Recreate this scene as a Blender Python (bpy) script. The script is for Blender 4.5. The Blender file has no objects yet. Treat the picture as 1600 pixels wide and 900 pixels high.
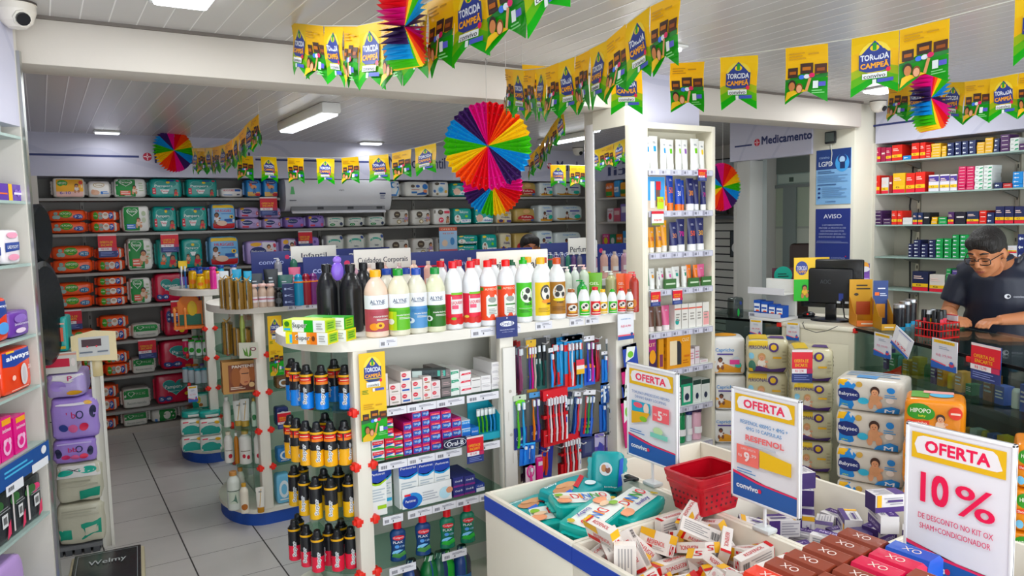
import bpy, bmesh, math, random
from mathutils import Vector, Matrix
SC = bpy.context.scene
rnd = random.Random(7)
# ------------------------------------------------------------ camera, world, light
FOC = 1182.7; HC = 1.75
YAW, PIT, ROL = (math.radians(a) for a in (31.748, 5.02, -1.292))
fw = Vector((math.sin(YAW)*math.cos(PIT), math.cos(YAW)*math.cos(PIT), -math.sin(PIT)))
_r = Vector((math.cos(YAW), -math.sin(YAW), 0)); _u = _r.cross(fw)
rt = _r*math.cos(ROL)+_u*math.sin(ROL); up = _u*math.cos(ROL)-_r*math.sin(ROL)
cd = bpy.data.cameras.new('camera'); cam = bpy.data.objects.new('camera', cd)
SC.collection.objects.link(cam); SC.camera = cam
cd.sensor_width = 36; cd.lens = FOC/1600*36; cd.clip_start = .05; cd.clip_end = 60
cam.matrix_world = Matrix(((rt.x, up.x, -fw.x, 0), (rt.y, up.y, -fw.y, 0), (rt.z, up.z, -fw.z, HC), (0, 0, 0, 1)))
CZ = 2.55                                             # ceiling height
W = bpy.data.worlds.new('world'); SC.world = W; W.use_nodes = True
bg = W.node_tree.nodes['Background']; bg.inputs[0].default_value = (.86, .93, 1, 1); bg.inputs[1].default_value = 2.3
SC.view_settings.view_transform = 'Standard'; SC.view_settings.look = 'None'
SC.cycles.transparent_max_bounces = 40
SC.view_settings.gamma = 1; SC.view_settings.use_curve_mapping = False; SC.view_settings.exposure = -0.34
LAMP_W = 13.0                                          # watts of a ceiling fitting
def area(name, loc, sx, sy, power, col, rot=(0, 0, 0), portal=False):
    l = bpy.data.lights.new(name, 'AREA'); l.shape = 'RECTANGLE'; l.size = sx; l.size_y = sy; l.energy = power; l.color = col
    o = bpy.data.objects.new(name, l); SC.collection.objects.link(o); o.location = loc; o.rotation_euler = rot
    if portal: l.cycles.is_portal = True
    return o
area('daylight_area_light', (2, -1.55, 1.3), 7.4, 2.5, 150, (.93, .97, 1), (math.radians(90), 0, 0))  # area light added at the unseen shop front to bring in daylight
# ------------------------------------------------------------ picture helpers
O3 = Vector((0, 0, HC))
def ray(px, py): return rt*((px-800)/FOC)-up*((py-450)/FOC)+fw
def at(px, py, x=None, y=None, z=None, D=None):
    d = ray(px, py)
    if D is not None: return O3+d*D
    k = x/d.x if x is not None else y/d.y if y is not None else (z-HC)/d.z
    return O3+d*k
class Pl:                                             # a vertical shelf plane: local x to the right, depth away
    def __init__(s, x, y, deg=0):
        a = math.radians(deg); s.a = a; s.p = Vector((x, y, 0)); s.u = Vector((math.cos(a), math.sin(a), 0)); s.n = Vector((-math.sin(a), math.cos(a), 0))
    def hit(s, px, py):
        d = ray(px, py); k = (s.p-O3).dot(s.n)/d.dot(s.n); q = O3+d*k; return (q-s.p).dot(s.u), q.z
    def w(s, u, dep, z): return s.p+s.u*u+s.n*dep+Vector((0, 0, z))
# ------------------------------------------------------------ materials
SATU = 1.16
def lin(c):
    c = c.lstrip('#'); c = ''.join(k*2 for k in c) if len(c) == 3 else c
    r = [((v/255/12.92) if v/255 <= .04045 else ((v/255+.055)/1.055)**2.4) for v in (int(c[i:i+2], 16) for i in (0, 2, 4))]
    g = .3*r[0]+.6*r[1]+.1*r[2]; return tuple(min(1, max(.004, g+(v-g)*SATU)) for v in r)+(1,)
MT = {}
def mat(k):
    """'#rgb' matt print, '/g' glossy film, '/m' metal, '/t' clear, '/M' mirror, '/E<n>' lamp, '/s' skin"""
    if k in MT: return MT[k]
    col, _, q = k.partition('/'); m = bpy.data.materials.new('m_'+k.replace('#', '')); m.use_nodes = True
    nt = m.node_tree; b = nt.nodes['Principled BSDF']; c = lin(col); b.inputs['Base Color'].default_value = c
    b.inputs['Roughness'].default_value = .5
    if q == 'g': b.inputs['Roughness'].default_value = .27
    elif q == 'm': b.inputs['Metallic'].default_value = 1; b.inputs['Roughness'].default_value = .3
    elif q == 'M': b.inputs['Metallic'].default_value = 1; b.inputs['Roughness'].default_value = .015
    elif q == 's': b.inputs['Roughness'].default_value = .5; b.inputs['Subsurface Weight'].default_value = .08; b.inputs['Subsurface Radius'].default_value = (.02, .008, .004)
    elif q.startswith('E'):
        b.inputs['Emission Color'].default_value = c; b.inputs['Emission Strength'].default_value = float(q[1:])
    elif q == 'p':                                   # thin paper lets some light through
        t = nt.nodes.new('ShaderNodeBsdfTranslucent'); t.inputs[0].default_value = c; mx = nt.nodes.new('ShaderNodeMixShader'); mx.inputs[0].default_value = .35; b.inputs['Roughness'].default_value = .4
        nt.links.new(b.outputs[0], mx.inputs[1]); nt.links.new(t.outputs[0], mx.inputs[2]); nt.links.new(mx.outputs[0], nt.nodes['Material Output'].inputs[0])
    elif q == 't' or q == 'b':
        g = nt.nodes.new('ShaderNodeBsdfGlossy'); g.inputs['Roughness'].default_value = .03 if q == 't' else .12
        t = nt.nodes.new('ShaderNodeBsdfTransparent'); t.inputs[0].default_value = c
        lw = nt.nodes.new('ShaderNodeLayerWeight'); lw.inputs[0].default_value = .5; f = nt.nodes.new('ShaderNodeMapRange'); f.inputs['To Min'].default_value = .05; f.inputs['To Max'].default_value = .45
        pw = nt.nodes.new('ShaderNodeMath'); pw.operation = 'POWER'; pw.inputs[1].default_value = 4; nt.links.new(lw.outputs['Facing'], pw.inputs[0]); nt.links.new(pw.outputs[0], f.inputs['Value'])
        mx = nt.nodes.new('ShaderNodeMixShader'); nt.links.new(f.outputs[0], mx.inputs[0]); nt.links.new(t.outputs[0], mx.inputs[1]); nt.links.new(g.outputs[0], mx.inputs[2])
        nt.links.new(mx.outputs[0], nt.nodes['Material Output'].inputs[0])
    if q in ('', 'g'):                               # faint print and film variation
        tc = nt.nodes.new('ShaderNodeTexCoord'); n = nt.nodes.new('ShaderNodeTexNoise'); n.inputs['Scale'].default_value = 30
        bp = nt.nodes.new('ShaderNodeBump'); bp.inputs['Strength'].default_value = .12 if q == 'g' else .04; bp.inputs['Distance'].default_value = .01
        nt.links.new(tc.outputs['Object'], n.inputs['Vector']); nt.links.new(n.outputs[0], bp.inputs['Height']); nt.links.new(bp.outputs[0], b.inputs['Normal'])
    MT[k] = m; return m
# ------------------------------------------------------------ mesh builder
class B:
    def __init__(s): s.v = []; s.f = []; s.m = []; s.k = []; s.X = None
    def add(s, vs, fs, c):
        if c not in s.k: s.k.append(c)
        i = s.k.index(c); n = len(s.v)
        s.v += [s.X @ Vector(v) for v in vs] if s.X else [tuple(v) for v in vs]
        s.f += [tuple(n+j for j in f) for f in fs]; s.m += [i]*len(fs); return s
    def box(s, x0, x1, y0, y1, z0, z1, c, bev=0):
        if bev <= 0:
            return s.add([(x0, y0, z0), (x1, y0, z0), (x1, y1, z0), (x0, y1, z0), (x0, y0, z1), (x1, y0, z1), (x1, y1, z1), (x0, y1, z1)],
                  [(0, 3, 2, 1), (4, 5, 6, 7), (0, 1, 5, 4), (1, 2, 6, 5), (2, 3, 7, 6), (3, 0, 4, 7)], c)
        b = min(bev, (x1-x0)/2.2, (y1-y0)/2.2, (z1-z0)/2.2); vs = []; fs = []
        rings = [(z0, b), (z0+b*.3, b*.3), (z0+b, 0), (z1-b, 0), (z1-b*.3, b*.3), (z1, b)]
        for z, i in rings:
            a, bb, cc, d = x0+i, x1-i, y0+i, y1-i; r = b*.9
            vs += [(a+r, cc, z), (bb-r, cc, z), (bb-r*.3, cc+r*.3, z), (bb, cc+r, z), (bb, d-r, z), (bb-r*.3, d-r*.3, z), (bb-r, d, z), (a+r, d, z), (a+r*.3, d-r*.3, z), (a, d-r, z), (a, cc+r, z), (a+r*.3, cc+r*.3, z)]
        for k in range(5):
            for j in range(12): fs.append((k*12+j, k*12+(j+1) % 12, k*12+12+(j+1) % 12, k*12+12+j))
        fs += [tuple(range(11, -1, -1)), tuple(60+j for j in range(12))]
        return s.add(vs, fs, c)
    def prism(s, pts, z0, z1, c):
        n = len(pts)
        return s.add([(x, y, z0) for x, y in pts]+[(x, y, z1) for x, y in pts],
                     [tuple(range(n-1, -1, -1)), tuple(range(n, 2*n))]+[(i, (i+1) % n, n+(i+1) % n, n+i) for i in range(n)], c)
    def lathe(s, prof, cx=0, cy=0, seg=20, sx=1, sy=1):
        """prof: (r, z, material of the band that ends here)"""
        for i in range(1, len(prof)):
            (r0, z0, _), (r1, z1, c) = prof[i-1], prof[i]; vs = []
            for r, z in ((r0, z0), (r1, z1)):
                vs += [(cx+r*sx*math.cos(2*math.pi*j/seg), cy+r*sy*math.sin(2*math.pi*j/seg), z) for j in range(seg)]
            s.add(vs, [(j, (j+1) % seg, seg+(j+1) % seg, seg+j) for j in range(seg)], c)
        return s
    def tube(s, pts, r, c, seg=8, r2=None):
        pts = [Vector(p) for p in pts]; vs = []; n = len(pts); fs = []
        for i, p in enumerate(pts):
            d = (pts[min(i+1, n-1)]-pts[max(i-1, 0)]).normalized(); a = d.orthogonal() if abs(d.z) > .9 else d.cross(Vector((0, 0, 1))); a.normalize(); b = d.cross(a)
            R = r if r2 is None else r+(r2-r)*i/(n-1)
            if isinstance(r, (list, tuple)): R = r[i]
            vs += [p+(a*math.cos(2*math.pi*j/seg)+b*math.sin(2*math.pi*j/seg))*R for j in range(seg)]
        for i in range(n-1):
            for j in range(seg): fs.append((i*seg+j, i*seg+(j+1) % seg, (i+1)*seg+(j+1) % seg, (i+1)*seg+j))
        fs += [tuple(range(seg-1, -1, -1)), tuple((n-1)*seg+j for j in range(seg))]
        return s.add(vs, fs, c)
    def ball(s, c, rx, ry, rz, m, n=10):
        vs = []; fs = []
        for i in range(n+1):
            t = math.pi*i/n
            for j in range(2*n):
                p = math.pi*j/n; vs.append((c[0]+rx*math.sin(t)*math.cos(p), c[1]+ry*math.sin(t)*math.sin(p), c[2]+rz*math.cos(t)))
        for i in range(n):
            for j in range(2*n): fs.append((i*2*n+j, (i+1)*2*n+j, (i+1)*2*n+(j+1) % (2*n), i*2*n+(j+1) % (2*n)))
        return s.add(vs, fs, m)
    def mesh(s, name='mesh', sharp=35):
        me = bpy.data.meshes.new(name); me.from_pydata(s.v, [], s.f)
        for k in s.k: me.materials.append(mat(k) if isinstance(k, str) else k)
        me.polygons.foreach_set('material_index', s.m); me.polygons.foreach_set('use_smooth', [True]*len(s.f))
        me.validate(); me.set_sharp_from_angle(angle=math.radians(sharp)); me.update(); return me
# ------------------------------------------------------------ objects
C = SC.collection
def link(name, me, parent=None, loc=(0, 0, 0), rz=0):
    o = bpy.data.objects.new(name, me); C.objects.link(o); o.location = loc; o.rotation_euler = (0, 0, rz)
    if parent: o.parent = parent
    return o
def tag(o, label, cat, group=None):
    o['label'] = label; o['category'] = cat
    if group: o['group'] = group
    return o
def thing(name, label, cat, loc=(0, 0, 0), rz=0, group=None):
    return tag(link(name, None, None, loc, rz), label, cat, group)
def part(name, b, parent, label=None):
    o = link(name, b.mesh(name) if isinstance(b, B) else b, parent)
    if label: o['label'] = label
    return o
def struct(name, b, **k):
    o = link(name, b.mesh(name)); o['kind'] = 'structure'; return o
def dup(root, loc, rz, label, group=None):
    def cp(o, par):
        c = o.copy(); C.objects.link(c); c.parent = par
        for ch in o.children: cp(ch, c)
        return c
    r = cp(root, None); r.location = loc; r.rotation_euler = (0, 0, rz); r['label'] = label
    if group: r['group'] = group
    return r

ORD = ['first', 'second', 'third', 'fourth', 'fifth', 'sixth', 'seventh', 'eighth', 'ninth', 'tenth', 'eleventh', 'twelfth', 'thirteenth', 'fourteenth', 'fifteenth', 'sixteenth', 'seventeenth', 'eighteenth', 'nineteenth', 'twentieth', 'twenty-first', 'twenty-second', 'twenty-third', 'twenty-fourth', 'twenty-fifth', 'twenty-sixth', 'twenty-seventh', 'twenty-eighth', 'twenty-ninth', 'thirtieth', 'thirty-first', 'thirty-second']
def nth(i, n):
    if n == 1: return 'alone'
    if i == 0: return 'leftmost'
    if i == n-1: return 'rightmost'
    return ORD[i]+' from left' if i <= n/2 else ORD[n-1-i]+' from right'
def lvl(j, k):
    if k == 1: return ''
    if k == 2: return ('lower', 'upper')[j]
    return 'bottom' if j == 0 else 'top' if j == k-1 else ORD[j]+' up'
# ------------------------------------------------------------ printing: small shapes laid on a mapped face
TX = {}
def textmesh(s):
    if s in TX: return TX[s]
    cu = bpy.data.curves.new('t', 'FONT'); cu.body = s; cu.resolution_u = 4 if len(s) < 5 else 2; cu.fill_mode = 'FRONT'
    o = bpy.data.objects.new('t', cu); C.objects.link(o); dg = bpy.context.evaluated_depsgraph_get(); me = o.evaluated_get(dg).to_mesh()
    vs = [(v.co.x, v.co.y) for v in me.vertices]; fs = [tuple(p.vertices) for p in me.polygons]
    o.evaluated_get(dg).to_mesh_clear(); bpy.data.objects.remove(o); bpy.data.curves.remove(cu)
    x0 = min(v[0] for v in vs); x1 = max(v[0] for v in vs); y0 = min(v[1] for v in vs); y1 = max(v[1] for v in vs)
    TX[s] = ([((x-x0)/(x1-x0)-.5, (y-y0)/(y1-y0)-.5) for x, y in vs], fs, x1-x0, y1-y0); return TX[s]
def flat(o, u, v):
    o, u, v = Vector(o), Vector(u), Vector(v); n = u.cross(v).normalized()
    return (lambda a, b, h: o+u*a+v*b+n*h), u.length/v.length
def cyl(R, z0, z1, span, a0=-90, cx=0, cy=0):
    def P(a, b, h):
        t = math.radians(a0+(a-.5)*span); return Vector((cx+(R+h)*math.cos(t), cy+(R+h)*math.sin(t), z0+(z1-z0)*b))
    return P, R*math.radians(span)/(z1-z0)
def paint(bm, PA, spec, n=4, step=.0005):
    P, asp = PA; h = .0003
    def poly(pts, c, rings=2):
        k = len(pts); cx = sum(p[0] for p in pts)/k; cy = sum(p[1] for p in pts)/k; vs = [P(cx, cy, h)]; fs = []
        for r in range(1, rings+1):
            t = r/rings; vs += [P(cx+(x-cx)*t, cy+(y-cy)*t, h) for x, y in pts]
        for j in range(k):
            fs.append((0, 1+j, 1+(j+1) % k))
            for r in range(1, rings): fs.append((1+(r-1)*k+j, 1+r*k+j, 1+r*k+(j+1) % k, 1+(r-1)*k+(j+1) % k))
        bm.add(vs, fs, c)
    def rect(x0, y0, x1, y1, c, m=None):
        m = m or n; vs = [P(x0+(x1-x0)*i/m, y0+(y1-y0)*j/m, h) for j in range(m+1) for i in range(m+1)]
        bm.add(vs, [(j*(m+1)+i, j*(m+1)+i+1, (j+1)*(m+1)+i+1, (j+1)*(m+1)+i) for j in range(m) for i in range(m)], c)
    def ell(cx, cy, rx, ry, c, k=16): poly([(cx+rx*math.cos(2*math.pi*j/k), cy+ry*math.sin(2*math.pi*j/k)) for j in range(k)], c)
    for cmd in spec.split(';'):
        a = cmd.split()
        if not a: continue
        h += step; t = a[0]
        if t in 'tT':
            vs, fs, tw, th_ = textmesh(a[6].replace('_', ' ')); cx, cy, w, hh = map(float, a[1:5]); e = (.028 if t == 'T' else .012)
            for i, (ox, oy) in enumerate(((-1, -1), (1, 1), (-1, 1), (1, -1)) if t == 'T' else ((-1, 0), (1, 0))):
                bm.add([P(cx+(x*(1-2*e/tw)+ox*e/tw)*w, cy+(y*(1-2*e/th_)+oy*e/th_)*hh, h+i*.00006) for x, y in vs], fs, a[5])
        elif t == 'r': rect(*map(float, a[1:5]), a[5])
        elif t == 'e': ell(*map(float, a[1:5]), a[5])
        elif t == 'h':
            cx, cy, w, hh = map(float, a[1:5]); pts = []
            for j in range(28):
                q = 2*math.pi*j/28; pts.append((cx+w*.5*math.sin(q)**3, cy+hh*(.4*math.cos(q)-.16*math.cos(2*q)-.07*math.cos(3*q)-.03*math.cos(4*q))))
            poly(pts[::-1], a[5])
        elif t == 'y': poly([tuple(map(float, q.split(','))) for q in a[2:]], a[1], 3)
        elif t == 'l':
            x0, y0, x1, y1 = map(float, a[1:5]); k = int(a[5])
            for j in range(k):
                yy = y0+(y1-y0)*(j+.5)/k; e = (y1-y0)/k*.22; rect(x0, yy-e, x0+(x1-x0)*(1, .8, .93, .7)[j % 4], yy+e, a[6], max(2, n//2))
        elif t == 'q':
            x0, y0, x1, y1 = map(float, a[1:5])
            for j in range(9): rect(x0+(x1-x0)*j/9, y0, x0+(x1-x0)*(j+(.35, .7, .5)[j % 3])/9, y1, a[5], 1)
        elif t == 'p':                                 # a small printed child: hair, face, body, legs
            cx, cy, s0 = map(float, a[1:4]); sk, ha, sh = a[4:7]; q = s0/asp
            ell(cx, cy-.33*s0, .24*q, .27*s0, sh); ell(cx-.17*q, cy-.62*s0, .12*q, .22*s0, sk); ell(cx+.2*q, cy-.6*s0, .13*q, .2*s0, sk); h += step
            ell(cx, cy+.06*s0, .21*q, .23*s0, ha); h += step; ell(cx, cy-.02*s0, .155*q, .17*s0, sk); ell(cx+.26*q, cy-.24*s0, .1*q, .07*s0, sk); h += step; ell(cx-.055*q, cy, .02*q, .022*s0, '#2a1a14', 6); ell(cx+.055*q, cy, .02*q, .022*s0, '#2a1a14', 6); ell(cx, cy-.09*s0, .045*q, .018*s0, '#b0504a', 6)
        elif t == 'g':
            x0, y0, x1, y1 = map(float, a[1:5]); k = 6; A_, B_ = a[5].split(',')
            for j in range(k):
                f = (j+.5)/k; cc = '#'+''.join('%02x' % round(int(A_[1+2*i:3+2*i], 16)*(1-f)+int(B_[1+2*i:3+2*i], 16)*f) for i in range(3)); rect(x0, y0+(y1-y0)*j/k, x1, y0+(y1-y0)*(j+1)/k, cc)
# ------------------------------------------------------------ product shapes (base at z=0, front at y=0 looking to -y, depth to +y)
def carton(w, h, d, c, spec='', side='', top=''):
    b = B(); b.box(-w/2, w/2, 0, d, 0, h, c)
    if spec: paint(b, flat((-w/2, 0, 0), (w, 0, 0), (0, 0, h)), spec, 1)
    if side:
        paint(b, flat((w/2, 0, 0), (0, d, 0), (0, 0, h)), side, 1); paint(b, flat((-w/2, d, 0), (0, -d, 0), (0, 0, h)), side, 1)
    if top: paint(b, flat((-w/2, 0, h), (w, 0, 0), (0, d, 0)), top, 1)
    return b
GR = [-1, -.93, -.8, -.5, 0, .5, .8, .93, 1]
def soft(w, h, d, c, spec='', p=7, seed=0, wr=.02, fin=True, side='', top=''):
    """a puffed film pack"""
    R = random.Random(seed); ph = [R.uniform(0, 6.28) for _ in range(6)]
    def S(a, q, e, off=0):
        k = (abs(a)**p+abs(q)**p+abs(e)**p)**(-1/p); g = wr*(math.sin(5*a+ph[0]+3*e)*math.cos(4*e+ph[1])+.6*math.sin(9*e+ph[2]+4*q))
        k *= 1+g*.5
        return Vector((a*k*w/2, d/2+q*k*d/2-(off if q <= -1 else 0), h/2+e*k*h/2))
    b = B(); n = len(GR)
    for ax in range(3):
        for s in (-1, 1):
            vs = []
            for e in GR:
                for a in GR:
                    co = [0, 0, 0]; co[ax] = s; co[(ax+1) % 3] = a*s; co[(ax+2) % 3] = e; vs.append(S(*co))
            b.add(vs, [(j*n+i, j*n+i+1, (j+1)*n+i+1, (j+1)*n+i) for j in range(n-1) for i in range(n-1)], c)
    if fin:                                           # crimped end seams
        for s in (-1, 1):
            x = s*w/2*.97; pts = []
            for j in range(9): pts.append((h*(.16+.68*j/8), .012*(j % 2)))
            vs = [(x, d*.48, z) for z, _ in pts]+[(x+s*(.014+e*.3), d*.5, z) for z, e in pts]
            k = len(pts); b.add(vs+[(v[0], v[1]+.003, v[2]) for v in vs], [(i, i+1, k+i+1, k+i) for i in range(k-1)]+[(2*k+i, 3*k+i, 3*k+i+1, 2*k+i+1) for i in range(k-1)], c)
    F = lambda a, e, off: S(2*a-1, -1, 2*e-1)+Vector((0, -off-.0012, 0))
    if spec: paint(b, (F, w/h), spec, 6, .0007)
    if side:
        paint(b, ((lambda a, e, off: S(1, 2*a-1, 2*e-1)+Vector((off+.0012, 0, 0))), d/h), side, 5, .0007)
        paint(b, ((lambda a, e, off: S(-1, 1-2*a, 2*e-1)-Vector((off+.0012, 0, 0))), d/h), side, 5, .0007)
    if top: paint(b, ((lambda a, e, off: S(2*a-1, 2*e-1, 1)+Vector((0, 0, off+.0012))), w/d), top, 5, .0007)
    return b
def tubeB(w, h, d, c, cap, spec='', dy=0):
    """squeeze tube standing on its cap"""
    b = B(); n = 16; ch = h*.2; rs = []; r = w*.42
    b.lathe([(0, 0, cap), (r*.95, 0, cap), (r*.95, ch, cap), (r*.6, ch, cap)], 0, d/2, 16)
    for i in range(7):
        t = i/6; rx = r*1.02+(w/2-r*1.02)*t; ry = max(.0015, d/2*.8*(1-t)**.7); rs.append([(rx*math.cos(2*math.pi*j/n)*(1), d/2+ry*math.sin(2*math.pi*j/n), ch+(h-ch)*t) for j in range(n)])
    vs = [v for k in rs for v in k]; b.add(vs, [(i*n+j, i*n+(j+1) % n, (i+1)*n+(j+1) % n, (i+1)*n+j) for i in range(6) for j in range(n)], c)
    def P(a, e, off):
        t = (e*(h-ch))/(h-ch); rx = r*1.02+(w/2-r*1.02)*t; ry = max(.0015, d/2*.8*(1-t)**.7); x = (a-.5)*2*.86
        return Vector((x*rx, d/2-ry*math.sqrt(1-x*x)-off-.0006, ch+(h-ch)*e))
    if spec: paint(b, (P, w/(h-ch)), spec, 5)
    return b
def bottle(h, r, body, cap, capk='flip', spec='', sy=1, neck=.42, sh=.72, span=150, lz=(.08, .66), bz=None):
    """returns (body, cap) meshes"""
    b = B(); hc = h*.1; hb = h-hc
    pr = [(0, 0, body), (r*.9, 0, body), (r, h*.02, body)]
    if bz: pr += [(r, hb*z, k) for z, k in bz]
    pr += [(r, hb*sh, body)]
    for i in range(1, 7):
        t = i/6; pr.append((r*(neck+(1-neck)*math.cos(t*math.pi/2)**.8), hb*(sh+(.97-sh)*t), body))
    pr += [(r*neck, hb, body), (0, hb, body)]
    b.lathe(pr, 0, 0, 24, 1, sy)
    if spec: paint(b, cyl(r, hb*lz[0], hb*lz[1], span), spec, 8)
    c = B(); rc = r*neck*1.12
    if capk == 'flip': c.lathe([(0, hb-.001, cap), (rc, hb-.001, cap), (rc, h-.003, cap), (rc*.9, h, cap), (0, h, cap)], 0, 0, 20)
    elif capk == 'disc': c.lathe([(0, hb-.001, cap), (rc, hb-.001, cap), (rc, hb+hc*.55, cap), (rc*.55, hb+hc*.6, cap), (rc*.55, h, cap), (0, h, cap)], 0, 0, 20)
    elif capk == 'pump':
        c.lathe([(0, hb-.001, cap), (rc, hb-.001, cap), (rc, hb+hc*.4, cap), (rc*.3, hb+hc*.42, cap), (rc*.3, hb+hc*.75, cap), (rc*.6, hb+hc*.8, cap), (rc*.6, h, cap), (0, h, cap)], 0, 0, 14)
        c.tube([(0, 0, h-hc*.12), (-r*.8, -r*.25, h-hc*.12), (-r*1.15, -r*.35, h-hc*.2)], rc*.25, cap)
    elif capk == 'wide': c.lathe([(0, hb-.001, cap), (r*.97, hb-.001, cap), (r*.97, h-.004, cap), (r*.85, h, cap), (0, h, cap)], 0, 0, 20)
    return b, c
# ============================================================ THE ROOM
def nodemat(name, fn):
    m = bpy.data.materials.new(name); m.use_nodes = True; nt = m.node_tree; fn(nt, nt.nodes['Principled BSDF']); return m
def M_(nt, op, a, b=None, c=None):
    n = nt.nodes.new('ShaderNodeMath'); n.operation = op
    for i, v in enumerate((a, b, c)):
        if v is None: continue
        if isinstance(v, (int, float)): n.inputs[i].default_value = v
        else: nt.links.new(v, n.inputs[i])
    return n.outputs[0]
def mixc(nt, f, a, b):
    n = nt.nodes.new('ShaderNodeMix'); n.data_type = 'RGBA'; nt.links.new(f, n.inputs[0])
    for i, v in ((6, a), (7, b)):
        if isinstance(v, tuple): n.inputs[i].default_value = v
        else: nt.links.new(v, n.inputs[i])
    return n.outputs[2]
def coords(nt):
    g = nt.nodes.new('ShaderNodeNewGeometry'); s = nt.nodes.new('ShaderNodeSeparateXYZ'); nt.links.new(g.outputs['Position'], s.inputs[0]); return g.outputs['Position'], s.outputs
def fl(nt, b):
    pos, xyz = coords(nt)
    def line(v, off, w):
        t = M_(nt, 'FRACT', M_(nt, 'DIVIDE', M_(nt, 'ADD', v, off), .383)); return M_(nt, 'LESS_THAN', t, w)
    g1 = line(xyz[0], -.565+3.83+.003, .019); g2 = line(xyz[1], -4.243+7.66+.0015, .0095); g = M_(nt, 'MAXIMUM', g1, g2)
    n = nt.nodes.new('ShaderNodeTexNoise'); n.inputs['Scale'].default_value = 3.2; n.inputs['Detail'].default_value = 8; nt.links.new(pos, n.inputs['Vector'])
    base = mixc(nt, n.outputs[0], lin('#b9b6b3'), lin('#cfccc9'))
    nt.links.new(mixc(nt, g, base, lin('#33302f')), b.inputs['Base Color']); nt.links.new(M_(nt, 'MULTIPLY_ADD', g, .5, .26), b.inputs['Roughness'])
    bp = nt.nodes.new('ShaderNodeBump'); bp.invert = True; bp.inputs['Strength'].default_value = .4; bp.inputs['Distance'].default_value = .003; nt.links.new(g, bp.inputs['Height']); nt.links.new(bp.outputs[0], b.inputs['Normal'])
def cl(nt, b):
    pos, xyz = coords(nt); t = M_(nt, 'FRACT', M_(nt, 'DIVIDE', M_(nt, 'ADD', xyz[0], 5-.046), .0968)); g = M_(nt, 'LESS_THAN', t, .05)
    nt.links.new(mixc(nt, g, lin('#cbc8c6'), lin('#fbfaf8')), b.inputs['Base Color']); b.inputs['Roughness'].default_value = .24  # pale seam colour stands for light caught in the grooves
    h = M_(nt, 'ABSOLUTE', M_(nt, 'SUBTRACT', t, .5)); h = M_(nt, 'POWER', M_(nt, 'MULTIPLY', h, 2), 14)
    bp = nt.nodes.new('ShaderNodeBump'); bp.inputs['Strength'].default_value = .35; bp.inputs['Distance'].default_value = .004; nt.links.new(h, bp.inputs['Height']); nt.links.new(bp.outputs[0], b.inputs['Normal'])
def fas(nt, b):                                        # grey lilac sign board with faint curls
    pos, xyz = coords(nt); w = nt.nodes.new('ShaderNodeTexWave'); w.wave_type = 'RINGS'; w.inputs['Scale'].default_value = 1.1; w.inputs['Distortion'].default_value = 7; w.inputs['Detail Scale'].default_value = .6; nt.links.new(pos, w.inputs['Vector'])
    f = M_(nt, 'GREATER_THAN', w.outputs['Fac'], .985); nt.links.new(mixc(nt, f, lin('#c6c5d4'), lin('#bcbccd')), b.inputs['Base Color']); b.inputs['Roughness'].default_value = .5
def plaster(c):
    def f(nt, b):
        pos, xyz = coords(nt); n = nt.nodes.new('ShaderNodeTexNoise'); n.inputs['Scale'].default_value = 60; nt.links.new(pos, n.inputs['Vector'])
        b.inputs['Base Color'].default_value = lin(c); b.inputs['Roughness'].default_value = .7
        bp = nt.nodes.new('ShaderNodeBump'); bp.inputs['Strength'].default_value = .1; bp.inputs['Distance'].default_value = .004; nt.links.new(n.outputs[0], bp.inputs['Height']); nt.links.new(bp.outputs[0], b.inputs['Normal'])
    return f
def slat(nt, b):
    pos, xyz = coords(nt); t = M_(nt, 'FRACT', M_(nt, 'DIVIDE', xyz[2], .088)); g = M_(nt, 'LESS_THAN', t, .16)
    nt.links.new(mixc(nt, g, lin('#c9c9c4'), lin('#15171c')), b.inputs['Base Color'])
FLOOR, CEIL, FASC = nodemat('floor_tiles', fl), nodemat('pvc_ceiling', cl), nodemat('sign_board', fas)
WARM, WALL, SLAT = nodemat('warm_plaster', plaster('#d3ccc3')), nodemat('plaster', plaster('#d6d4cf')), nodemat('slat_board', slat)
CREAM = '#e2ddd0'; GREYB = '#8f8c88'; NAVY = '#1d2a66'
BW = 7.62; SF = 7.22                                   # back wall, front of its shelves
struct('floor', B().box(-1.3, 8.2, -1.6, BW+.1, -.05, 0, FLOOR))
struct('ceiling', B().box(-1.3, 8.2, -1.6, BW+.1, CZ, CZ+.05, CEIL))
struct('wall_back', B().box(-1.3, 8.2, BW, BW+.1, 0, CZ, WALL))
struct('wall_left', B().box(-1.3, -1.2, -1.6, BW, 0, CZ, WALL))
struct('wall_right', B().box(5.62, 5.72, -1.6, 3.42, 0, CZ, WALL))
struct('wall_far_right', B().box(8.1, 8.2, 3.4, BW, 0, CZ, WALL))
struct('trim_1', B().box(-1.2, 5.08, 3.37, 3.58, 2.372, CZ, WARM, .004))        # the dropped beam
b = B()                                                # the ceiling edge bead
b.box(-1.2, 5.08, 3.355, 3.37, CZ-.012, CZ, '#6d6660'); struct('trim_2', b)
struct('trim_3', B().box(5.08, 5.72, 3.42, 3.80, 0, CZ, '#dedacb', .003))       # column with the notices
struct('trim_4', B().box(5.08, 5.24, 4.38, 4.52, 0, 2.215, '#bdbdb8', .003))     # door post
struct('wall_passage', B().box(5.24, 5.29, 4.38, 4.52, 0, CZ, '#9aa09c'))
struct('wall_side', B().box(6.6, 6.7, 5.2, BW, 0, CZ, WALL))
b = B(); b.box(5.80, 6.7, 5.1, 5.2, 0, CZ, WALL); struct('wall_partition', b)
struct('baseboard_back', B().box(0, 6.6, SF-.01, SF+.02, 0, .05, '#b4aca4'))
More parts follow.
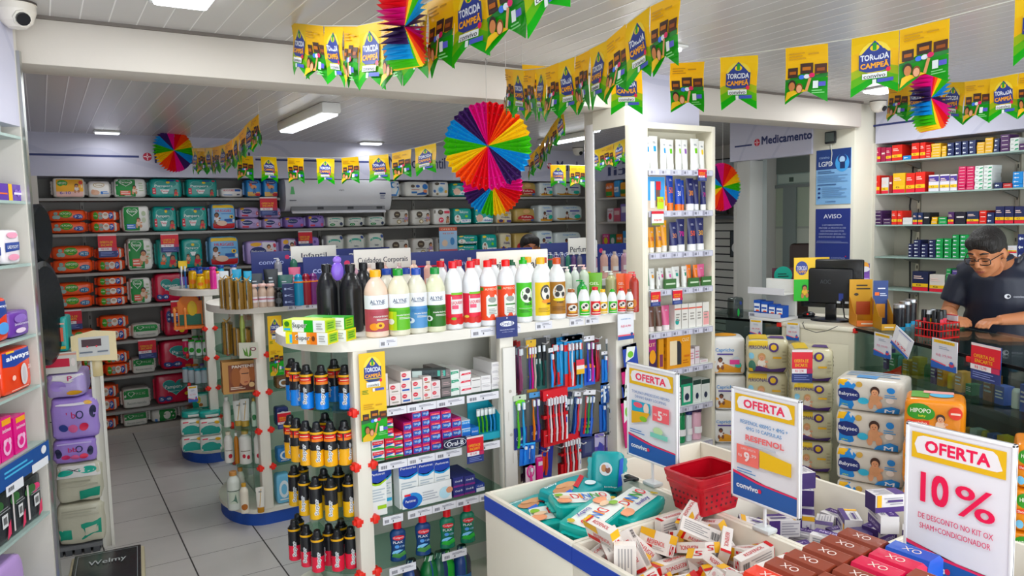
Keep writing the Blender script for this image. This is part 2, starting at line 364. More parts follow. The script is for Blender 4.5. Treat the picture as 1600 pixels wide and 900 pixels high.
# room beyond the doorway: glazed partition
b = B(); X = 6.3
b.box(X, X+.06, 3.8, 5.1, 0, 1.62, '#c9cfc4'); b.box(X-.005, X+.06, 3.8, 5.1, 1.62, 1.64, '#a9b0a8')
b.box(X, X+.06, 3.8, 5.1, 1.64, 2.02, '#b9c6b4'); b.box(X-.02, X+.06, 4.85, 5.0, 0, 2.02, '#8d9896'); b.box(X-.02, X+.08, 3.8, 5.1, 2.02, 2.05, '#8b9493')
b.box(X, X+.06, 3.8, 5.1, 2.16, CZ, '#7f8a86'); struct('wall_office', b)
b = B(); b.box(X+.01, X+.03, 3.8, 5.1, 2.05, 2.16, '#b8ccc8/g')
P_ = flat((X, 5.1, 2.05), (0, -1.3, 0), (0, 0, .11)); paint(b, P_, 'r .02 .12 .3 .9 #cfe0d8;r .34 .12 .62 .9 #c9dcd3;r .66 .12 .96 .9 #cfe0d8;r .12 .25 .16 .65 #56695f;r .42 .25 .46 .65 #56695f;r .8 .4 .86 .8 #3d5a4a', 1)
struct('window_1', b)
# ---- lamps: every fitting gives its own light
def lamp(x, y0, y1, w, drop, label, e=LAMP_W):
    t = thing('ceiling_light', label, 'ceiling light', (x, (y0+y1)/2, CZ), 0, 'fluorescent ceiling lights'); L = y1-y0
    b = B(); b.box(-w/2, w/2, -L/2, L/2, -drop, 0, '#e6e6e4', .012); part('housing', b, t)
    b = B(); b.box(-w/2+.012, w/2-.012, -L/2+.03, L/2-.03, -drop-.014, -drop+.004, '#f4f8ff/E'+('2.5' if e < LAMP_W else '7'), .008); part('diffuser', b, t)
    area('lamp_light', (x, (y0+y1)/2, CZ-drop-.02), w-.03, L-.08, e, (.95, .98, 1))
lamp(.47, 2.2, 2.97, .2, .012, 'flat lit ceiling panel at the top left, in front of the beam')
lamp(1.66, 4.86, 5.95, .13, .07, 'lit box fitting hanging under the back ceiling above the middle aisle')
lamp(.51, 6.93, 7.04, .2, .012, 'small lit panel at the far left end of the back ceiling', 1.5)
lamp(2.79, 6.98, 7.13, .22, .012, 'small lit panel in the back ceiling above the air conditioner', 1.5)
lamp(4.28, 5.35, 6.3, .12, .05, 'long lit tube fitting left of the mirrored column')
lamp(2.55, 2.62, 3.05, .14, .012, 'lit panel partly behind the bunting, front ceiling centre')
lamp(4.66, 2.82, 3.06, .2, .012, 'lit panel in the front ceiling above the sales counter')
for x, y in ((3.2, 4.2), (1.2, 4.2), (3.4, 1.0), (1.0, .6), (3.2, -.3)): area('lamp_light', (x, y, CZ-.03), .2, .9, LAMP_W, (.95, .98, 1))   # extra ceiling area lights, with no fittings built
# ---- cctv domes
def cctv(loc, r, ang, label):
    t = thing('security_camera', label, 'security camera', loc, ang, 'dome security cameras')
    b = B(); b.lathe([(0, 0, '#ece6dc'), (r*1.05, 0, '#ece6dc'), (r*1.05, -r*.12, '#4a4440'), (r, -r*.14, '#ece6dc/g'), (r, -r*.5, '#ece6dc/g'), (r*.8, -r*1.1, '#ece6dc/g'), (r*.45, -r*1.4, '#ece6dc/g'), (0, -r*1.5, '#ece6dc/g')], 0, 0, 24); part('housing', b, t)
    b = B(); b.ball((0, -r*.55, -r*.88), r*.42, r*.42, r*.42, '#14161c/g'); b.tube([(0, -r*.5, -r*.85), (0, -r*.84, -r*1.02)], r*.48, '#f2ede2'); b.tube([(0, -r*.8, -r*1.0), (0, -r*.99, -r*1.1)], r*.36, '#101318/g', 12); part('lens', b, t)
p = at(24, 4, z=CZ); cctv(p, .062, math.radians(20), 'white dome camera at the top left corner of the picture')
p = at(1372, 158, z=CZ); cctv((p.x, p.y, CZ), .055, 0, 'white dome camera beside the right end of the beam')
p = at(903, 238, z=2.5); cctv((p.x, p.y, CZ), .06, 0, 'small dome camera on the back ceiling left of the mirrored column')
# ---- the back wall shelving
BWZ = [2.022, 1.728, 1.398, 1.105, .802, .5, .198, .04]
t = thing('shelving_unit', 'long white wall shelving with dark back panel holding diapers', 'shelving', (0, SF, 0))
b = B(); b.box(0, 6.55, .36, .395, 0, 2.2, '#8a8782'); part('back_panel', b, t)
b = B(); b.box(-.055, .005, -.02, .39, 0, 2.2, '#d8d3cb'); part('end_panel', b, t)
b = B(); b.box(6.5, 6.55, -.02, .39, 0, 2.2, '#d8d3cb'); part('end_panel', b, t)
for i, z in enumerate(BWZ):
    b = B()
    for q in ((.005, 1.93), (3.06, 6.5)) if i == 0 else ((.005, 6.5),): b.box(q[0], q[1], 0, .36, z-.022, z, '#9b9995')
    part('shelf_board', b, t)
for x in (.32, 1.35, 2.4, 3.45, 4.5, 5.5):
    b = B(); b.box(x-.014, x+.014, .345, .36, .05, 2.2, '#a9a6a0')
    for k in range(26): b.box(x-.004, x+.004, .3435, .346, .1+k*.08, .13+k*.08, '#3a3836')
    part('upright_rail', b, t)
def logo(b, PA, cx, cy, s, asp, col='#b8324a'):
    paint(b, PA, f'e {cx} {cy} {s/asp} {s} {col};e {cx} {cy} {s*.3/asp} {s*.3} #f3e3e8;r {cx-s*.09/asp} {cy-s*.85} {cx+s*.09/asp} {cy+s*.85} #f3e3e8;r {cx-s*.85/asp} {cy-s*.09} {cx+s*.85/asp} {cy+s*.09} #f3e3e8;e {cx} {cy} {s*.16/asp} {s*.16} {col}', 1)
b = B(); b.box(-.45, 6.55, -.02, .38, 2.2, CZ, FASC); P_ = flat((-.45, -.02, 2.2), (7, 0, 0), (0, 0, .35))
def fx(px): return (at(px, 248, y=SF).x+.45)/7
s = ''
for a0, a1 in ((20, 217), (398, 588), (700, 845)): s += f'r {fx(a0)} .46 {fx(a1)} .51 #2b3468;'
for a0, a1 in ((241, 390), (606, 694), (868, 950)): s += f't {(fx(a0)+fx(a1))/2} .5 {fx(a1)-fx(a0)} .34 #2c3462 Mundo_Infantil;'
paint(b, P_, s, 1)
for q in (230, 597, 857): logo(b, P_, fx(q), .49, .1, 20)
tag(link('sign_fascia', b.mesh(), None, (0, SF, 0)), 'long lilac grey sign board above the back wall diaper shelves', 'sign board')
# ---- left shelving of the back room (edge-on, seen in the mirror)
LP = Pl(-.10, 3.9, 90)                                 # faces +x ; local x runs away along +y
t = thing('shelving_unit', 'narrow white shelving along the left side wall, far left', 'shelving', (-.10, 3.75, 0), math.radians(90))
b = B(); b.box(0, 3.4, .3, .33, 0, 2.2, '#8a8782'); part('back_panel', b, t)
for x in (0, 3.37): b = B(); b.box(x, x+.03, 0, .33, 0, 2.2, '#d8d3cb'); part('end_panel', b, t)
LZ = [2.0, 1.72, 1.42, 1.1, .8, .5, .2]
for z in LZ: b = B(); b.box(.03, 3.37, 0, .3, z-.02, z, '#cfcac2'); part('shelf_board', b, t)
b = B(); b.box(0, 3.4, 0, .3, 2.2, CZ, FASC); P_ = flat((0, 0, 2.2), (3.4, 0, 0), (0, 0, .35)); paint(b, P_, 'r .02 .46 .3 .51 #2b3468;t .75 .62 .36 .3 #2c3462 Mundo;t .75 .28 .36 .3 #2c3462 Infantil', 1)
tag(link('sign_fascia', b.mesh(), None, (-.10, 3.75, 0), math.radians(90)), 'lilac grey sign board above the left side wall shelves', 'sign board')
# ---- medicine sign over the doorway
b = B(); b.box(5.06, 5.14, 3.77, 4.58, 2.215, CZ, FASC); P_ = flat((5.06, 4.58, 2.215), (0, -.81, 0), (0, 0, .335))
def my(px): return (4.58-at(px, 225, x=5.06).y)/.81
paint(b, P_, f'r {my(1148)} .35 {my(1175)} .39 #2b3468;T {(my(1190)+my(1269))/2} .44 {my(1269)-my(1190)} .2 #2c3462 Medicamento', 1); logo(b, P_, my(1183), .41, .09, 2.4, '#c8384a')
tag(link('sign_fascia', b.mesh()), 'lilac grey sign board reading Medicamento over the doorway', 'sign board')
# ---- right wall medicine shelving
RX = 5.31; RP = Pl(RX, 0, -90); RZ = [2.128, 1.893, 1.664, 1.428, 1.19]
t = thing('shelving_unit', 'medicine shelving with glass shelves behind the sales counter', 'shelving', (RX, 3.40, 0), math.radians(-90))
b = B(); b.box(0, 5, .26, .3, 0, 2.27, '#c9c4b8'); part('back_panel', b, t)
b = B(); b.box(-.02, 0.0, .0, .3, 0, 2.27, '#cfcbc0'); part('end_panel', b, t)
for z in RZ: b = B(); b.box(.005, 5, 0, .25, z-.01, z, '#9fb5ae/g'); part('glass_shelf', b, t)
for x in (.19, .86, 1.4, 2.1):
    b = B(); b.box(x-.012, x+.012, .245, .26, .3, 2.27, '#a8a59c/m')
    for k in range(26): b.box(x-.004, x+.004, .2435, .246, .35+k*.07, .375+k*.07, '#33322f')
    ur = part('upright_rail', b, t)
    for z in RZ:
        b = B(); b.add([(x-.006, .245, z-.012), (x-.006, .245, z-.06), (x-.006, .05, z-.014), (x+.006, .245, z-.012), (x+.006, .245, z-.06), (x+.006, .05, z-.014)], [(0, 1, 2), (3, 5, 4), (0, 3, 4, 1), (1, 4, 5, 2), (2, 5, 3, 0)], '#77756f'); part('shelf_bracket', b, ur)
b = B(); b.tube([(.145, .24, 2.1), (.15, .23, 1.95), (.13, .235, 1.8), (.15, .23, 1.6), (.14, .235, 1.4), (.148, .23, 1.2), (.14, .235, .9)], .006, '#15151a'); tag(link('power_cable', b.mesh(), None, (RX, 3.40, 0), math.radians(-90)), 'black cable hanging down the left end of the medicine shelves', 'cable')
b = B(); b.box(0, 5, -.01, .3, 2.262, CZ, FASC); P_ = flat((0, -.01, 2.262), (5, 0, 0), (0, 0, .288))
ry = lambda px: (3.40-at(px, 190, x=RX).y)/5
paint(b, P_, f'r {ry(1366)} .44 {ry(1436)} .49 #2b3468;e {ry(1455)} .34 .011 .14 #d8346a;e {ry(1455)} .34 .005 .06 #7a3fb0;r {ry(1490)} .44 {ry(1600)} .49 #2b3468', 1)
tag(link('sign_fascia', b.mesh(), None, (RX, 3.40, 0), math.radians(-90)), 'lilac grey sign board above the medicine shelves on the right', 'sign board')
# ---- the mirrored column with its recessed tube shelves
CY = 3.1; CX0, CX1 = 2.765, 3.305; CZS = [2.015, 1.79, 1.562, 1.358, 1.123, .905, .68, .45]
b = B(); b.box(CX0+.001, CX1, CY+.141, 3.62, 0, CZ, '#dcd8ca', .003); struct('trim_5', b)
b = B(); b.box(CX0+.13, CX1-.0, CY+.125, CY+.14, 2.262, CZ, FASC); b.box(CX0+.0, CX0+.13, CY+.125, CY+.14, 2.262, CZ, FASC); tag(link('sign_fascia', b.mesh()), 'plain lilac board on the column above the tube shelves', 'sign board')
t = thing('column_shelf', 'tall narrow cream shelf unit of skin care tubes on the column', 'shelf unit', (CX0, CY, 0)); w = CX1-CX0
for x0, x1 in ((0, .028), (w-.028, w)): b = B(); b.box(x0, x1, 0, .14, 0, 2.262, '#e4dfcf', .003); part('side_panel', b, t)
b = B(); b.box(.028, w-.028, 0, .14, 2.232, 2.262, '#e4dfcf'); part('top_panel', b, t)
b = B(); b.box(.028, w-.028, .125, .14, 0, 2.232, '#d9d4c4'); part('back_panel', b, t)
for i, z in enumerate(CZS):
    b = B(); b.box(.028, w-.028, .0, .125, z-.008, z, '#e8ece8/g'); part('shelf_board', b, t)
    b = B(); b.box(.03, w-.03, -.012, -.002, z-.034, z-.002, '#b9b8c6'); P_ = flat((.03, -.012, z-.034), (w-.06, 0, 0), (0, 0, .032))
    s = ''.join(f'r {k/6+.005} .12 {k/6+.14} .9 #cfcfdd;q {k/6+.015} .3 {k/6+.05} .75 #4a4a5c;r {k/6+.07} .3 {k/6+.075} .8 #4a4a5c;' for k in range(6)); paint(b, P_, s, 1); part('price_rail', b, t)
# left face: cream panels with the mirror
t = thing('wall_mirror', 'tall mirror set in the cream left side of the column', 'mirror', (CX0, CY, 0))
ym = lambda px: at(px, 300, x=CX0).y-CY
b = B(); b.box(-.006, .0, ym(980), ym(930), 0, 2.26, '#d9dde0/M'); part('glass', b, t)
b = B(); b.box(-.012, -.0005, .0, ym(980), 0, 2.26, '#e4dfcf', .002); part('frame', b, t)
b = B(); b.box(-.012, -.0005, ym(930), ym(918), 0, 2.3, '#cfccca', .002); part('frame', b, t)
b = B(); b.box(-.012, -.0005, ym(980), ym(930), 2.26, CZ-.18, '#dcd8ca'); part('frame', b, t)
# ---- notices on the column
def poster(o, u, v, spec, name, label, bg, group=None, th=.004, n=1):
    b = B(); u, v, o = Vector(u), Vector(v), Vector(o); nn = u.cross(v).normalized(); q = o-nn*th
    b.add([q, q+u, q+u+v, q+v, o, o+u, o+u+v, o+v], [(0, 3, 2, 1), (4, 5, 6, 7), (0, 1, 5, 4), (1, 2, 6, 5), (2, 3, 7, 6), (3, 0, 4, 7)], bg)
    paint(b, flat(o, u, v), spec, n); return tag(link(name, b.mesh()), label, 'notice' if 'notice' in name else 'sign', group)
xp = 5.075; y0, y1 = at(1275, 300, x=xp).y, at(1329, 300, x=xp).y
za, zb_ = at(1302, 319, x=xp).z, at(1302, 233, x=xp).z
poster((xp, y0, za), (0, y1-y0, 0), (0, 0, zb_-za), 'r 0 .64 1 1 #26407f;t .24 .86 .3 .05 #9db4d8 convivo;t .28 .74 .4 .09 #eef2fa LGPD;e .76 .74 .2 .16 #59a7e6;e .76 .82 .13 .08 #26407f;e .76 .8 .08 .06 #bcd9f5;r .7 .64 .84 .76 #1a2e5e;l .06 .56 .55 .62 2 #3b5d8d;l .06 .4 .92 .54 5 #6b93bd;l .06 .34 .6 .38 1 #3b5d8d;l .2 .12 .9 .32 6 #6b93bd;e .11 .29 .04 .02 #26407f;e .11 .21 .04 .02 #26407f;e .11 .13 .04 .02 #26407f;t .45 .05 .3 .035 #26407f convivo', 'wall_notice', 'light blue LGPD data notice, upper of two on the column', '#8fbbe4')
za, zb_ = at(1302, 411, x=xp).z, at(1302, 326, x=xp).z
poster((xp, y0, za), (0, y1-y0, 0), (0, 0, zb_-za), 't .5 .86 .52 .08 #e6e8f4 AVISO;t .5 .7 .6 .03 #aab2d4 O_ESTABELECIMENTO;t .5 .645 .78 .03 #aab2d4 PROIBE_A_PRATICA_DE;t .5 .59 .68 .03 #aab2d4 DISCRIMINACAO_POR;t .5 .535 .78 .03 #aab2d4 ORIENTACAO_SEXUAL_OU;t .5 .48 .78 .03 #aab2d4 IDENTIDADE_DE_GENERO.;r .03 .37 .97 .375 #aab2d4;l .05 .38 .95 .41 2 #7d88b8;t .68 .1 .4 .05 #8d97c8 convivo;e .9 .13 .02 .012 #c23058', 'wall_notice', 'dark blue AVISO notice, lower of two on the column', '#26357f')
t = thing('alarm_panel', 'small black wall keypad high on the notice column', 'keypad', (5.075, (at(1299, 215, x=5.075)).y, 0), math.radians(-90)); z = at(1299, 215, x=5.075).z
b = B(); b.box(-.045, .045, -.02, 0, z-.045, z+.045, '#26282b/g', .006); part('housing', b, t); b = B(); b.box(-.035, .035, -.022, -.019, z-.03, z+.035, '#5c6663/g'); part('screen', b, t); b = B(); b.tube([(0, -.005, z-.05), (.01, -.004, z-.12), (0, -.004, z-.2)], .003, '#c9c9c0'); part('cable', b, t)
# ---- right back corner: slat board, pictures, sign
t = thing('slat_board', 'grey slat board with black grooves behind the column shelf', 'slat board', (6.56, 6.6, 0), math.radians(-90))
b = B(); b.box(-.6, 1.3, 0, .02, .4, 1.72, SLAT); part('board', b, t); b = B(); b.box(-.6, 1.3, -.14, 0, 1.72, 1.76, '#54565a'); part('top_ledge', b, t)
b = B(); b.box(0, .02, 0, 1.9, 2.1, 2.4, '#c3cfd8'); paint(b, flat((0, 1.9, 2.1), (0, -1.9, 0), (0, 0, .3)), 't .5 .45 .62 .34 #2b3a5e Ortopedicos;r 0 .0 1 .04 #22252c;r 0 .96 1 1 #22252c', 1)
tag(link('hanging_sign', b.mesh(), None, (6.56, 5.25, 0)), 'pale blue Ortopedicos sign in the far right back corner', 'sign board')
for i, (y, z, w_, h_) in enumerate(((6.05, 1.78, .4, .26), (5.75, 1.3, .26, .3), (5.95, 2.06, .3, .16))):
    b = B(); b.box(-w_/2, w_/2, 0, .03, 0, h_, '#1d1f22'); paint(b, flat((-w_/2, 0, 0), (w_, 0, 0), (0, 0, h_)), 'r .05 .05 .95 .95 #3c4148;e .35 .35 .25 .2 #d9dcdd;e .7 .4 .2 .25 #e6e4e0;r .55 .5 .8 .9 #7a4a40', 2)
    tag(link('product_picture', b.mesh(), None, (6.42+(.08 if z < 1.5 else 0), y, z), math.radians(-90)), ('dark boxed footwear picture on the ledge above the slat board', 'small dark framed picture hung on the slat board', 'dark display card beneath the Ortopedicos sign')[i], 'picture', None)
# ============================================================ GONDOLAS
GZ = [1.015, .795, .57, .35]
RXE = .215
def stadium(x0, x1, y0, y1, n=16, ins=0):
    x0 += ins; y0 += ins; y1 -= ins; r = (y1-y0)/2; q = RXE-ins; c = (x0+q, (y0+y1)/2)
    return [(c[0]+q*math.cos(math.pi/2+math.pi*j/n), c[1]+r*math.sin(math.pi/2+math.pi*j/n)) for j in range(n+1)]+[(x1, y0), (x1, y1)]
def gondola(x0, x1, y0, y1, label, rails=True, peg=None, posts=()):
    t = thing('gondola_shelf', label, 'gondola shelf', (0, 0, 0), 0, 'white round-ended gondola shelves'); yc = (y0+y1)/2; r = (y1-y0)/2; xu = x0+RXE
    b = B(); b.prism(stadium(x0, x1, y0, y1, 16, .02), .0, .075, '#1f4aa0'); part('kick_strip', b, t, 'blue kick strip')
    b = B(); b.prism(stadium(x0, x1, y0, y1, 16, .01), .075, .1, CREAM); part('base_shelf', b, t)
    b = B(); b.prism(stadium(x0, x1, y0, y1, 24), 1.257, 1.30, '#ece8df'); part('top_board', b, t)
    b = B(); b.box(xu, x1, yc-.012, yc+.012, .1, 1.257, '#dad8cf'); part('centre_panel', b, t)
    b = B(); b.box(x1-.03, x1, y0+.02, y1-.02, .1, 1.257, CREAM); part('end_panel', b, t)
    for s in (y1-.064, y0+.004): b = B(); b.box(xu-.03, xu+.03, s, s+.06, .1, 1.257, '#e8e4d9', .003); u0_ = part('upright', b, t)
    for p in posts: b = B(); b.box(p-.034, p+.034, y0+.004, y0+.04, .1, 1.257, '#e8e4d9', .003); part('upright', b, t)
    b = B(); b.box(xu-.004, xu+.004, y0+.064, y1-.064, .1, 1.257, '#e4efec/t'); part('glass_divider', b, t)
    xe = peg[0] if peg else x1-.03
    for z in GZ:
        b = B(); b.prism([(x, y) for x, y in stadium(x0, x1, y0, y1, 20, .035)][:-2], z-.008, z, '#dcefe8/t'); part('round_glass_shelf', b, t)
        b = B(); b.box(xu+.03, xe, y0+.02, yc-.015, z-.008, z, '#dcefe8/t'); part('glass_shelf', b, t)
        for xx in (xu-.035, xu+.035):
            b = B(); b.box(xx-.01, xx+.01, y0-.01, y0+.03, z-.018, z+.015, '#e2402f', .003); b.box(xx-.02, xx+.02, y0+.0, y0+.02, z-.009, z+.006, '#e2402f'); part('shelf_clip', b, u0_, 'red plastic shelf clip')
        b = B(); b.box(x0+.07, x0+.09, yc-.13, yc-.1, z-.02, z+.02, '#e2402f', .004); part('shelf_clip', b, t)
    return t
G1 = (.82, 2.45, 2.815, 3.53); G2 = (.82, 4.1, 4.44, 5.15); G3 = (.80, 4.1, 5.88, 6.54)
g1 = gondola(*G1, 'nearest round-ended gondola with shampoo bottles on top', peg=(1.68,), posts=(1.71,))
g2 = gondola(*G2, 'middle round-ended gondola behind the shampoo bottles'); g3 = gondola(*G3, 'farthest round-ended gondola before the diaper wall')
def pricetag(b, x0, x1, z0, h, y): 
    b.box(x0, x1, y-.002, y, z0, z0+h, '#e6e6ec'); paint(b, flat((x0, y-.002, z0), (x1-x0, 0, 0), (0, 0, h)), 'q .08 .2 .3 .62 #50505c;l .4 .5 .9 .8 2 #8a8a98;r .48 .2 .52 .45 #55555f', 1)
for z, xs in ((GZ[0], ((1.09, 1.49), (1.5, 1.66))), (GZ[1], ((1.09, 1.47), (1.5, 1.66))), (GZ[2], ((1.10, 1.19), (1.21, 1.66))), (GZ[3], ((1.12, 1.24), (1.36, 1.48)))):
    for a0, a1 in xs:
        b = B(); n = max(1, round((a1-a0)/.12))
        for k in range(n): pricetag(b, a0+(a1-a0)*k/n, a0+(a1-a0)*(k+1)/n-.002, z-.034, .032, 2.812)
        part('price_rail', b, g1)
for k, (a0, a1) in enumerate(((1.115, 1.19), (1.53, 1.65), (1.735, 1.78), (1.86, 1.95), (2.05, 2.13), (2.14, 2.22))):
    b = B(); pricetag(b, a0, a1, 1.262, .034, 2.814); part('price_tag', b, g1)
b = B()
for k in range(7): pricetag(b, 1.2+k*.1, 1.29+k*.1, 1.262, .034, 4.439)
part('price_rail', b, g2)
# pegboard section with end upright
b = B(); b.box(1.745, 2.42, 3.02, 3.035, .1, 1.257, '#d5d1c6'); part('peg_panel', b, g1)
b = B(); b.box(2.33, 2.42, 2.82, 3.02, .1, 1.257, '#e6e2d6', .003); part('end_column', b, g1)
# clip strip and brand signs on the post
b = B(); b.box(1.68, 1.742, 2.80, 2.812, .55, 1.2, '#e2e0da', .002); paint(b, flat((1.68, 2.8, .55), (.062, 0, 0), (0, 0, .65)), 'e .5 .7 .12 .012 #b9b5ac;e .5 .4 .12 .012 #b9b5ac;r .3 .5 .34 .56 #cac6bd;r .6 .2 .64 .27 #cac6bd', 1)
tag(link('clip_strip', b.mesh()), 'white plastic clip strip on the post left of the toothbrushes', 'clip strip')
def sign_at(pl, x0, x1, yt, yb, dep, bg, spec, name, label, group=None, cat='sign', th=.003, n=1):
    """flat card hanging on plane pl, given by its picture edges"""
    u0, zt = pl.hit(x0, yt); u1, _ = pl.hit(x1, yt); _, zb = pl.hit((x0+x1)/2, yb); _, zt = pl.hit((x0+x1)/2, yt)
    b = B(); w = u1-u0; b.box(0, w, 0, th, zb-zt, 0, bg); paint(b, flat((0, 0, zb-zt), (w, 0, 0), (0, 0, zt-zb)), spec, n)
    return tag(link(name, b.mesh(), None, pl.w(u0, dep, zt), pl.a), label, cat, group)
G1P = Pl(0, 2.80)
sign_at(G1P, 773, 806, 494, 527, -.012, '#1c2b6e', 'e .5 .93 .03 .03 #e8e8f0;e .5 .66 .34 .13 #eef0fa;t .5 .66 .56 .17 #1c2b6e Oral-B;t .5 .38 .7 .05 #c9cdea MERGULHE_NO_SORRISO;t .5 .28 .5 .04 #c9cdea o_sonho_e_saude', 'brand_card', 'navy Oral-B card on top of the white clip strip')
b = B(); x0 = at(693, 690, y=2.79).x; x1 = at(729, 690, y=2.79).x; z0 = at(711, 700, y=2.79).z; b.box(0, x1-x0, 0, .01, 0, .042, '#141c3c', .004); paint(b, flat((0, 0, 0), (x1-x0, 0, 0), (0, 0, .042)), 'e .5 .5 .49 .47 #f0f2fa;e .5 .5 .47 .43 #141c3c;t .5 .5 .72 .5 #f0f2fa Oral-B', 1)
tag(link('brand_card', b.mesh(), None, (x0, 2.79, z0)), 'dark oval-lettered Oral-B shelf card before the red and blue cartons', 'sign')
# price offers ("oferta de encarte")
OFE = 'r 0 .42 1 .93 #d4283f;r 0 .93 1 1 #e8dcdc;t .45 .66 .7 .1 #f3c52c OFERTA_DE;t .45 .53 .6 .1 #f3c52c ENCARTE;r 0 .28 .72 .42 #ece9ec;t .36 .35 .4 .09 #d43a52 R$_12,90;r .72 .28 1 .42 #b8385e;l .1 .06 .85 .24 3 #7f8cc4'
OFEW = 't .5 .8 .7 .06 #5f8fc0 OFERTA;t .5 .5 .7 .09 #e0507a R$14,90;r 0 0 1 .16 #2f6fb5;r 0 .16 1 .2 #e46a7a;e .8 .17 .1 .07 #c43a5a'
# ---- gondola header boards
def header(x, y, w, z0, card, cw, cx, label, lab2, side=.4):
    t = thing('gondola_header', label, 'header sign', (x, y, 1.30), 0, 'blue gondola header boards')
    h = z0
    b = B(); b.box(0, w, 0, .008, .02, h, '#1f2c6c', .003); P_ = flat((0, 0, .02), (w, 0, 0), (0, 0, h-.02)); k = .5/w
    s = ''
    for q in (.16, .16+1.0):
        if q < w: s += f't {q/w} {.62} {.2/w} .16 #a9b3dc convivo;e {(q+.13)/w} .78 {.02/w} .08 #c03a62;r {(q+.5)/w} .55 {(q+.78)/w} .59 #c8364e;'
    paint(b, P_, s, 1); bd = part('board', b, t)
    if card:
        b = B(); b.box(cx, cx+cw, -.012, -.002, h-.1, h+.035, '#e9e7e1', .01); paint(b, flat((cx, -.012, h-.1), (cw, 0, 0), (0, 0, .135)), f't .5 {.42 if cw > .3 else .3} {.88 if len(card) > 9 else .56} {.36 if len(card) > 9 else .3} #2b2f44 {card}', 1); part('title_card', b, bd, lab2)
    for q in (.05, w-.06): b = B(); b.box(q, q+.012, 0, .01, 0, .05, '#c9c9c9'); part('foot', b, t)
gx = at(474, 420, y=4.8).x; gz = at(520, 400, y=4.8).z-1.30; cx = at(552, 400, y=4.8).x-gx; cw = at(641, 400, y=4.8).x-gx-cx
header(gx, 4.8, 1.75, gz, 'Cuidados_Corporais', cw, cx, 'blue header board with white Cuidados Corporais card', 'white Cuidados Corporais card')
gx = at(392, 400, y=6.3).x; gz = at(420, 393, y=6.3).z-1.30; cx = at(454, 400, y=6.3).x-gx; cw = at(525, 400, y=6.3).x-gx-cx
header(gx, 6.3, 1.2, gz, 'Infantil', cw, cx, 'blue header board with white Infantil card, far gondola', 'white Infantil card')
gx = at(845, 400, y=5.0).x; gz = at(880, 379, y=5.0).z-1.30; cx = at(887, 400, y=5.0).x-gx
header(gx, 5.0, .62, gz, 'Perfumaria', .3, cx, 'blue header board with white Perfumaria card left of the mirror', 'white Perfumaria card')
u0 = at(745, 400, y=3.17).x; u1 = at(856, 400, y=3.17).x; zt = at(800, 391, y=3.17).z
t = thing('gondola_header', 'large white Higiene Oral header board behind the shampoo bottles', 'header sign', (u0, 3.17, 1.30)); b = B(); b.box(0, u1-u0, 0, .008, .03, zt-1.3, '#e9e5da', .01); paint(b, flat((0, 0, .03), (u1-u0, 0, 0), (0, 0, zt-1.33)), 't .47 .72 .72 .2 #23273a Higiene_Oral', 1); part('board', b, t)
for q in (.04, u1-u0-.05): b = B(); b.box(q, q+.012, 0, .01, 0, .05, '#c9c9c9'); part('foot', b, t)
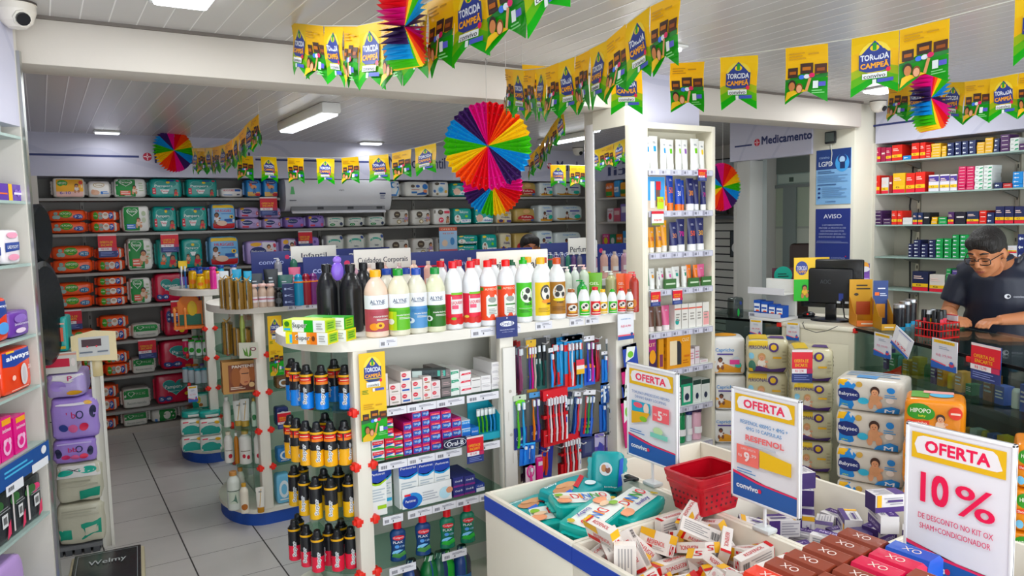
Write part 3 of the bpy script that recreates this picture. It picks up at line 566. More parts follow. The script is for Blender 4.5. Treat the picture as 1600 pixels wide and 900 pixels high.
# ============================================================ PRODUCTS ON THE BACK WALL
BWP = Pl(0, SF)
SK, HR = '#c98f6c', '#2c1c18'
PK = {  # kind: (base colour, printed front, printed side, crispness, depth)
 'hipo_y': ('#efeae2/g', 'r .1 .12 .97 .93 #f2b52a;e .3 .72 .17 .16 #3f9b35;t .3 .72 .26 .12 #f4f4e0 HIPOPO;r .1 .0 .97 .3 #eec4bc;t .38 .24 .34 .14 #5a4aa8 6-10;p .74 .58 .42 #c98f6c #2c1c18 #f0e8e0;e .88 .76 .07 .1 #e0503a'),
 'white_b': ('#efece8/g', 'e .48 .74 .26 .14 #b99a5c;e .48 .74 .23 .11 #f3efe6;t .48 .74 .32 .1 #8d7444 Personal;e .3 .3 .2 .16 #e0b79f;e .2 .36 .09 .12 #d9a98c;l .55 .2 .95 .4 2 #6d9ad4;e .6 .28 .06 .08 #3a78c8'),
 'pers': ('#ecebe6/g', 'r .02 .03 .66 .97 #1e8a45;h .36 .76 .42 .36 #ecf4ec;h .36 .765 .37 .31 #1e8a45;t .36 .79 .32 .1 #f4f8f2 Personal;r .18 .12 .5 .36 #e06a5a;l .2 .16 .48 .34 2 #f3d9cf;p .62 .52 .42 #c98f6c #2c1c18 #e8cdb8;l .76 .3 .93 .8 4 #b9c7a6'),
 'pers_b': ('#ecebe6/g', 'r .02 .03 .62 .97 #1e8a45;h .36 .76 .42 .34 #ecf4ec;h .36 .765 .37 .29 #1e8a45;t .36 .79 .32 .1 #f4f8f2 Personal;r .14 .1 .46 .3 #4a7fd0;l .16 .14 .44 .28 2 #dfe9f8;p .58 .44 .36 #d8a080 #6a4630 #e8cdb8;e .78 .7 .08 .1 #b9c7a6;e .78 .45 .08 .1 #c9d2b8'),
 'pamp': ('#17988f/g', 'h .5 .66 .72 .6 #8ad6cd;h .5 .665 .68 .56 #149088;e .56 .8 .06 .07 #e4c62a;t .42 .6 .56 .15 #f2f6f4 Pampers;r .05 .18 .17 .5 #cf2f45;l .07 .2 .15 .46 2 #f0c9c9;y #eef1f0 .3,.42 .6,.42 .52,.2 .38,.2;t .45 .34 .22 .09 #cf2f45 Pants;r .52 .86 .76 .95 #24408c;e .88 .9 .06 .06 #cf3a55;p .8 .34 .36 #c07f5c #2c1c18 #cf2f45'),
 'pamp_t': ('#17988f/g', 'h .55 .72 .7 .4 #8ad6cd;h .55 .725 .66 .36 #149088;e .55 .8 .08 .05 #e4c62a;t .5 .68 .6 .09 #f2f6f4 Pampers;y #eef1f0 .4,.55 .7,.55 .62,.42 .48,.42;r .12 .14 .36 .24 #e0603c;p .3 .42 .24 #b98a6a #2c1c18 #d8b09a;p .74 .36 .4 #b67a5a #2c1c18 #cf2f45'),
 'hugg': ('#7fb6e2/g', 'r .02 .02 .98 .24 #c02a34;r .04 .84 .96 .99 #eec927;t .5 .73 .66 .1 #d43c4a HUGGIES;l .4 .58 .9 .66 1 #4a86c8;e .82 .5 .09 .07 #f0c927;e .82 .5 .04 .035 #2b3a5e;r .52 .3 .84 .42 #2457a8;e .92 .34 .06 .07 #f0eef0;p .2 .55 .42 #8b5a3c #1a1214 #f0e8ea;e .4 .26 .22 .1 #e8c9b4'),
 'hugg_w': ('#efecea/g', 't .35 .72 .5 .2 #c83848 HUGGIES;r .62 .62 .9 .86 #2f5fae;l .1 .16 .5 .34 1 #3f78b8;r .7 .2 .85 .36 #6a6a78'),
 'disney': ('#3f8fd0/g', 'r .05 .02 .95 .3 #e8c07a;e .5 .85 .36 .12 #1d2f74;t .5 .85 .5 .08 #eef2fa Babysec;e .5 .58 .22 .12 #e4a878;p .55 .45 .3 #3f6fae #27406e #2d74b8;e .78 .14 .2 .1 #c8323e;e .3 .7 .1 .08 #d8603a'),
 'babs': ('#c3b0dc/g', 'e .12 .88 .12 .14 #ecb428;e .36 .6 .25 .22 #23306e;t .36 .6 .4 .13 #eef0f8 Babysec;r .1 .14 .42 .3 #d8485a;l .6 .3 .76 .6 2 #8f7fb4;e .88 .42 .09 .18 #d85a6a;e .88 .42 .05 .1 #f0d9e0'),
 'babs_l': ('#9d83cc/g', 'e .1 .84 .12 .12 #ecb428;e .38 .6 .25 .2 #23306e;t .38 .6 .4 .12 #eef0f8 Babysec;r .12 .12 .4 .26 #d8485a;e .75 .8 .06 .06 #5a3f94;e .6 .88 .05 .05 #5a3f94;e .84 .24 .09 .13 #c85a8a'),
 'babs_m': ('#b6a2d6/g', 'r .5 .04 .97 .95 #e6e2ea;e .3 .86 .18 .1 #ecb428;e .36 .55 .26 .2 #23306e;t .36 .55 .42 .12 #eef0f8 Babysec;p .7 .72 .4 #d8a080 #3a2a24 #e8d8d0;e .9 .8 .06 .1 #cf4a62;e .9 .5 .06 .1 #cf4a62'),
 'pompom': ('#e4e6df/g', 'e .45 .74 .34 .11 #3fae98;e .45 .66 .36 .1 #e4e6df;t .45 .76 .5 .1 #f2f8f4 Pompom;t .5 .54 .24 .1 #3a4a6a baby;e .28 .24 .16 .12 #2f8a4a;t .28 .24 .14 .1 #f2f8f4 G;e .8 .3 .09 .16 #33405e;e .12 .5 .06 .1 #c8ccd0'),
 'pompom_b': ('#e4e6df/g', 'e .45 .74 .34 .11 #3fae98;e .45 .66 .36 .1 #e4e6df;t .45 .76 .5 .1 #f2f8f4 Pompom;t .5 .54 .24 .1 #3a4a6a baby;e .3 .22 .2 .12 #3f86d0;p .8 .36 .36 #b98a6a #2c1c18 #33507e;e .85 .9 .09 .08 #2f4a8a'),
 'grey': ('#cfccc6/g', 'e .4 .68 .16 .2 #4a3c30;t .4 .68 .16 .1 #d9c9a4 toy;l .55 .86 .8 .94 1 #6a645c;e .48 .24 .11 .13 #9c8a5c;e .48 .24 .07 .08 #e6dcc8;l .16 .4 .6 .5 1 #8a857c;p .84 .62 .5 #c98f6c #3a2418 #a48fb8;l .64 .2 .74 .5 2 #8f8a9c'),
 'grey_p': ('#dcdad6/g', 'e .42 .76 .15 .16 #4a3c30;t .42 .76 .15 .08 #d9c9a4 toy;r .62 .68 .94 .84 #d8485e;e .44 .28 .14 .16 #d8485e;t .44 .28 .14 .14 #f6e8ea P;p .8 .4 .4 #a8704e #2c1c18 #c98f6c;e .08 .8 .05 .12 #8f8a84'),
 'blue_w': ('#e8ecee/g', 'e .3 .75 .3 .2 #2f86cc;e .42 .75 .2 .13 #e8ecee;r .05 .05 .7 .16 #2f6fb8;y #3f9ad8 .6,.2 .9,.6 .95,.5 .7,.1;l .7 .5 .85 .9 2 #2f5a9a'),
 'blue_f': ('#e2e1dc/g', 'e .34 .68 .08 .1 #5a4a3c;e .54 .68 .08 .1 #2f5aa8;l .28 .4 .6 .5 1 #b97a6a;r .28 .22 .5 .34 #2f6fae;y #2457a0 .5,.1 .96,.1 .96,.4 .7,.3 .5,.2;e .86 .66 .14 .18 #2f74c0;e .84 .36 .1 .1 #d8845a'),
 'grey_c': ('#dddcd8/g', 'e .28 .84 .14 .1 #4a3c30;r .48 .8 .76 .9 #2f5a9a;e .5 .46 .18 .22 #9cc4dc;e .5 .46 .12 .14 #5a9ac8;e .12 .36 .08 .1 #4a6aa0;e .8 .34 .08 .1 #d8a84a;e .28 .18 .07 .08 #8a7a5c'),
 'teal': ('#1c9c94/g', 'e .18 .9 .12 .08 #e8d03a;t .55 .74 .46 .2 #dff4f6 Babysec;e .2 .34 .18 .26 #e6ece6;p .2 .46 .3 #b07858 #241814 #e6ece6;r .36 .1 .92 .3 #f0f4f4;t .64 .2 .46 .14 #2f5aae 4(9_(;e .66 .5 .08 .08 #7ad04a'),
 'teal_w': ('#1c9c94/g', 'y #eaf0f0 .02,.02 .98,.02 .98,.3 .6,.46 .3,.3 .02,.56;e .16 .9 .13 .08 #e8d03a;t .52 .8 .42 .16 #2a4fae Babysec;e .24 .36 .18 .24 #e4c0ac;t .66 .2 .44 .16 #2f5aae 466)'),
 'beige': ('#cdc4aa/g', 'r .05 .04 .5 .3 #c88a2a;e .28 .2 .13 .14 #3a2a5e;e .6 .7 .14 .12 #c8a84a;l .5 .8 .9 .9 1 #6a5a9a;t .56 .5 .5 .13 #4a4080 Fralda;r .64 .06 .92 .26 #4a3f86'),
 'gold': ('#b39a62/g', 'r .06 .06 .94 .24 #a08445;e .54 .3 .42 .25 #a8242e;t .54 .4 .46 .13 #f2e6d8 Fofura;t .54 .2 .4 .09 #f2e6d8 Turminha;e .54 .78 .16 .16 #c9a070;e .86 .13 .1 .1 #2f5a9a'),
 'capr': ('#d4dcdc/g', 'y #c8943a .01,.02 .99,.02 .99,.2 .7,.14 .4,.26 .01,.2;t .52 .84 .5 .13 #2f86c8 Capricho;p .4 .5 .44 #7a4a34 #171014 #d8d0cc;r .5 .6 .86 .68 #4a4a9a;e .78 .3 .13 .13 #3fae9a;l .56 .4 .72 .54 2 #8a94b8'),
 'orange': ('#ee6646/g', 'e .46 .6 .17 .3 #4a9a2c;t .46 .66 .28 .17 #f2f4d8 HIPOPO;t .46 .44 .12 .1 #e8d03a baby;e .8 .4 .15 .2 #2f6f9a;t .8 .4 .2 .2 #dff0f4 M_22;e .16 .36 .07 .16 #9ab4b0;e .25 .36 .07 .16 #9ab4b0;e .2 .66 .06 .14 #8fb0a8'),
 'orange_b': ('#ee6646/g', 'e .46 .6 .17 .3 #4a9a2c;t .46 .66 .28 .17 #f2f4d8 HIPOPO;t .46 .44 .12 .1 #e8d03a baby;e .8 .4 .15 .2 #2c4f9a;t .8 .4 .2 .2 #dfe6f4 P_20;e .16 .36 .07 .16 #9ab4b0;e .25 .36 .07 .16 #9ab4b0;e .2 .66 .06 .14 #8fb0a8'),
 'orange_e': ('#ee6646/g', 'r .86 .08 .98 .92 #d9d4cc;e .18 .5 .1 .34 #4a9a2c;t .18 .5 .14 .13 #f2f4d8 baby;e .36 .66 .08 .15 #9aa8a0;e .36 .32 .08 .15 #9aa8a0;e .54 .52 .12 .3 #e6e0d8;e .54 .6 .07 .12 #c8a890;e .74 .5 .09 .3 #2c4f9a;t .74 .5 .1 .3 #e6ecf6 P'),
 'pamp_r': ('#c32a48/g', 'h .56 .58 .74 .62 #78cfc4;h .56 .585 .7 .58 #128a84;t .5 .56 .5 .17 #f2f6f4 Pampers;t .5 .42 .34 .06 #dff0ee Supersec;e .14 .18 .12 .1 #1f3f86;e .34 .18 .11 .1 #1f3f86;t .14 .18 .1 .09 #eef4fa 5;t .34 .18 .12 .09 #eef4fa 48;e .9 .3 .1 .07 #e8c42a;e .94 .14 .06 .05 #2f9a4a'),
 'pamp_l': ('#b82844/g', 'e .2 .66 .11 .2 #20397c;t .2 .72 .1 .08 #eef4fa XG;t .2 .58 .1 .08 #eef4fa 58;e .55 .3 .16 .14 #f0b24a;e .5 .26 .1 .12 #f4f0ec;e .7 .2 .12 .1 #f0d04a;e .84 .4 .1 .2 #2f9a8a'),
 'pers_l': ('#e2e0d8/g', 'r .01 .5 .97 .97 #1e8a45;h .3 .74 .24 .3 #ecf4ec;h .3 .745 .2 .25 #1e8a45;t .62 .74 .4 .14 #b9c9b4 P_M_G_XG;t .5 .28 .7 .14 #8f948c Recem-nascido'),
 'pers_d': ('#e4e2da/g', 'r .3 .02 .98 .98 #1c8240;e .6 .5 .14 .3 #e6e6dc;e .78 .7 .04 .07 #e6e6dc;e .84 .4 .04 .07 #e6e6dc;e .2 .5 .12 .3 #e0ded4;r .1 .05 .22 .3 #4a7fc0'),
}
DESC = {'hipo_y': 'yellow soft diaper pack', 'white_b': 'small white baby wipes pack', 'pers': 'green and white diaper pack', 'pers_b': 'green and white diaper pack with blue badge', 'pamp': 'teal heart diaper pack', 'pamp_t': 'tall teal diaper pack', 'hugg': 'light blue and red diaper pack', 'hugg_w': 'low white wipes pack', 'disney': 'blue beach-print swim diaper pack', 'babs': 'lilac diaper pack', 'babs_l': 'purple puffy diaper pack', 'babs_m': 'purple and white diaper pack', 'pompom': 'white and green diaper pack', 'pompom_b': 'white pack with green arc', 'grey': 'pale grey diaper pack', 'grey_p': 'pale pack with pink badge', 'blue_w': 'white pack with blue swirl', 'blue_f': 'white pack with blue fish', 'grey_c': 'pale pack with blue cloud', 'teal': 'teal cartoon-child diaper pack', 'teal_w': 'teal and white diaper pack', 'beige': 'beige diaper pack', 'gold': 'gold and red diaper pack', 'capr': 'white and ochre diaper pack', 'orange': 'orange flat diaper pack', 'orange_b': 'orange flat diaper pack with blue badge', 'orange_e': 'orange diaper pack seen end-on', 'pamp_r': 'red diaper pack with teal heart', 'pamp_l': 'red diaper pack with navy oval', 'pers_l': 'low green and white diaper pack', 'pers_d': 'green spotted diaper pack'}
def prow(pl, z, items, where, group, name='diaper_pack', cat='diaper pack', d=.2, front=.02, colpos=True):
    n = len(items)
    for i, it in enumerate(items):
        k, l, r, t = it[:4]; st = it[4] if len(it) > 4 else 1
        u0, _ = pl.hit(l, t); u1, _ = pl.hit(r, t); _, zt = pl.hit((l+r)/2, t); w = abs(u1-u0)*.985-.02; h = max(.03, (min([zt]+[q-.034 for q in BWZ+[2.225] if q > z+.05])-z-.006)/st); c, sp = PK[k][:2]
        me = soft(w, h, d, c, sp, seed=hash(k) % 97+i, p=8 if h > w*.6 else 5, wr=.03).mesh(name)
        for j in range(st):
            ww = '' if st == 1 else ', '+('lower' if j == 0 else 'upper' if st == 2 or j == 2 else 'middle')+' one'
            tag(link(name, me, None, pl.w((u0+u1)/2, front+rnd.uniform(0, .02), z+.005+h*j), pl.a), f'{DESC[k]} {nth(i, n)} on {where}{ww}', cat, group)
prow(BWP, BWZ[0], [('hipo_y', 78, 134, 275), ('white_b', 135, 174, 282), ('pers', 175, 230, 272.5), ('pamp', 231, 286, 272.5), ('pamp', 288, 342, 272.5), ('hugg_w', 343, 383, 293), ('disney', 383, 409, 276), ('disney', 410, 437, 276)], 'top wall shelf left of air conditioner', 'diaper packs on the back wall')
prow(BWP, BWZ[0], [('blue_w', 608, 627, 281), ('blue_f', 631, 674, 281), ('grey_c', 675, 704, 280), ('teal_w', 705, 741, 285), ('teal_w', 742, 775, 285), ('beige', 776, 806, 286), ('gold', 807, 842, 284), ('capr', 843, 868, 282), ('capr', 869, 914, 282)], 'top wall shelf right of air conditioner', 'diaper packs on the back wall')
prow(BWP, BWZ[1], [('orange_b', 71, 137, 327, 2), ('orange_e', 138, 187, 328, 2), ('pers_b', 188, 235, 321), ('pamp', 236, 278, 322), ('pamp', 279, 326, 322), ('hugg', 328, 370, 318), ('babs', 372, 409, 323, 2), ('babs', 410, 443, 324, 2), ('babs_l', 444, 480, 338), ('babs_l', 481, 510, 336), ('pompom', 511, 541, 338), ('pompom', 542, 573, 338), ('pompom', 574, 606, 337), ('grey', 607, 642, 327), ('grey', 643, 676, 327), ('grey_p', 677, 708, 325), ('teal', 709, 741, 325), ('teal_w', 742, 775, 325), ('beige', 776, 804, 330), ('gold', 805, 841, 325), ('capr', 842, 868, 320), ('capr', 869, 916, 320)], 'second wall shelf', 'diaper packs on the back wall')
prow(BWP, BWZ[2], [('orange', 77, 147, 384, 2), ('orange_e', 148, 195, 386, 2), ('pers', 196, 240, 372), ('pamp_t', 243, 279, 373), ('pamp_t', 281, 318, 373), ('hugg', 325, 376, 369), ('babs_m', 383, 437, 376), ('babs_m', 438, 466, 372), ('babs_l', 467, 503, 370), ('pompom_b', 509, 540, 367), ('pompom_b', 542, 573, 366), ('pompom_b', 575, 603, 364), ('grey', 604, 643, 374), ('grey', 644, 682, 372), ('grey_p', 683, 712, 370), ('teal', 714, 752, 367, 2), ('teal', 753, 781, 366), ('beige', 782, 803, 364), ('gold', 804, 839, 364), ('capr', 840, 868, 360), ('capr', 869, 914, 362)], 'third wall shelf', 'diaper packs on the back wall')
prow(BWP, BWZ[3], [('orange', 80, 147, 442, 2), ('orange_e', 148, 198, 424, 3), ('pers', 200, 238, 434), ('pamp_r', 239, 291, 427), ('pamp_r', 293, 340, 427)], 'fourth wall shelf', 'diaper packs on the back wall')
prow(BWP, BWZ[4], [('orange', 100, 150, 516), ('orange_e', 152, 202, 494, 2), ('pers_l', 203, 252, 506), ('pamp_l', 244+9, 296, 474), ('pamp_l', 297, 345, 474)], 'fifth wall shelf', 'diaper packs on the back wall')
prow(BWP, BWZ[5], [('orange_e', 126, 158, 556, 2), ('orange_e', 160, 203, 550, 2), ('pers_l', 204, 245, 560), ('pamp_r', 247, 324, 520)], 'sixth wall shelf', 'diaper packs on the back wall')
prow(BWP, BWZ[6], [('orange_e', 140, 186, 603, 2), ('pers_l', 189, 237, 608), ('pamp_r', 240, 300, 578)], 'seventh wall shelf', 'diaper packs on the back wall')
prow(BWP, BWZ[7], [('orange_e', 142, 186, 655), ('pers_l', 190, 233, 641), ('pers_d', 234, 280, 637), ('pers_d', 281, 316, 630)], 'bottom wall shelf', 'diaper packs on the back wall')
for l, r, t, b_, w_ in ((152, 181, 366, 402, 'under the second shelf, leftmost'), (250, 278, 365, 394, 'over the tall teal packs'), (405, 432, 308, 337, 'over the lilac packs'), (465, 487, 361, 388, 'below the purple puffy packs'), (94, 127, 484, 515, 'above the scale display, far left'), (215, 243, 530, 560, 'under the fifth shelf'), (266, 293, 469, 503, 'left of the orange display tray')):
    sign_at(BWP, l, r, t, b_, -.012, '#2b3a78', OFE, 'price_sign', 'red OFERTA DE ENCARTE sign on the diaper wall '+w_, 'red price signs on the diaper wall', 'price sign')
sign_at(BWP, 685, 713, 355, 393, -.012, '#a9c8e6', 'r 0 .85 1 1 #d0604a;t .5 .92 .8 .06 #f2e8d0 OFERTA;t .5 .74 .6 .06 #d0604a R$_32,90;e .3 .35 .16 .14 #e8cdb8;e .72 .42 .12 .16 #4a86c0;r 0 0 1 .1 #c86a78', 'price_sign', 'light blue offer sign over the pale grey packs', 'red price signs on the diaper wall', 'price sign')
# side wall packs (seen edge-on and in the mirror)
SD = [('#e0763a', 'r .1 .1 .9 .4 #3f9a4a;t .5 .7 .7 .2 #fff Kids'), ('#e8e4e6', 'e .5 .4 .3 .25 #cf3a55;t .5 .8 .7 .13 #c83a5a Nutri'), ('#e24f9a', 'e .5 .5 .3 .25 #f2e04a;t .5 .85 .7 .12 #fff Kids'), ('#4a9ad0', 'r .1 .3 .9 .6 #f4f4f4;t .5 .45 .6 .15 #2f5aa0 Vita'), ('#c8687a', 'r .1 .5 .9 .8 #e8c4c4'), ('#2f8a6a', 'e .5 .5 .3 .25 #e8ece8'), ('#e0a02a', 'r .1 .2 .9 .5 #3a7a3a'), ('#8a7ab8', 'r .1 .5 .9 .85 #e8e4f0')]
n_ = 0
for si, z in enumerate(LZ[:5]):
    u = .1
    while u < 3.2:
        c, sp = SD[(n_*5+si) % 8]; w = rnd.uniform(.09, .14); h = rnd.uniform(.14, .2)
        me = carton(w, h, .08, c, sp).mesh('carton') if si else soft(w, h, .08, c, sp, fin=False).mesh('pack')
        tag(link('medicine_carton' if si else 'snack_pack', me, None, LP.w(u+w/2-.15, .02, z+.003), LP.a), f'boxed product {ORD[min(31, n_ % 32)]} along the {ORD[si]} side wall shelf at far left', 'boxed product', 'boxed products on the left side wall'); u += w+.015; n_ += 1
# air conditioner
ax0, _ = BWP.hit(443, 300); ax1, _ = BWP.hit(607, 300); za = BWP.hit(520, 281)[1]; zb = BWP.hit(520, 332)[1]; w = ax1-ax0; h = za-zb
t = thing('air_conditioner', 'white split air conditioner mounted across the diaper shelves', 'air conditioner', (ax0, SF-.02, zb)); 
b = B(); pr = [(-.0, .1*h), (-.03, .22*h), (-.05, .4*h), (-.055, .75*h), (-.035, .97*h), (.0, h), (.2, h), (.2, .05*h), (.03, .05*h)]
k = len(pr); b.add([(0, y, z) for y, z in pr]+[(w, y, z) for y, z in pr], [tuple(range(k)), tuple(range(2*k-1, k-1, -1))]+[(i, k+i, k+(i+1) % k, (i+1) % k) for i in range(k)], '#dedee2/g'); part('housing', b, t)
b = B(); b.box(.05, w-.07, -.035, .0, .03*h, .19*h, '#77787c'); 
for q in range(3): b.box(.3+q*.3, .36+q*.3, -.037, .01, .1*h, .17*h, '#2b2c30')
part('air_outlet', b, t); b = B(); b.add([(.05, -.065, -.02*h), (w-.07, -.065, -.02*h), (w-.07, .0, .05*h), (.05, .0, .05*h), (.05, -.062, .03*h), (w-.07, -.062, .03*h), (w-.07, .0, .1*h), (.05, .0, .1*h)], [(0, 3, 2, 1), (4, 5, 6, 7), (0, 1, 5, 4), (1, 2, 6, 5), (2, 3, 7, 6), (3, 0, 4, 7)], '#d0d0d6/g'); part('louvre', b, t)
b = B(); paint(b, flat((0, -.0562, .3*h), (w, 0, 0), (0, .001, .5*h)), 't .51 .75 .05 .1 #6a6a72 elgin;r .88 .5 .94 .6 #23305e;l .885 .2 .935 .45 3 #6a6a8a;y #6ab87a .04,.5 .08,.5 .07,.95 .05,.95;r .03 .1 .09 .16 #6a6a72', 1); part('decals', b, t)
# ============================================================ GONDOLA PRODUCTS
def capped(name, bc, loc, rz, label, cat, group=None, cap='cap'):
    t = thing(name, label, cat, loc, rz, group); part('body', bc[0], t); part(cap, bc[1], t); return t
TOP = 1.30
def stand(px, pyb, pyt, wpx, z=TOP):
    q = at(px, pyb, z=z); D = (q-O3).dot(fw); r = wpx*D/FOC/2; d = Vector((ray(px, pyb).x, ray(px, pyb).y, 0)).normalized()
    c = q+d*r*.8; c.z += .0015; zt = at(px, pyt, x=None, y=c.y).z if True else 0
    return c, r, zt-z
def face(px): d = ray(px, 400); return -math.atan2(d.x, d.y)     # turned to the camera: local -y looks back along the ray
ALY = lambda c, c2, x: f'r 0 .0 1 .62 {c};r 0 .62 1 1 #eceef0;t .55 .82 .5 .11 #4a5a78 ALYNE;r .35 .745 .75 .757 #4a5a78;r .3 .46 1 .55 {c2};t .66 .42 .5 .05 #f0f0ea nutritivo;l .5 .3 .95 .36 2 #e8e8e0;{x}'
SH = [
 (590, 528, 422, 37, '#ecd2c0/g', '#f2b21c/g', 'flip', ALY('#b0525c', '#a84854', 'e .42 .14 .15 .1 #e8952a;e .6 .17 .13 .09 #f2b84a;e .6 .17 .05 .04 #8a3a2a'), 'peach coloured bottle with yellow cap and rose label'),
 (625, 525.5, 420, 34, '#e3dfc8/g', '#0f8f3c/g', 'flip', ALY('#6cb81e', '#5aa81a', 'r .0 .0 .3 .52 #c8d81e;r .3 .0 .42 .52 #a8d01e;e .22 .24 .12 .08 #e8f0dc'), 'cream bottle with green cap and lime label'),
 (653, 522, 419, 32, '#dfdccd/g', '#2b4ba4/g', 'flip', ALY('#5e94c6', '#4a80b8', 'e .28 .22 .13 .08 #dfe8f4;e .24 .24 .06 .05 #2450a0'), 'cream bottle with blue cap and sky blue label'),
 (682, 519.5, 418, 31, '#dfe0c4/g', '#118a42/g', 'flip', ALY('#2f6a22', '#265a1c', 'r .0 .0 .3 .52 #3f8a2a;e .26 .24 .13 .08 #e8ece0;e .26 .24 .06 .05 #3a4a3a'), 'cream bottle with green cap and dark green label'),
 (710, 515.5, 408.5, 28, '#eceef0/g', '#d81f3c/g', 'flip', 'r 0 0 1 .8 #dc2448;r .4 .26 1 .74 #e8e4e4;r .42 .78 1 .84 #7ab83a;r .44 .66 .95 .74 #d84a62;t .68 .56 .5 .1 #d83050 LIQUIDO;r .44 .4 .7 .5 #e0607a;e .2 .08 .22 .1 #c8202c;e .5 .06 .2 .09 #d03a30;e .8 .07 .2 .1 #c8202c;e .5 .14 .1 .04 #7ab83a', 'white bottle with red cap and strawberry label, left one'),
 (738, 512.5, 408, 28, '#eceef0/g', '#d81f3c/g', 'flip', 'r 0 0 1 .8 #dc2448;r .4 .26 1 .74 #e8e4e4;r .42 .78 1 .84 #7ab83a;r .44 .66 .95 .74 #d84a62;t .68 .56 .5 .1 #d83050 LIQUIDO;r .44 .4 .7 .5 #e0607a;e .2 .08 .22 .1 #d84a3a;e .5 .06 .2 .09 #d03a30;e .8 .07 .2 .1 #c8202c;e .3 .16 .1 .04 #e8d06a', 'white bottle with red cap and strawberry label, right one'),
 (764, 510, 407, 28, '#eceef0/g', '#e8352c/g', 'flip', 'r 0 0 1 .96 #e8571e;r .04 .84 .3 .93 #4a8a2a;t .64 .88 .56 .07 #f4d8c0 AMIDO;y #e8e8e2 .42,.14 .5,.08 .86,.08 .95,.14 .95,.66 .86,.72 .5,.72 .42,.66;e .68 .58 .18 .08 #9aa09a;r .48 .4 .92 .44 #3a7a3a;l .52 .16 .88 .34 4 #9aa09a', 'white bottle with red cap and orange label, left one'),
 (792, 507, 406, 28, '#eceef0/g', '#e8352c/g', 'flip', 'r 0 0 1 .96 #e8571e;r .04 .84 .3 .93 #4a8a2a;t .64 .88 .56 .07 #f4d8c0 AMIDO;y #e8e8e2 .42,.14 .5,.08 .86,.08 .95,.14 .95,.66 .86,.72 .5,.72 .42,.66;e .68 .58 .18 .08 #9aa09a;r .48 .4 .92 .44 #3a7a3a;l .52 .16 .88 .34 4 #9aa09a', 'white bottle with red cap and orange label, right one'),
 (819, 504.5, 402, 26.5, '#eef0f0/g', '#12b02c/g', 'disc', 'r .14 0 1 .97 #56bc1c;e .66 .62 .3 .22 #e8ece0;e .7 .74 .12 .08 #2b302c;e .58 .56 .1 .08 #2b302c;e .8 .5 .08 .06 #2b302c;t .72 .36 .36 .06 #23402a MILK;r .3 .24 .95 .25 #d8f0c8;l .35 .12 .8 .2 2 #3a7a1a', 'white bottle with green disc cap and cow on green label'),
 (846, 502.5, 402.5, 28, '#eef0f0/g', '#f2bc1c/g', 'flip', 'r .24 0 1 .97 #ecc814;e .74 .66 .26 .24 #4a4640;e .76 .64 .22 .2 #e8e4dc;e .72 .74 .1 .08 #2b302c;e .8 .54 .09 .07 #2b302c;e .76 .42 .22 .06 #e8962a;r .76 .32 .98 .37 #2b302c;l .4 .1 .9 .24 3 #b08a14', 'white bottle with yellow cap and cow on yellow label'),
 (871, 499.5, 403, 27, '#eef0f0/g', '#c4552a/g', 'flip', 'r .1 0 1 .97 #a8762e;e .62 .66 .3 .24 #e4e0d6;e .62 .78 .16 .1 #2b2826;e .52 .6 .1 .08 #2b2826;e .78 .6 .08 .07 #2b2826;e .6 .44 .26 .05 #e8d43a;t .66 .36 .3 .05 #2b2826 MEL;l .3 .1 .9 .24 3 #7a5220', 'white bottle with brown cap and cow on caramel label')]
TM = {}
for px, pb, pt, wp, bc, cc, ck, sp, lb in SH:
    c, r, h = stand(px, pb, pt, wp); capped('shampoo_bottle', bottle(h, r, bc, cc, ck, sp, lz=(.1, .7)), c, face(px), lb+', front row', 'shampoo bottle', 'shampoo bottles on the nearest gondola')
def SM(c): return f'r .18 0 1 .96 {c};e .6 .6 .28 .25 #e8e4dc;e .66 .68 .1 .1 #2b2826;e .5 .55 .08 .08 #2b2826;e .6 .34 .24 .06 #e8b43a;l .3 .08 .9 .2 1 #f0ece0'
for px, pb, pt, wp, cc, ck, lc, d in ((893, 497.5, 452, 20, '#9a5a30/g', 'flip', '#a4602c', 'brown cap'), (912.5, 496, 447, 18, '#12b02c/g', 'disc', '#4ab81c', 'green pointed cap'), (930, 494.8, 448.6, 17, '#cc2434/g', 'flip', '#d8303c', 'crimson cap'), (942, 492.5, 452.5, 14.5, '#eebc1c/g', 'flip', '#e0b81c', 'yellow cap'), (957, 491.5, 452, 14.5, '#12b02c/g', 'disc', '#4ab81c', 'green disc cap'), (971, 489, 450, 14.5, '#cc2434/g', 'disc', '#d8303c', 'dark red cap'), (984, 489, 452, 13, '#7a4a30/g', 'flip', '#8a5a3a', 'dark brown cap')):
    c, r, h = stand(px, pb, pt, wp); capped('conditioner_bottle', bottle(h, r, '#eef0f0/g', cc, ck, SM(lc), sh=.62, lz=(.06, .6), neck=.5), c, face(px), f'small white cow-label bottle with {d}, right end of gondola top', 'hair product bottle', 'small bottles on the nearest gondola')
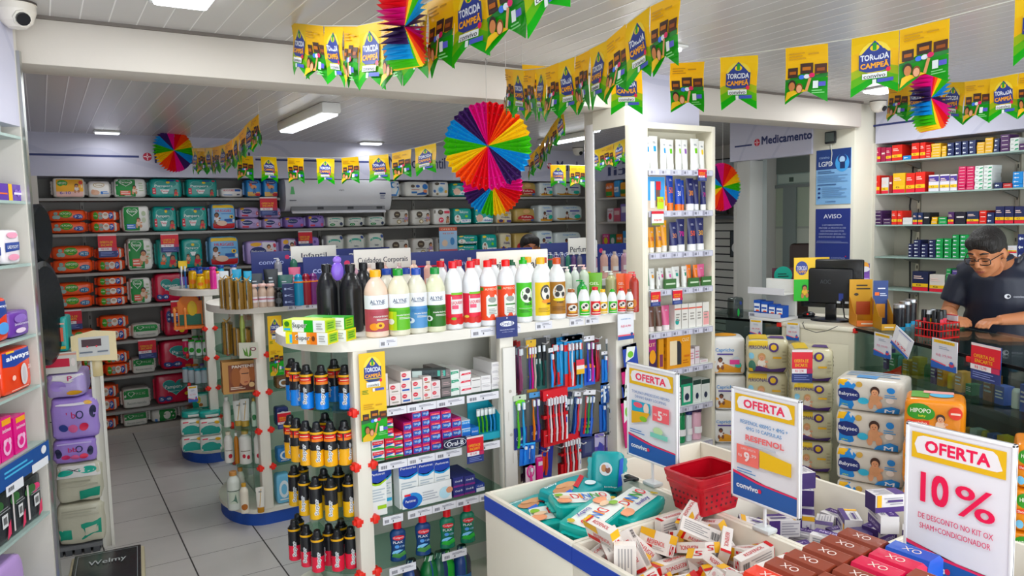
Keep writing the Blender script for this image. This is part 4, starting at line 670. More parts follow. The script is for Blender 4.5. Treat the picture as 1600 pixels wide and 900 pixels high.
# back row: plain caps peeping over
for px, pb, pt, wp, bc, cc, ck, d in ((607, 513, 420, 31, '#e6e2d4/g', '#2b4ba4/g', 'flip', 'blue cap behind the peach bottle'), (637, 511, 419, 30, '#e6e2d4/g', '#24419a/g', 'flip', 'blue cap behind the lime-label bottle'), (691, 503, 408, 26, '#eceef0/g', '#cc1f3a/g', 'flip', 'crimson cap behind the dark green label bottle'), (718, 500, 406.5, 26, '#eceef0/g', '#cc1f3a/g', 'flip', 'crimson cap between the strawberry bottles'), (746, 497, 405, 26, '#eceef0/g', '#d82c2c/g', 'flip', 'red cap left of the orange label bottles'), (772, 495, 404.5, 26, '#eceef0/g', '#d82c2c/g', 'flip', 'red cap between the orange label bottles'), (801, 492, 406, 24, '#eceef0/g', '#1a5a3a/g', 'disc', 'dark green cap behind the orange label bottles'), (826, 489, 401.5, 25, '#eceef0/g', '#e8b01c/g', 'flip', 'yellow cap behind the green label bottle'), (850, 488, 402.5, 25, '#eceef0/g', '#b04a24/g', 'flip', 'brown cap behind the yellow label bottle')):
    c, r, h = stand(px, pb, pt, wp); capped('shampoo_bottle', bottle(h, r, bc, cc, ck), c, 0, 'white bottle with '+d, 'shampoo bottle', 'shampoo bottles on the nearest gondola')
for px, pb, pt, wp, d in ((514, 520.5, 413, 33, 'leftmost'), (551, 519.5, 413, 35.5, 'second from the left'), (571, 509, 410.5, 30, 'behind the second'), (597, 507, 410, 30, 'behind the peach bottle'), (527, 507, 415, 30, 'behind the leftmost')):
    c, r, h = stand(px, pb, pt, wp); bm = bottle(h, r, '#1b1c20/g', '#17181b/g', 'flip', 'r .62 .1 .64 .5 #4a4c52', neck=.4, sh=.66, lz=(.05, .6)); capped('pump_refill_bottle', bm, c, face(px)-.3, f'tall matt black bottle, {d} of the black group', 'hair product bottle', 'black bottles on the nearest gondola')
c, r, h = stand(991, 488.5, 425, 15); capped('pump_bottle', bottle(h, r, '#a83c34/g', '#e0505a/g', 'pump', 'e .5 .3 .2 .2 #c87a3a', sh=.8, neck=.35), c, face(991), 'reddish translucent soap pump bottle at the right end of the gondola', 'pump bottle', 'pump bottles on the gondola')
for i, (px, pb, pt, wp, bc, cc) in enumerate(((887, 482, 417, 15, '#c9cfc4/g', '#e8e0dc/g'), (899, 481, 414, 14, '#c4ccc4/g', '#e4dcd8/g'), (913, 480, 414, 16, '#b9c4b4/g', '#e8c4c0/g'), (955, 477, 424, 17, '#a4a47c/g', '#d8dcd6/g'), (910, 484, 438, 16, '#2f8a4a/g', '#2f9a4a/g'))):
    c, r, h = stand(px, pb, pt, wp); capped('pump_bottle', bottle(h, r, bc, cc, 'pump', sh=.8, neck=.4), c, face(px), ('clear pump bottle with white top, left of three', 'clear pump bottle with white top, middle of three', 'clear pump bottle with pink top, right of three', 'olive pump bottle with clear top behind the yellow cap', 'green pump bottle behind the crimson cap')[i], 'pump bottle', 'pump bottles on the gondola')
for i, (px, pb, pt, wp, bc, sp) in enumerate(((929, 480, 427, 26, '#6aa41e/g', 't .5 .6 .7 .1 #e8f0d0 GEL;l .2 .3 .8 .5 3 #4a7a14'), (971, 478, 428, 16, '#e8704a/g', 't .5 .6 .7 .1 #f8e0d4 GEL;l .2 .3 .8 .5 3 #f4c0a4'), (982, 479, 428, 12, '#dc5a44/g', ''), (918, 478, 425, 11, '#e8b81c/g', ''))):
    c, r, h = stand(px, pb, pt, wp); tag(link('squeeze_tube', tubeB(r*2, h, r*1.1, bc, '#e8e8e4', sp).mesh(), None, c, face(px)), ('wide lime green tube behind the small bottles', 'orange tube behind the small bottles', 'red tube behind the small bottles', 'yellow tube behind the green pump')[i], 'tube', 'tubes on the nearest gondola')
# toothpaste twin boxes "Super"
def superbox(l, r_, yt, yb, label, dx=0, dd=0, alt=0):
    p0 = at(l, yb, z=TOP+(.055 if yb < 525 else 0)); z = TOP if yb > 525 else SUPH+TOP
    return p0
SUPH = at(490, 519, y=at(490, 548, z=TOP).y).z-TOP
u0 = at(447, 537, z=TOP); u1 = at(513, 539, z=TOP); u2 = at(528, 534, z=TOP); wv = (u1-u0).length; ang = math.atan2(u1.y-u0.y, u1.x-u0.x); SUPH = (at(480, 519, y=at(480, 538, z=TOP).y).z-TOP)
s1 = 'r 0 0 1 1 #f2ee2a;r .15 0 .85 1 #f2a23a;r .3 0 .5 1 #f4f4f0;r .1 .1 .16 .8 #5ac0e0;r .74 0 1 1 #f0f2f0;r .6 0 .75 1 #e8841e;t .42 .5 .36 .62 #f8f8f8 Super;t .42 .5 .33 .52 #2b2b30 Super;e .67 .5 .04 .22 #6a3a1a;l .8 .2 .95 .8 3 #a8a8a4'
s2 = 'r 0 0 1 1 #c8e41e;r .22 0 .5 1 #f4f4f0;r .5 0 .72 1 #2fae2a;r .72 0 1 1 #f0f2f0;r .03 .12 .18 .3 #4ab0e0;e .1 .66 .06 .22 #3a7a1a;t .4 .52 .36 .66 #f8f8f8 Super;t .4 .52 .33 .56 #23402a Super;l .8 .2 .95 .8 3 #a8a8a4'
sd = 'r .1 .12 .9 .88 #9ac83a;l .2 .2 .8 .8 3 #4a8a2a'
for i, (dx, dy, z, sp, base, lb) in enumerate(((0, 0, 0, s1, '#f0e42a', 'orange and yellow striped Super carton, lower front one'.replace('Super ', '')), (-.012, .004, SUPH, s2, '#c9e026', 'lime and green striped carton, upper front one'), (.03, .085, 0, s1, '#f0e42a', 'yellow striped carton, lower one of the rear pair'), (.02, .09, SUPH, s2, '#3fae3a', 'green striped carton, upper one of the rear pair'))):
    me = carton(wv, SUPH-.001, .075, base, sp, sd).mesh(); q = u0+Vector((math.cos(ang), math.sin(ang), 0))*(wv/2+dx)+Vector((-math.sin(ang), math.cos(ang), 0))*dy
    tag(link('repellent_carton', me, None, (q.x, q.y, TOP+z), ang), lb+' on the rounded gondola end', 'carton', 'striped cartons on the gondola end')
# spray cans on the round glass shelves
def can(h, r, c1, c2, top):
    b = B(); hz = h*.78
    pr = [(0, 0, c1), (r*.9, 0, '#c9c9c9/m'), (r, h*.015, c1), (r, hz*.5, c1), (r, hz*.95, c2), (r, hz*.975, '#eeb61c/g'), (r*1.02, hz*.985, '#eeb61c/g'), (r*1.02, hz*1.015, '#eeb61c/g'), (r*.9, hz*1.03, '#17181b/g')]; b.lathe(pr, 0, 0, 22)
    for a0 in (-90, 150):
        sp = ('r .05 .74 .95 .93 #d83228;r .05 .74 .95 .82 #e8862a;r .2 .86 .8 .88 #f4e4c0;' if top else '')+'y '+c2+' .0,.5 .3,.54 .6,.46 1,.52 1,.49 0,.49'
        paint(b, cyl(r, 0, hz, 120, a0), sp, 5)
        P, asp = cyl(r, hz*.14, hz*.66, 60, a0); Q = lambda a, e, hh, P=P: P(1-e, a, hh)      # vertical lettering
        vs, fs = textmesh('Super')[:2]
        for k, (ox, oy) in enumerate(((-.04, 0), (.04, 0), (0, .09), (0, -.09), (-.03, .06), (.03, -.06))): b.add([Q(.5+x*.9+ox, .5+y*.62+oy, .0011+k*.00005) for x, y in vs], fs, '#f4f6f8')
        b.add([Q(.5+x*.9, .5+y*.62, .0018) for x, y in vs], fs, '#2b2b38')
    c = B(); c.lathe([(r*.86, hz*1.02, '#17181b/g'), (r*.8, hz*1.07, '#17181b/g'), (r*.6, hz*1.12, '#17181b/g'), (r*.56, h*.93, '#1d1e22/g'), (r*.5, h*.985, '#1d1e22/g'), (r*.3, h, '#1d1e22/g'), (0, h, '#1d1e22/g')], 0, 0, 18); c.box(-r*.2, r*.2, -r*.62, -r*.4, h*.86, h*.95, '#0c0c0e')
    return b.mesh(), c.mesh()
CANS = [can(.178, .027, '#1f86e0/g', '#1c1d21/g', 1), can(.178, .027, '#eeb414/g', '#1c1d21/g', 1), can(.172, .026, '#e8b818/g', '#1c1d21/g', 0), can(.172, .026, '#dc3c50/g', '#1c1d21/g', 0)]
CC = [('blue and black', 'top glass shelf'), ('yellow and black red-banded', 'second glass shelf'), ('yellow and black', 'third glass shelf'), ('red and black', 'lowest glass shelf')]
CP = [[(458, 626), (465, 634), (481, 639), (504, 640), (524, 628), (541, 640)], [(456, 716), (466, 722), (480, 727.5), (497, 729.5), (518, 729), (540, 727), (510, 712)], [(462, 791), (478, 806), (495, 812), (519, 814), (531, 792), (547, 808), (508, 797), (475, 783)], [(462, 876), (481, 886), (498, 894.5), (516, 884), (529, 893), (550, 889), (468, 866), (535, 874)]]
cproto = {}
for s, row in enumerate(CP):
    for i, (px, py) in enumerate(sorted(row)):
        q = at(px, py, z=GZ[s]+.001); d = Vector((q.x, q.y, 0)).normalized(); q += d*.02; n = len(row)
        lb = f'{CC[s][0]} spray can {nth(i, n)} on the {CC[s][1]}'
        rz = face(px)+(0, .5, -.3, .15, 1.2, -.1, .9, .3)[i]
        if s not in cproto:
            t = thing('spray_can', lb, 'spray can', q, rz, 'spray cans on the round glass shelves'); part('body', CANS[s][0], t); part('nozzle_cap', CANS[s][1], t); cproto[s] = t
        else: dup(cproto[s], q, rz, lb)
# ---- boxes on the front shelves: columns given by picture edges
F1 = Pl(0, 2.835)
def cols(pl, z, items, what, cat, group, name, dep=.16, front=.0, where=''):
    n = len(items)
    for i, (l, r, t, rows, base, sp, sd, *mo) in enumerate(items):
        u0 = pl.hit(l, t)[0]; u1 = pl.hit(r, t)[0]; zt = pl.hit((l+r)/2, t)[1]; w = (u1-u0)*.97; h = max(.012, (zt-z)/rows)
        me = carton(w, h*.985, mo[0] if mo else dep, base, sp, sd).mesh(name)
        for j in range(rows):
            lb = f'{what[i] if isinstance(what, list) else what} {lvl(j, rows)}, {nth(i, n)} column {where}'.replace('  ', ' ').replace(' ,', ',')
            tag(link(name, me, None, pl.w((u0+u1)/2+rnd.uniform(-.001, .001), front+rnd.uniform(0, .006), z+h*j), pl.a+rnd.uniform(-.02, .02)), lb, cat, group)
def cx(v): return 570+v/6.43
def cy(v): return 550+v/6.43
RD = '#cf3448'; EL = 'e .32 .66 .24 .2 #d03a4a;t .32 .66 .34 .13 #f4e8e8 Colgate;'
W1 = [(566, cx(240), cy(232), 2, '#e4dcd8', EL+'r .2 .2 .8 .3 #8f887c', ''), (cx(243), cx(357), cy(318), 2, '#e8e0dc', EL+'r .2 .2 .8 .3 #9a9488', ''), (cx(358), cx(465), cy(195), 3, '#e8e0dc', EL+'r .15 .16 .85 .32 #2457a8', ''), (cx(475), cx(583), cy(282), 2, '#e8e0dc', EL+'r .15 .2 .8 .32 #6ab8c0', ''), (cx(585), cx(667), cy(246), 3, '#e8e0dc', EL+'r .2 .2 .8 .32 #a8744a', ''), (cx(669), cx(760), cy(288), 2, '#e4dcdc', EL+'r .2 .2 .8 .3 #b8b0b4', ''), (cx(764), cx(860), cy(178), 3, '#77706f', 'r .0 .0 1 .1 #26262a;l .1 .3 .9 .7 2 #b09a9c', ''), (cx(863), cx(950), cy(182), 3, '#e6ebe6', 'y #1f9a76 .02,.5 .95,.62 .85,.86 .02,.86;t .45 .7 .6 .12 #e8f4ee elmex', ''), (cx(954), cx(1068), cy(188), 3, '#ebe8e8', 'y #d81f4a .06,.44 .98,.5 .98,.72 .2,.7;t .6 .6 .5 .1 #f8e8ec elmex', ''), (cx(1070), cx(1168), cy(256), 2, '#e6e4e2', 'l .1 .55 .9 .75 1 #6a6462', ''), (cx(1171), cx(1270), cy(238), 2, '#e8e6e6', 'l .1 .5 .9 .8 2 #b0acb0', ''), (cx(1273), cx(1355), cy(100), 4, '#e8e6e6', 'l .1 .4 .9 .75 2 #b0acb4', '')]
cols(F1, GZ[0]+.001, W1, ['white toothpaste carton with grey bar', 'white toothpaste carton with taupe bar', 'white toothpaste carton with blue bar', 'white toothpaste carton with aqua bar', 'slim toothpaste carton with brown bar', 'pale toothpaste carton', 'dark grey toothpaste carton', 'white carton with green flash', 'white carton with pink flash', 'plain white carton', 'plain white carton with grey print', 'plain white end carton'], 'toothpaste carton', 'white toothpaste cartons', 'toothpaste_carton', .17, where='of first shelf')
zq = F1.hit(678, 590)[1]; me = carton(.145, .03, .05, '#3a4548', 'r .02 .06 .3 .94 #c9d8d4;t .5 .5 .4 .4 #1c2a2c Oral-B;r .75 .1 .98 .9 #5ab0a0', '').mesh(); tag(link('toothpaste_carton', me, None, F1.w(F1.hit(675, 590)[0], .03, zq-.002), -.45), 'dark carton lying askew on top of the dark grey stack', 'toothpaste carton', 'white toothpaste cartons')
dx_ = lambda v: 400+v/3.2725
dy_ = lambda v: 625+v/3.2725
TB = 'r .06 .08 .94 .84 #2453ae;r .06 .66 .94 .9 #dc2e44;t .5 .76 .7 .11 #f4dce0 Colgate;t .42 .4 .5 .24 #dfeaf6 TRIPLA;y #8ac0ea .6,.12 .94,.3 .94,.56 .74,.6'
TG = 'y #e8ecea .0,.3 1,.52 1,.1 0,.1;y #2f9a4a .0,.1 .0,.3 .5,.34 1,.22 1,.05;r .04 .62 .96 .94 #dc2e44;t .5 .78 .7 .16 #f4dce0 Colgate;y #2453ae .1,.4 .7,.46 .9,.6 .1,.6'
PL_ = '#b02a78'
W2 = [(dx_(590), dx_(654), dy_(155), 3, '#e8ecea', TG, '', ), (dx_(656), dx_(704), dy_(98), 4, '#dc3a4a', TG, ''), (dx_(706), dx_(751), dy_(166), 3, '#dc3a4a', TG, ''), (dx_(753), dx_(796), dy_(114), 4, PL_, TB, ''), (dx_(798), dx_(844), dy_(52), 5, PL_, TB, ''), (dx_(846), dx_(886), dy_(42), 5, PL_, TB, ''), (dx_(889), dx_(944), dy_(60), 4, PL_, TB, ''), (dx_(946), dx_(999), dy_(52), 4, PL_, TB, ''), (dx_(1001), dx_(1050), dy_(92), 3, PL_, TB, ''), (dx_(1052), dx_(1096), dy_(104), 3, '#e8ecf4', 'r 0 .0 1 .5 #2f6fc8;r .0 .5 1 .92 #4a9ad8;t .5 .7 .8 .2 #f0f4fa Oral-B', ''), (dx_(1098), dx_(1138), dy_(140), 2, '#2f74c8', 't .5 .5 .7 .24 #e8f0fa Dental', '')]
cols(F1, GZ[1]+.001, W2, ['red and green striped toothpaste carton']*3+['small magenta toothpaste carton']*6+['blue and white floss carton', 'blue low floss carton'], 'toothpaste carton', 'coloured toothpaste cartons', 'toothpaste_carton', .15, where='of second shelf')
# turquoise tray with handled flossers
l, r_, yt, yb = dx_(1140), dx_(1250), dy_(22), dy_(160); u0 = F1.hit(l, yb)[0]; u1 = F1.hit(r_, yb)[0]; w = u1-u0; h = F1.hit(r_, yt)[1]-GZ[1]
t = thing('display_tray', 'turquoise counter tray holding green and blue flossers', 'display tray', F1.w((u0+u1)/2, .0, GZ[1]+.001)); b = B(); b.box(-w/2, w/2, 0, .1, 0, .03, '#12a0b4'); b.box(-w/2, w/2, .1, .104, 0, h, '#12a0b4'); b.add([(w/2, 0, 0), (w/2, .104, 0), (w/2, .104, h), (w/2, 0, h*.7), (w/2-.003, 0, 0), (w/2-.003, .104, 0), (w/2-.003, .104, h), (w/2-.003, 0, h*.7)], [(0, 1, 2, 3), (7, 6, 5, 4), (0, 3, 7, 4), (3, 2, 6, 7), (2, 1, 5, 6), (1, 0, 4, 5)], '#18b0c4'); part('tray', b, t)
for i in range(10):
    x = -w/2+.012+i*w/11; gcol = '#4a9a2c/g' if i < 5 else '#1f86c0/g'; b = B(); b.tube([(0, 0, .03), (.004, .004, h*.5), (0, .008, h*.72)], .0045, gcol); b.box(-.008, .008, .0, .008, h*.7, h*.88, '#e6ecec/g', .002); tag(link('floss_pick', b.mesh(), None, F1.w((u0+u1)/2+x, .02+.02*(i % 2), GZ[1]+.001), rnd.uniform(-.3, .3)), f"{'green' if i < 5 else 'blue'} handled flosser {nth(i, 10)} in the turquoise tray", 'flosser', 'flossers in the turquoise tray')
# third shelf
ex = lambda v: 570+v/4.09
ey = lambda v: 680+v/4.09
PT = 'y #1f3fa0 .0,1 1,1 1,.78 .6,.7 .3,.7 0,.76;y {0} .0,.76 .3,.7 .6,.7 1,.78 1,.74 .6,.655 .3,.66 0,.71;t .5 .91 .84 .055 #f0f2f8 Periotrat;l .1 .3 .9 .6 5 #b9c4cc;{1}'
def one(pl, l, r_, yt, z, d, base, sp, sd, dep, name, lb, cat, grp, rz=0, kind='carton', **kw):
    u0 = pl.hit(l, yt)[0]; u1 = pl.hit(r_, yt)[0]; zt = pl.hit((l+r_)/2, yt)[1]; w = u1-u0; h = zt-z
    b = carton(w, h, d, base, sp, sd) if kind == 'carton' else soft(w, h, d, base, sp, **kw) if kind == 'soft' else tubeB(w, h, d, base, sd, sp)
    return tag(link(name, b.mesh(name), None, pl.w((u0+u1)/2, dep, z), pl.a+rz), lb, cat, grp)
GP = 'mouthwash cartons on the third shelf'
one(F1, ex(30), ex(134), ey(222), GZ[2]+.001, .06, '#eef0ee', PT.format('#a4cc2a', 'r .4 .14 .95 .22 #a4cc2a;r .6 .96 1 .99 #d83a4a'), '', .0, 'mouthwash_carton', 'white and navy carton with lime trim, far left of third shelf', 'carton', GP)
one(F1, ex(138), ex(210), ey(222), GZ[2]+.001, .06, '#eef0ee', PT.format('#4ab0d8', 'r .2 .14 .95 .22 #4ab0d8'), '', .07, 'mouthwash_carton', 'white and navy carton with aqua trim, set back beside the lime one', 'carton', GP)
for k, (a0, a1, tt) in enumerate(((222, 344, 188), (346, 448, 172), (450, 549, 158))): one(F1, ex(a0), ex(a1), ey(tt), GZ[2]+.001, .06, '#eef0ee', PT.format('#3a9ad8', ''), '', .012, 'mouthwash_carton', f"tall white and navy carton with blue wave, {('left', 'middle', 'right')[k]} of the triple pack", 'carton', GP)
u0 = F1.hit(ex(240), ey(420))[0]; u1 = F1.hit(ex(556), ey(420))[0]; b = B(); w = u1-u0; hh = .085; b.box(-w/2, w/2, 0, .002, 0, hh, '#eef0f0'); paint(b, flat((-w/2, 0, 0), (w, 0, 0), (0, 0, hh)), 'e .2 .35 .2 .4 #3a8ad0;e .16 .3 .15 .32 #1f3fa0;t .16 .36 .2 .14 #f0f2f8 Periotrat;r .04 .62 .16 .72 #dc3a4a;l .4 .2 .72 .7 4 #b9bcc4;e .86 .4 .12 .3 #bfe0ec;e .95 .5 .07 .16 #d8987a', 1); tag(link('price_leaflet', b.mesh(), None, F1.w((u0+u1)/2, .0, GZ[2]+.001)), 'white promotional strip wrapped around the triple pack', 'leaflet')
W3 = [(ex(565), ex(634), ey(268), 2, '#2a2f74', 'r .0 .0 1 .2 #7a2f7a;t .5 .6 .7 .2 #dfe6f4 Oral-B', ''), (ex(637), ex(707), ey(258), 2, '#2a2f74', 'r .0 .0 1 .2 #7a2f7a;t .5 .6 .7 .2 #dfe6f4 Oral-B', ''), (ex(709), ex(770), ey(312), 1, '#2a3f94', 'r .1 .0 1 .5 #e8ecf2;t .5 .74 .6 .2 #dfe6f4 Oral-B', '')]
cols(F1, GZ[2]+.001, W3, 'navy and purple toothpaste carton', 'toothpaste carton', 'navy toothpaste cartons', 'toothpaste_carton', .17, where='on third shelf')
# mouthwash bottles
def mouthw(h, r, col, leaf):
    b = B(); hz = h*.82; pr = [(0, 0, col), (.93, .0, col), (1, .02, col), (.98, .12, col), (.86, .3, col), (.84, .42, col), (.93, .6, col), (1, .78, col), (.97, .86, col), (.75, .93, col), (.45, .97, col), (.42, 1, col), (0, 1, col)]
    b.lathe([(a*r, z*hz, c) for a, z, c in pr], 0, 0, 24, 1, .62)
    P = lambda a, e, hh: Vector(((r*.98+hh)*math.sin((a-.5)*2.4), -(r*.98+hh)*.62*math.cos((a-.5)*2.4)-.0012, hz*(.1+.74*e)))
    paint(b, (P, 1.6*r/(hz*.74)), f'e .5 .86 .34 .1 #d02a3c;t .5 .86 .56 .1 #f4dce0 Colgate;t .45 .68 .5 .1 #e8eef4 PLAX;e .4 .5 .12 .07 #5a9ae0;t .68 .5 .24 .08 #a8cdf0 12h;y {leaf} .1,.08 .5,.02 .92,.12 .8,.3 .5,.2 .25,.34;y #8ac8f0 .1,.2 .4,.22 .7,.34 .5,.38 .2,.32', 8)
    c = B(); c.lathe([(0, hz-.001, '#d8283a/g'), (r*.5, hz-.001, '#d8283a/g'), (r*.5, h-.003, '#d8283a/g'), (r*.44, h, '#d8283a/g'), (0, h, '#d8283a/g')], 0, 0, 22)
    return b, c
for k, (a, yt, yb, c, lf) in enumerate(((228, 540, 806, '#1c3f74/g', '#4a8a4a'), (388, 500, 768, '#1c3f74/g', '#4a8a4a'), (543, 466, 724, '#17745a/g', '#3fae4a'), (672, 432, 688, '#17745a/g', '#3fae4a'))):
    q = at(ex(a), ey(yb), z=GZ[3]+.001); h = at(ex(a), ey(yt), y=q.y+.02).z-GZ[3]; capped('mouthwash_bottle', mouthw(h, .034, c, lf), (q.x, q.y+.02, GZ[3]+.001), -.2, ('navy blue mouthwash bottle with red cap, leftmost', 'navy blue mouthwash bottle with red cap, second from left', 'green mouthwash bottle with red cap, third from left', 'green mouthwash bottle with red cap, rightmost')[k], 'mouthwash bottle', 'mouthwash bottles on the fourth shelf')
for k, (a, y_, c, c2) in enumerate(((375, 868, '#23407c', '#e6eaf0'), (330, 815, '#1c1a20', '#2a262c'), (490, 818, '#1f6a3a', '#dfe8e0'), (500, 845, '#1f6a3a', '#dfe8e0'), (538, 868, '#23407c', '#e6eaf0'), (560, 790, '#1c2f5c', '#8fa0c0'), (642, 826, '#1f9a3a', '#dff0dc'), (598, 845, '#2a5a4a', '#9fc0b0'), (682, 755, '#23407c', '#e6eaf0'), (722, 775, '#1f6a3a', '#dfe8e0'), (757, 800, '#2b3040', '#e6eaf0'))):
    z0 = .101; h = .235; q = at(ex(a), ey(y_), z=z0+h); 
    if q.y < 2.87: q.y = 2.87
    if q.y > 3.12: q.y = 3.12
    b, c_ = bottle(h, .036, c+'/g', c+'/g', 'flip', 'r .1 .1 .9 .8 #2f6a9a', sh=.74, neck=.42)
    for j in range(6): paint(c_, cyl(.036*.42*1.12, h*.9, h, 50, -90+j*60), f'y {c2} .1,0 .4,0 .9,1 .6,1', 2)
    capped('mouthwash_bottle', (b, c_), (q.x, q.y, z0), 0, f"{('dark', 'green', 'navy')[1 if c in ('#1f6a3a', '#1f9a3a', '#2a5a4a') else 2 if c != '#1c1a20' else 0]} mouthwash bottle with striped cap, {ORD[k]} on the gondola base", 'mouthwash bottle', 'mouthwash bottles on the gondola base')
# yellow flag flyer hanging at the upright
FLA = 'g 0 0 1 1 #63b52c,#f2c618;e .5 .62 .36 .3 #f4dc6a;y #2b3f8c .2,.66 .5,.9 .8,.66 .74,.62 .26,.62;e .5 .76 .1 .05 #f0d020;r .46 .72 .54 .84 #3a9a3a;y #2b3a84 .17,.69 .83,.69 .83,.44 .17,.44;T .5 .63 .6 .1 #e4e8f2 TORCIDA;T .5 .505 .6 .1 #f2b01c CAMPEÃ;y #2b3f6c .2,.42 .8,.42 .7,.37 .5,.34 .3,.37;r .24 .25 .76 .36 #eef0f0;t .5 .29 .44 .07 #2b303c convivo;e .79 .38 .05 .04 #dc3a5a;r .56 .16 .9 .21 #4a5ab8;r .46 .15 .54 .22 #e8ecec;l .06 .1 .3 .2 3 #5a8a2a'
FLB = 'g 0 .5 1 1 #e8c61c,#f2c618;r 0 0 1 .5 #12a632;y #2b6a3a .0,.5 1,.6 1,.48 0,.4;r .06 .48 .3 .64 #3a2420;r .36 .52 .66 .7 #3a2420;r .7 .5 .98 .66 #4a2a20;r .1 .52 .26 .575 #a8602c;r .41 .575 .61 .635 #b8702c;r .75 .545 .93 .6 #94502a;e .42 .46 .07 .04 #4a7ae0;e .54 .47 .07 .04 #e0e4f0;e .66 .48 .07 .04 #d83a6a;l .1 .74 .5 .88 3 #c89a1c;l .56 .8 .8 .86 1 #c89a1c;y #e0b81c .02,.1 .2,.2 .34,.16 .5,.2 .56,.14 .36,.0 .02,0;e .2 .27 .09 .09 #2a1c14;e .2 .25 .075 .08 #b97a50;e .36 .2 .085 .09 #7a4a24;e .36 .19 .065 .07 #dca080;y #d09068 .46,.18 .52,.16 .62,.4 .56,.42;r .66 .2 .8 .32 #e4ecec;r .81 .22 .96 .29 #5a5ac0;l .6 .1 .95 .18 2 #8ad48a'
FL2 = 't .5 .9 .6 .0 #fff X;'
def flyer(pl, l, r_, yt, ym_, yb, dep, lb):
    u0 = pl.hit(l, yt)[0]; u1 = pl.hit(r_, yt)[0]; w = u1-u0; za = pl.hit((l+r_)/2, yt)[1]; zm = pl.hit((l+r_)/2, ym_)[1]; zb = pl.hit((l+r_)/2, yb)[1]
    b = B(); b.box(0, w, 0, .0015, zb, za, '#f0c41c'); paint(b, flat((0, 0, zm), (w, 0, 0), (0, 0, za-zm)), FLA.replace('#63b52c,', '#f2c618,'), 2); paint(b, flat((0, 0, zb), (w, 0, 0), (0, 0, zm-zb)), FLB, 2)
    return tag(link('promo_flyer', b.mesh(), None, pl.w(u0, dep, 0), pl.a), lb, 'flyer', 'torcida flyers on the gondolas')
flyer(Pl(0, 2.795), 560, 601, 551, 622, 688, 0, 'long yellow and green Torcida flyer on the near gondola upright')
# ============================================================ TOOTHBRUSH PEG PANEL
PGP = Pl(0, 2.90)
def hook(px, py, n_):
    u, z = PGP.hit(px, py); b = B(); b.tube([(0, .117, 0), (0, -.035, 0), (0, -.045, .004), (0, -.055, .012)], .0032, '#e8e8ea/g', 6); b.box(-.02, .02, .113, .118, -.012, .012, '#e8e8ea')
    return tag(link('peg_hook', b.mesh(), None, (u, PGP.p.y, z)), f'white wire peg hook, {n_}', 'hook', 'white peg hooks on the toothbrush panel')
for i, (px, py) in enumerate(((815, 541), (846, 536), (876, 532), (905, 529), (929, 528), (953, 527), (816, 627), (845, 618), (905, 610), (932, 610), (955, 605), (870, 697), (905, 691), (934, 680), (958, 680), (818, 715), (846, 703))):
    hook(px, py, ('top', 'middle', 'bottom')[0 if i < 6 else 1 if i < 11 else 2]+' row, '+nth(i if i < 6 else i-6 if i < 11 else i-11, (6, 5, 6)[0 if i < 6 else 1 if i < 11 else 2]))
def blister(w, h, card, brushes, spec='', clear='#dfe8ee/b', ct=.35, n=1, top='#e8e8ec'):
    """hang card with brushes under a clear shell"""
    b = B(); b.box(-w/2, w/2, 0, .0015, -h, 0, clear if ct < 1 else card)
    b.box(-w/2, w/2, -.001, .002, -h, -h+h*ct, card); b.box(-w/2, w/2, -.001, .002, -h*.1, 0, top if ct < 1 else card); b.box(-w*.06, w*.06, -.0015, .0025, -h*.055, -h*.025, '#303034')
    if spec: paint(b, flat((-w/2, -.0012, -h), (w, 0, 0), (0, 0, h)), spec, 1)
    k = len(brushes)
    for i, c in enumerate(brushes):
        x = (-.5+(i+.5)/k)*w*.8; s = .0045 if k > 2 else .006
        b.tube([(x, -.006, -h*.93), (x+.002, -.008, -h*.7), (x-.001, -.006, -h*.45), (x, -.006, -h*.28)], [s, s*1.15, s*.8, s*.5], c+'/g', 7); b.box(x-s*1.1, x+s*1.1, -.009, -.003, -h*.28, -h*.13, c+'/g', .002); b.box(x-s*.9, x+s*.9, -.017, -.009, -h*.26, -h*.14, '#e8eef4')
    return b
def hang(l, r, yt, yb, mk, lb, dep=0, rz=0, copies=1, dz=.009, tilt=0, cat='toothbrush pack', name='toothbrush_pack', pl=None):
    pl = pl or PGP; u0, zt = pl.hit(l, yt); u1, _ = pl.hit(r, yt); zb = pl.hit((l+r)/2, yb)[1]; w = (u1-u0); me = mk(w, zt-zb).mesh(name)
    for j in range(copies):
        o = tag(link(name, me, None, pl.w((u0+u1)/2, dep+dz*j, zt), pl.a+rz), lb+('' if copies == 1 else ', front one' if j == 0 else f', {ORD[j]} behind'), cat, 'toothbrush packs on the peg panel'); o.rotation_euler[1] = tilt
R_ = math.radians
tx = lambda v: 780+v/6.925
ty = lambda v: 520+v/6.925
tb = lambda v: 630+v/6.43
ta = lambda v: 780+v/6.43
OB = 'r .1 .02 .9 .34 #20307c;t .5 .2 .7 .07 #e8ecf6 Oral-B;'
hang(tx(150), tx(215), ty(90), ty(660), lambda w, h: blister(w, h, '#5a2234', ['#7a3a5a', '#8a4a6a'], 'r .1 .72 .9 .82 #e0c8d8', ct=.3, top='#8a1f24'), 'maroon toothbrush twin pack, far left of top row', -.02, .5, 3, .03)
hang(tx(275), tx(385), ty(80), ty(640), lambda w, h: blister(w, h, '#a8843a', ['#4a3a9a', '#d82a8a', '#c8b8b0'], 'r .05 .66 .95 .95 #d8b020;r .1 .3 .9 .31 #d8b020', ct=.06, top='#d8b020'), 'yellow headed pack with pink and purple brushes', -.01)
hang(tx(368), tx(498), ty(62), ty(608), lambda w, h: blister(w, h, '#0e5a54', ['#123c3a', '#1a2024'], 'r .0 .55 1 1 #181c22;r .1 .5 .5 .6 #c8d4d0;t .5 .28 .5 .2 #2f8a7a NANO', ct=.55, top='#14161c'), 'black and dark teal toothbrush pack', -.005)
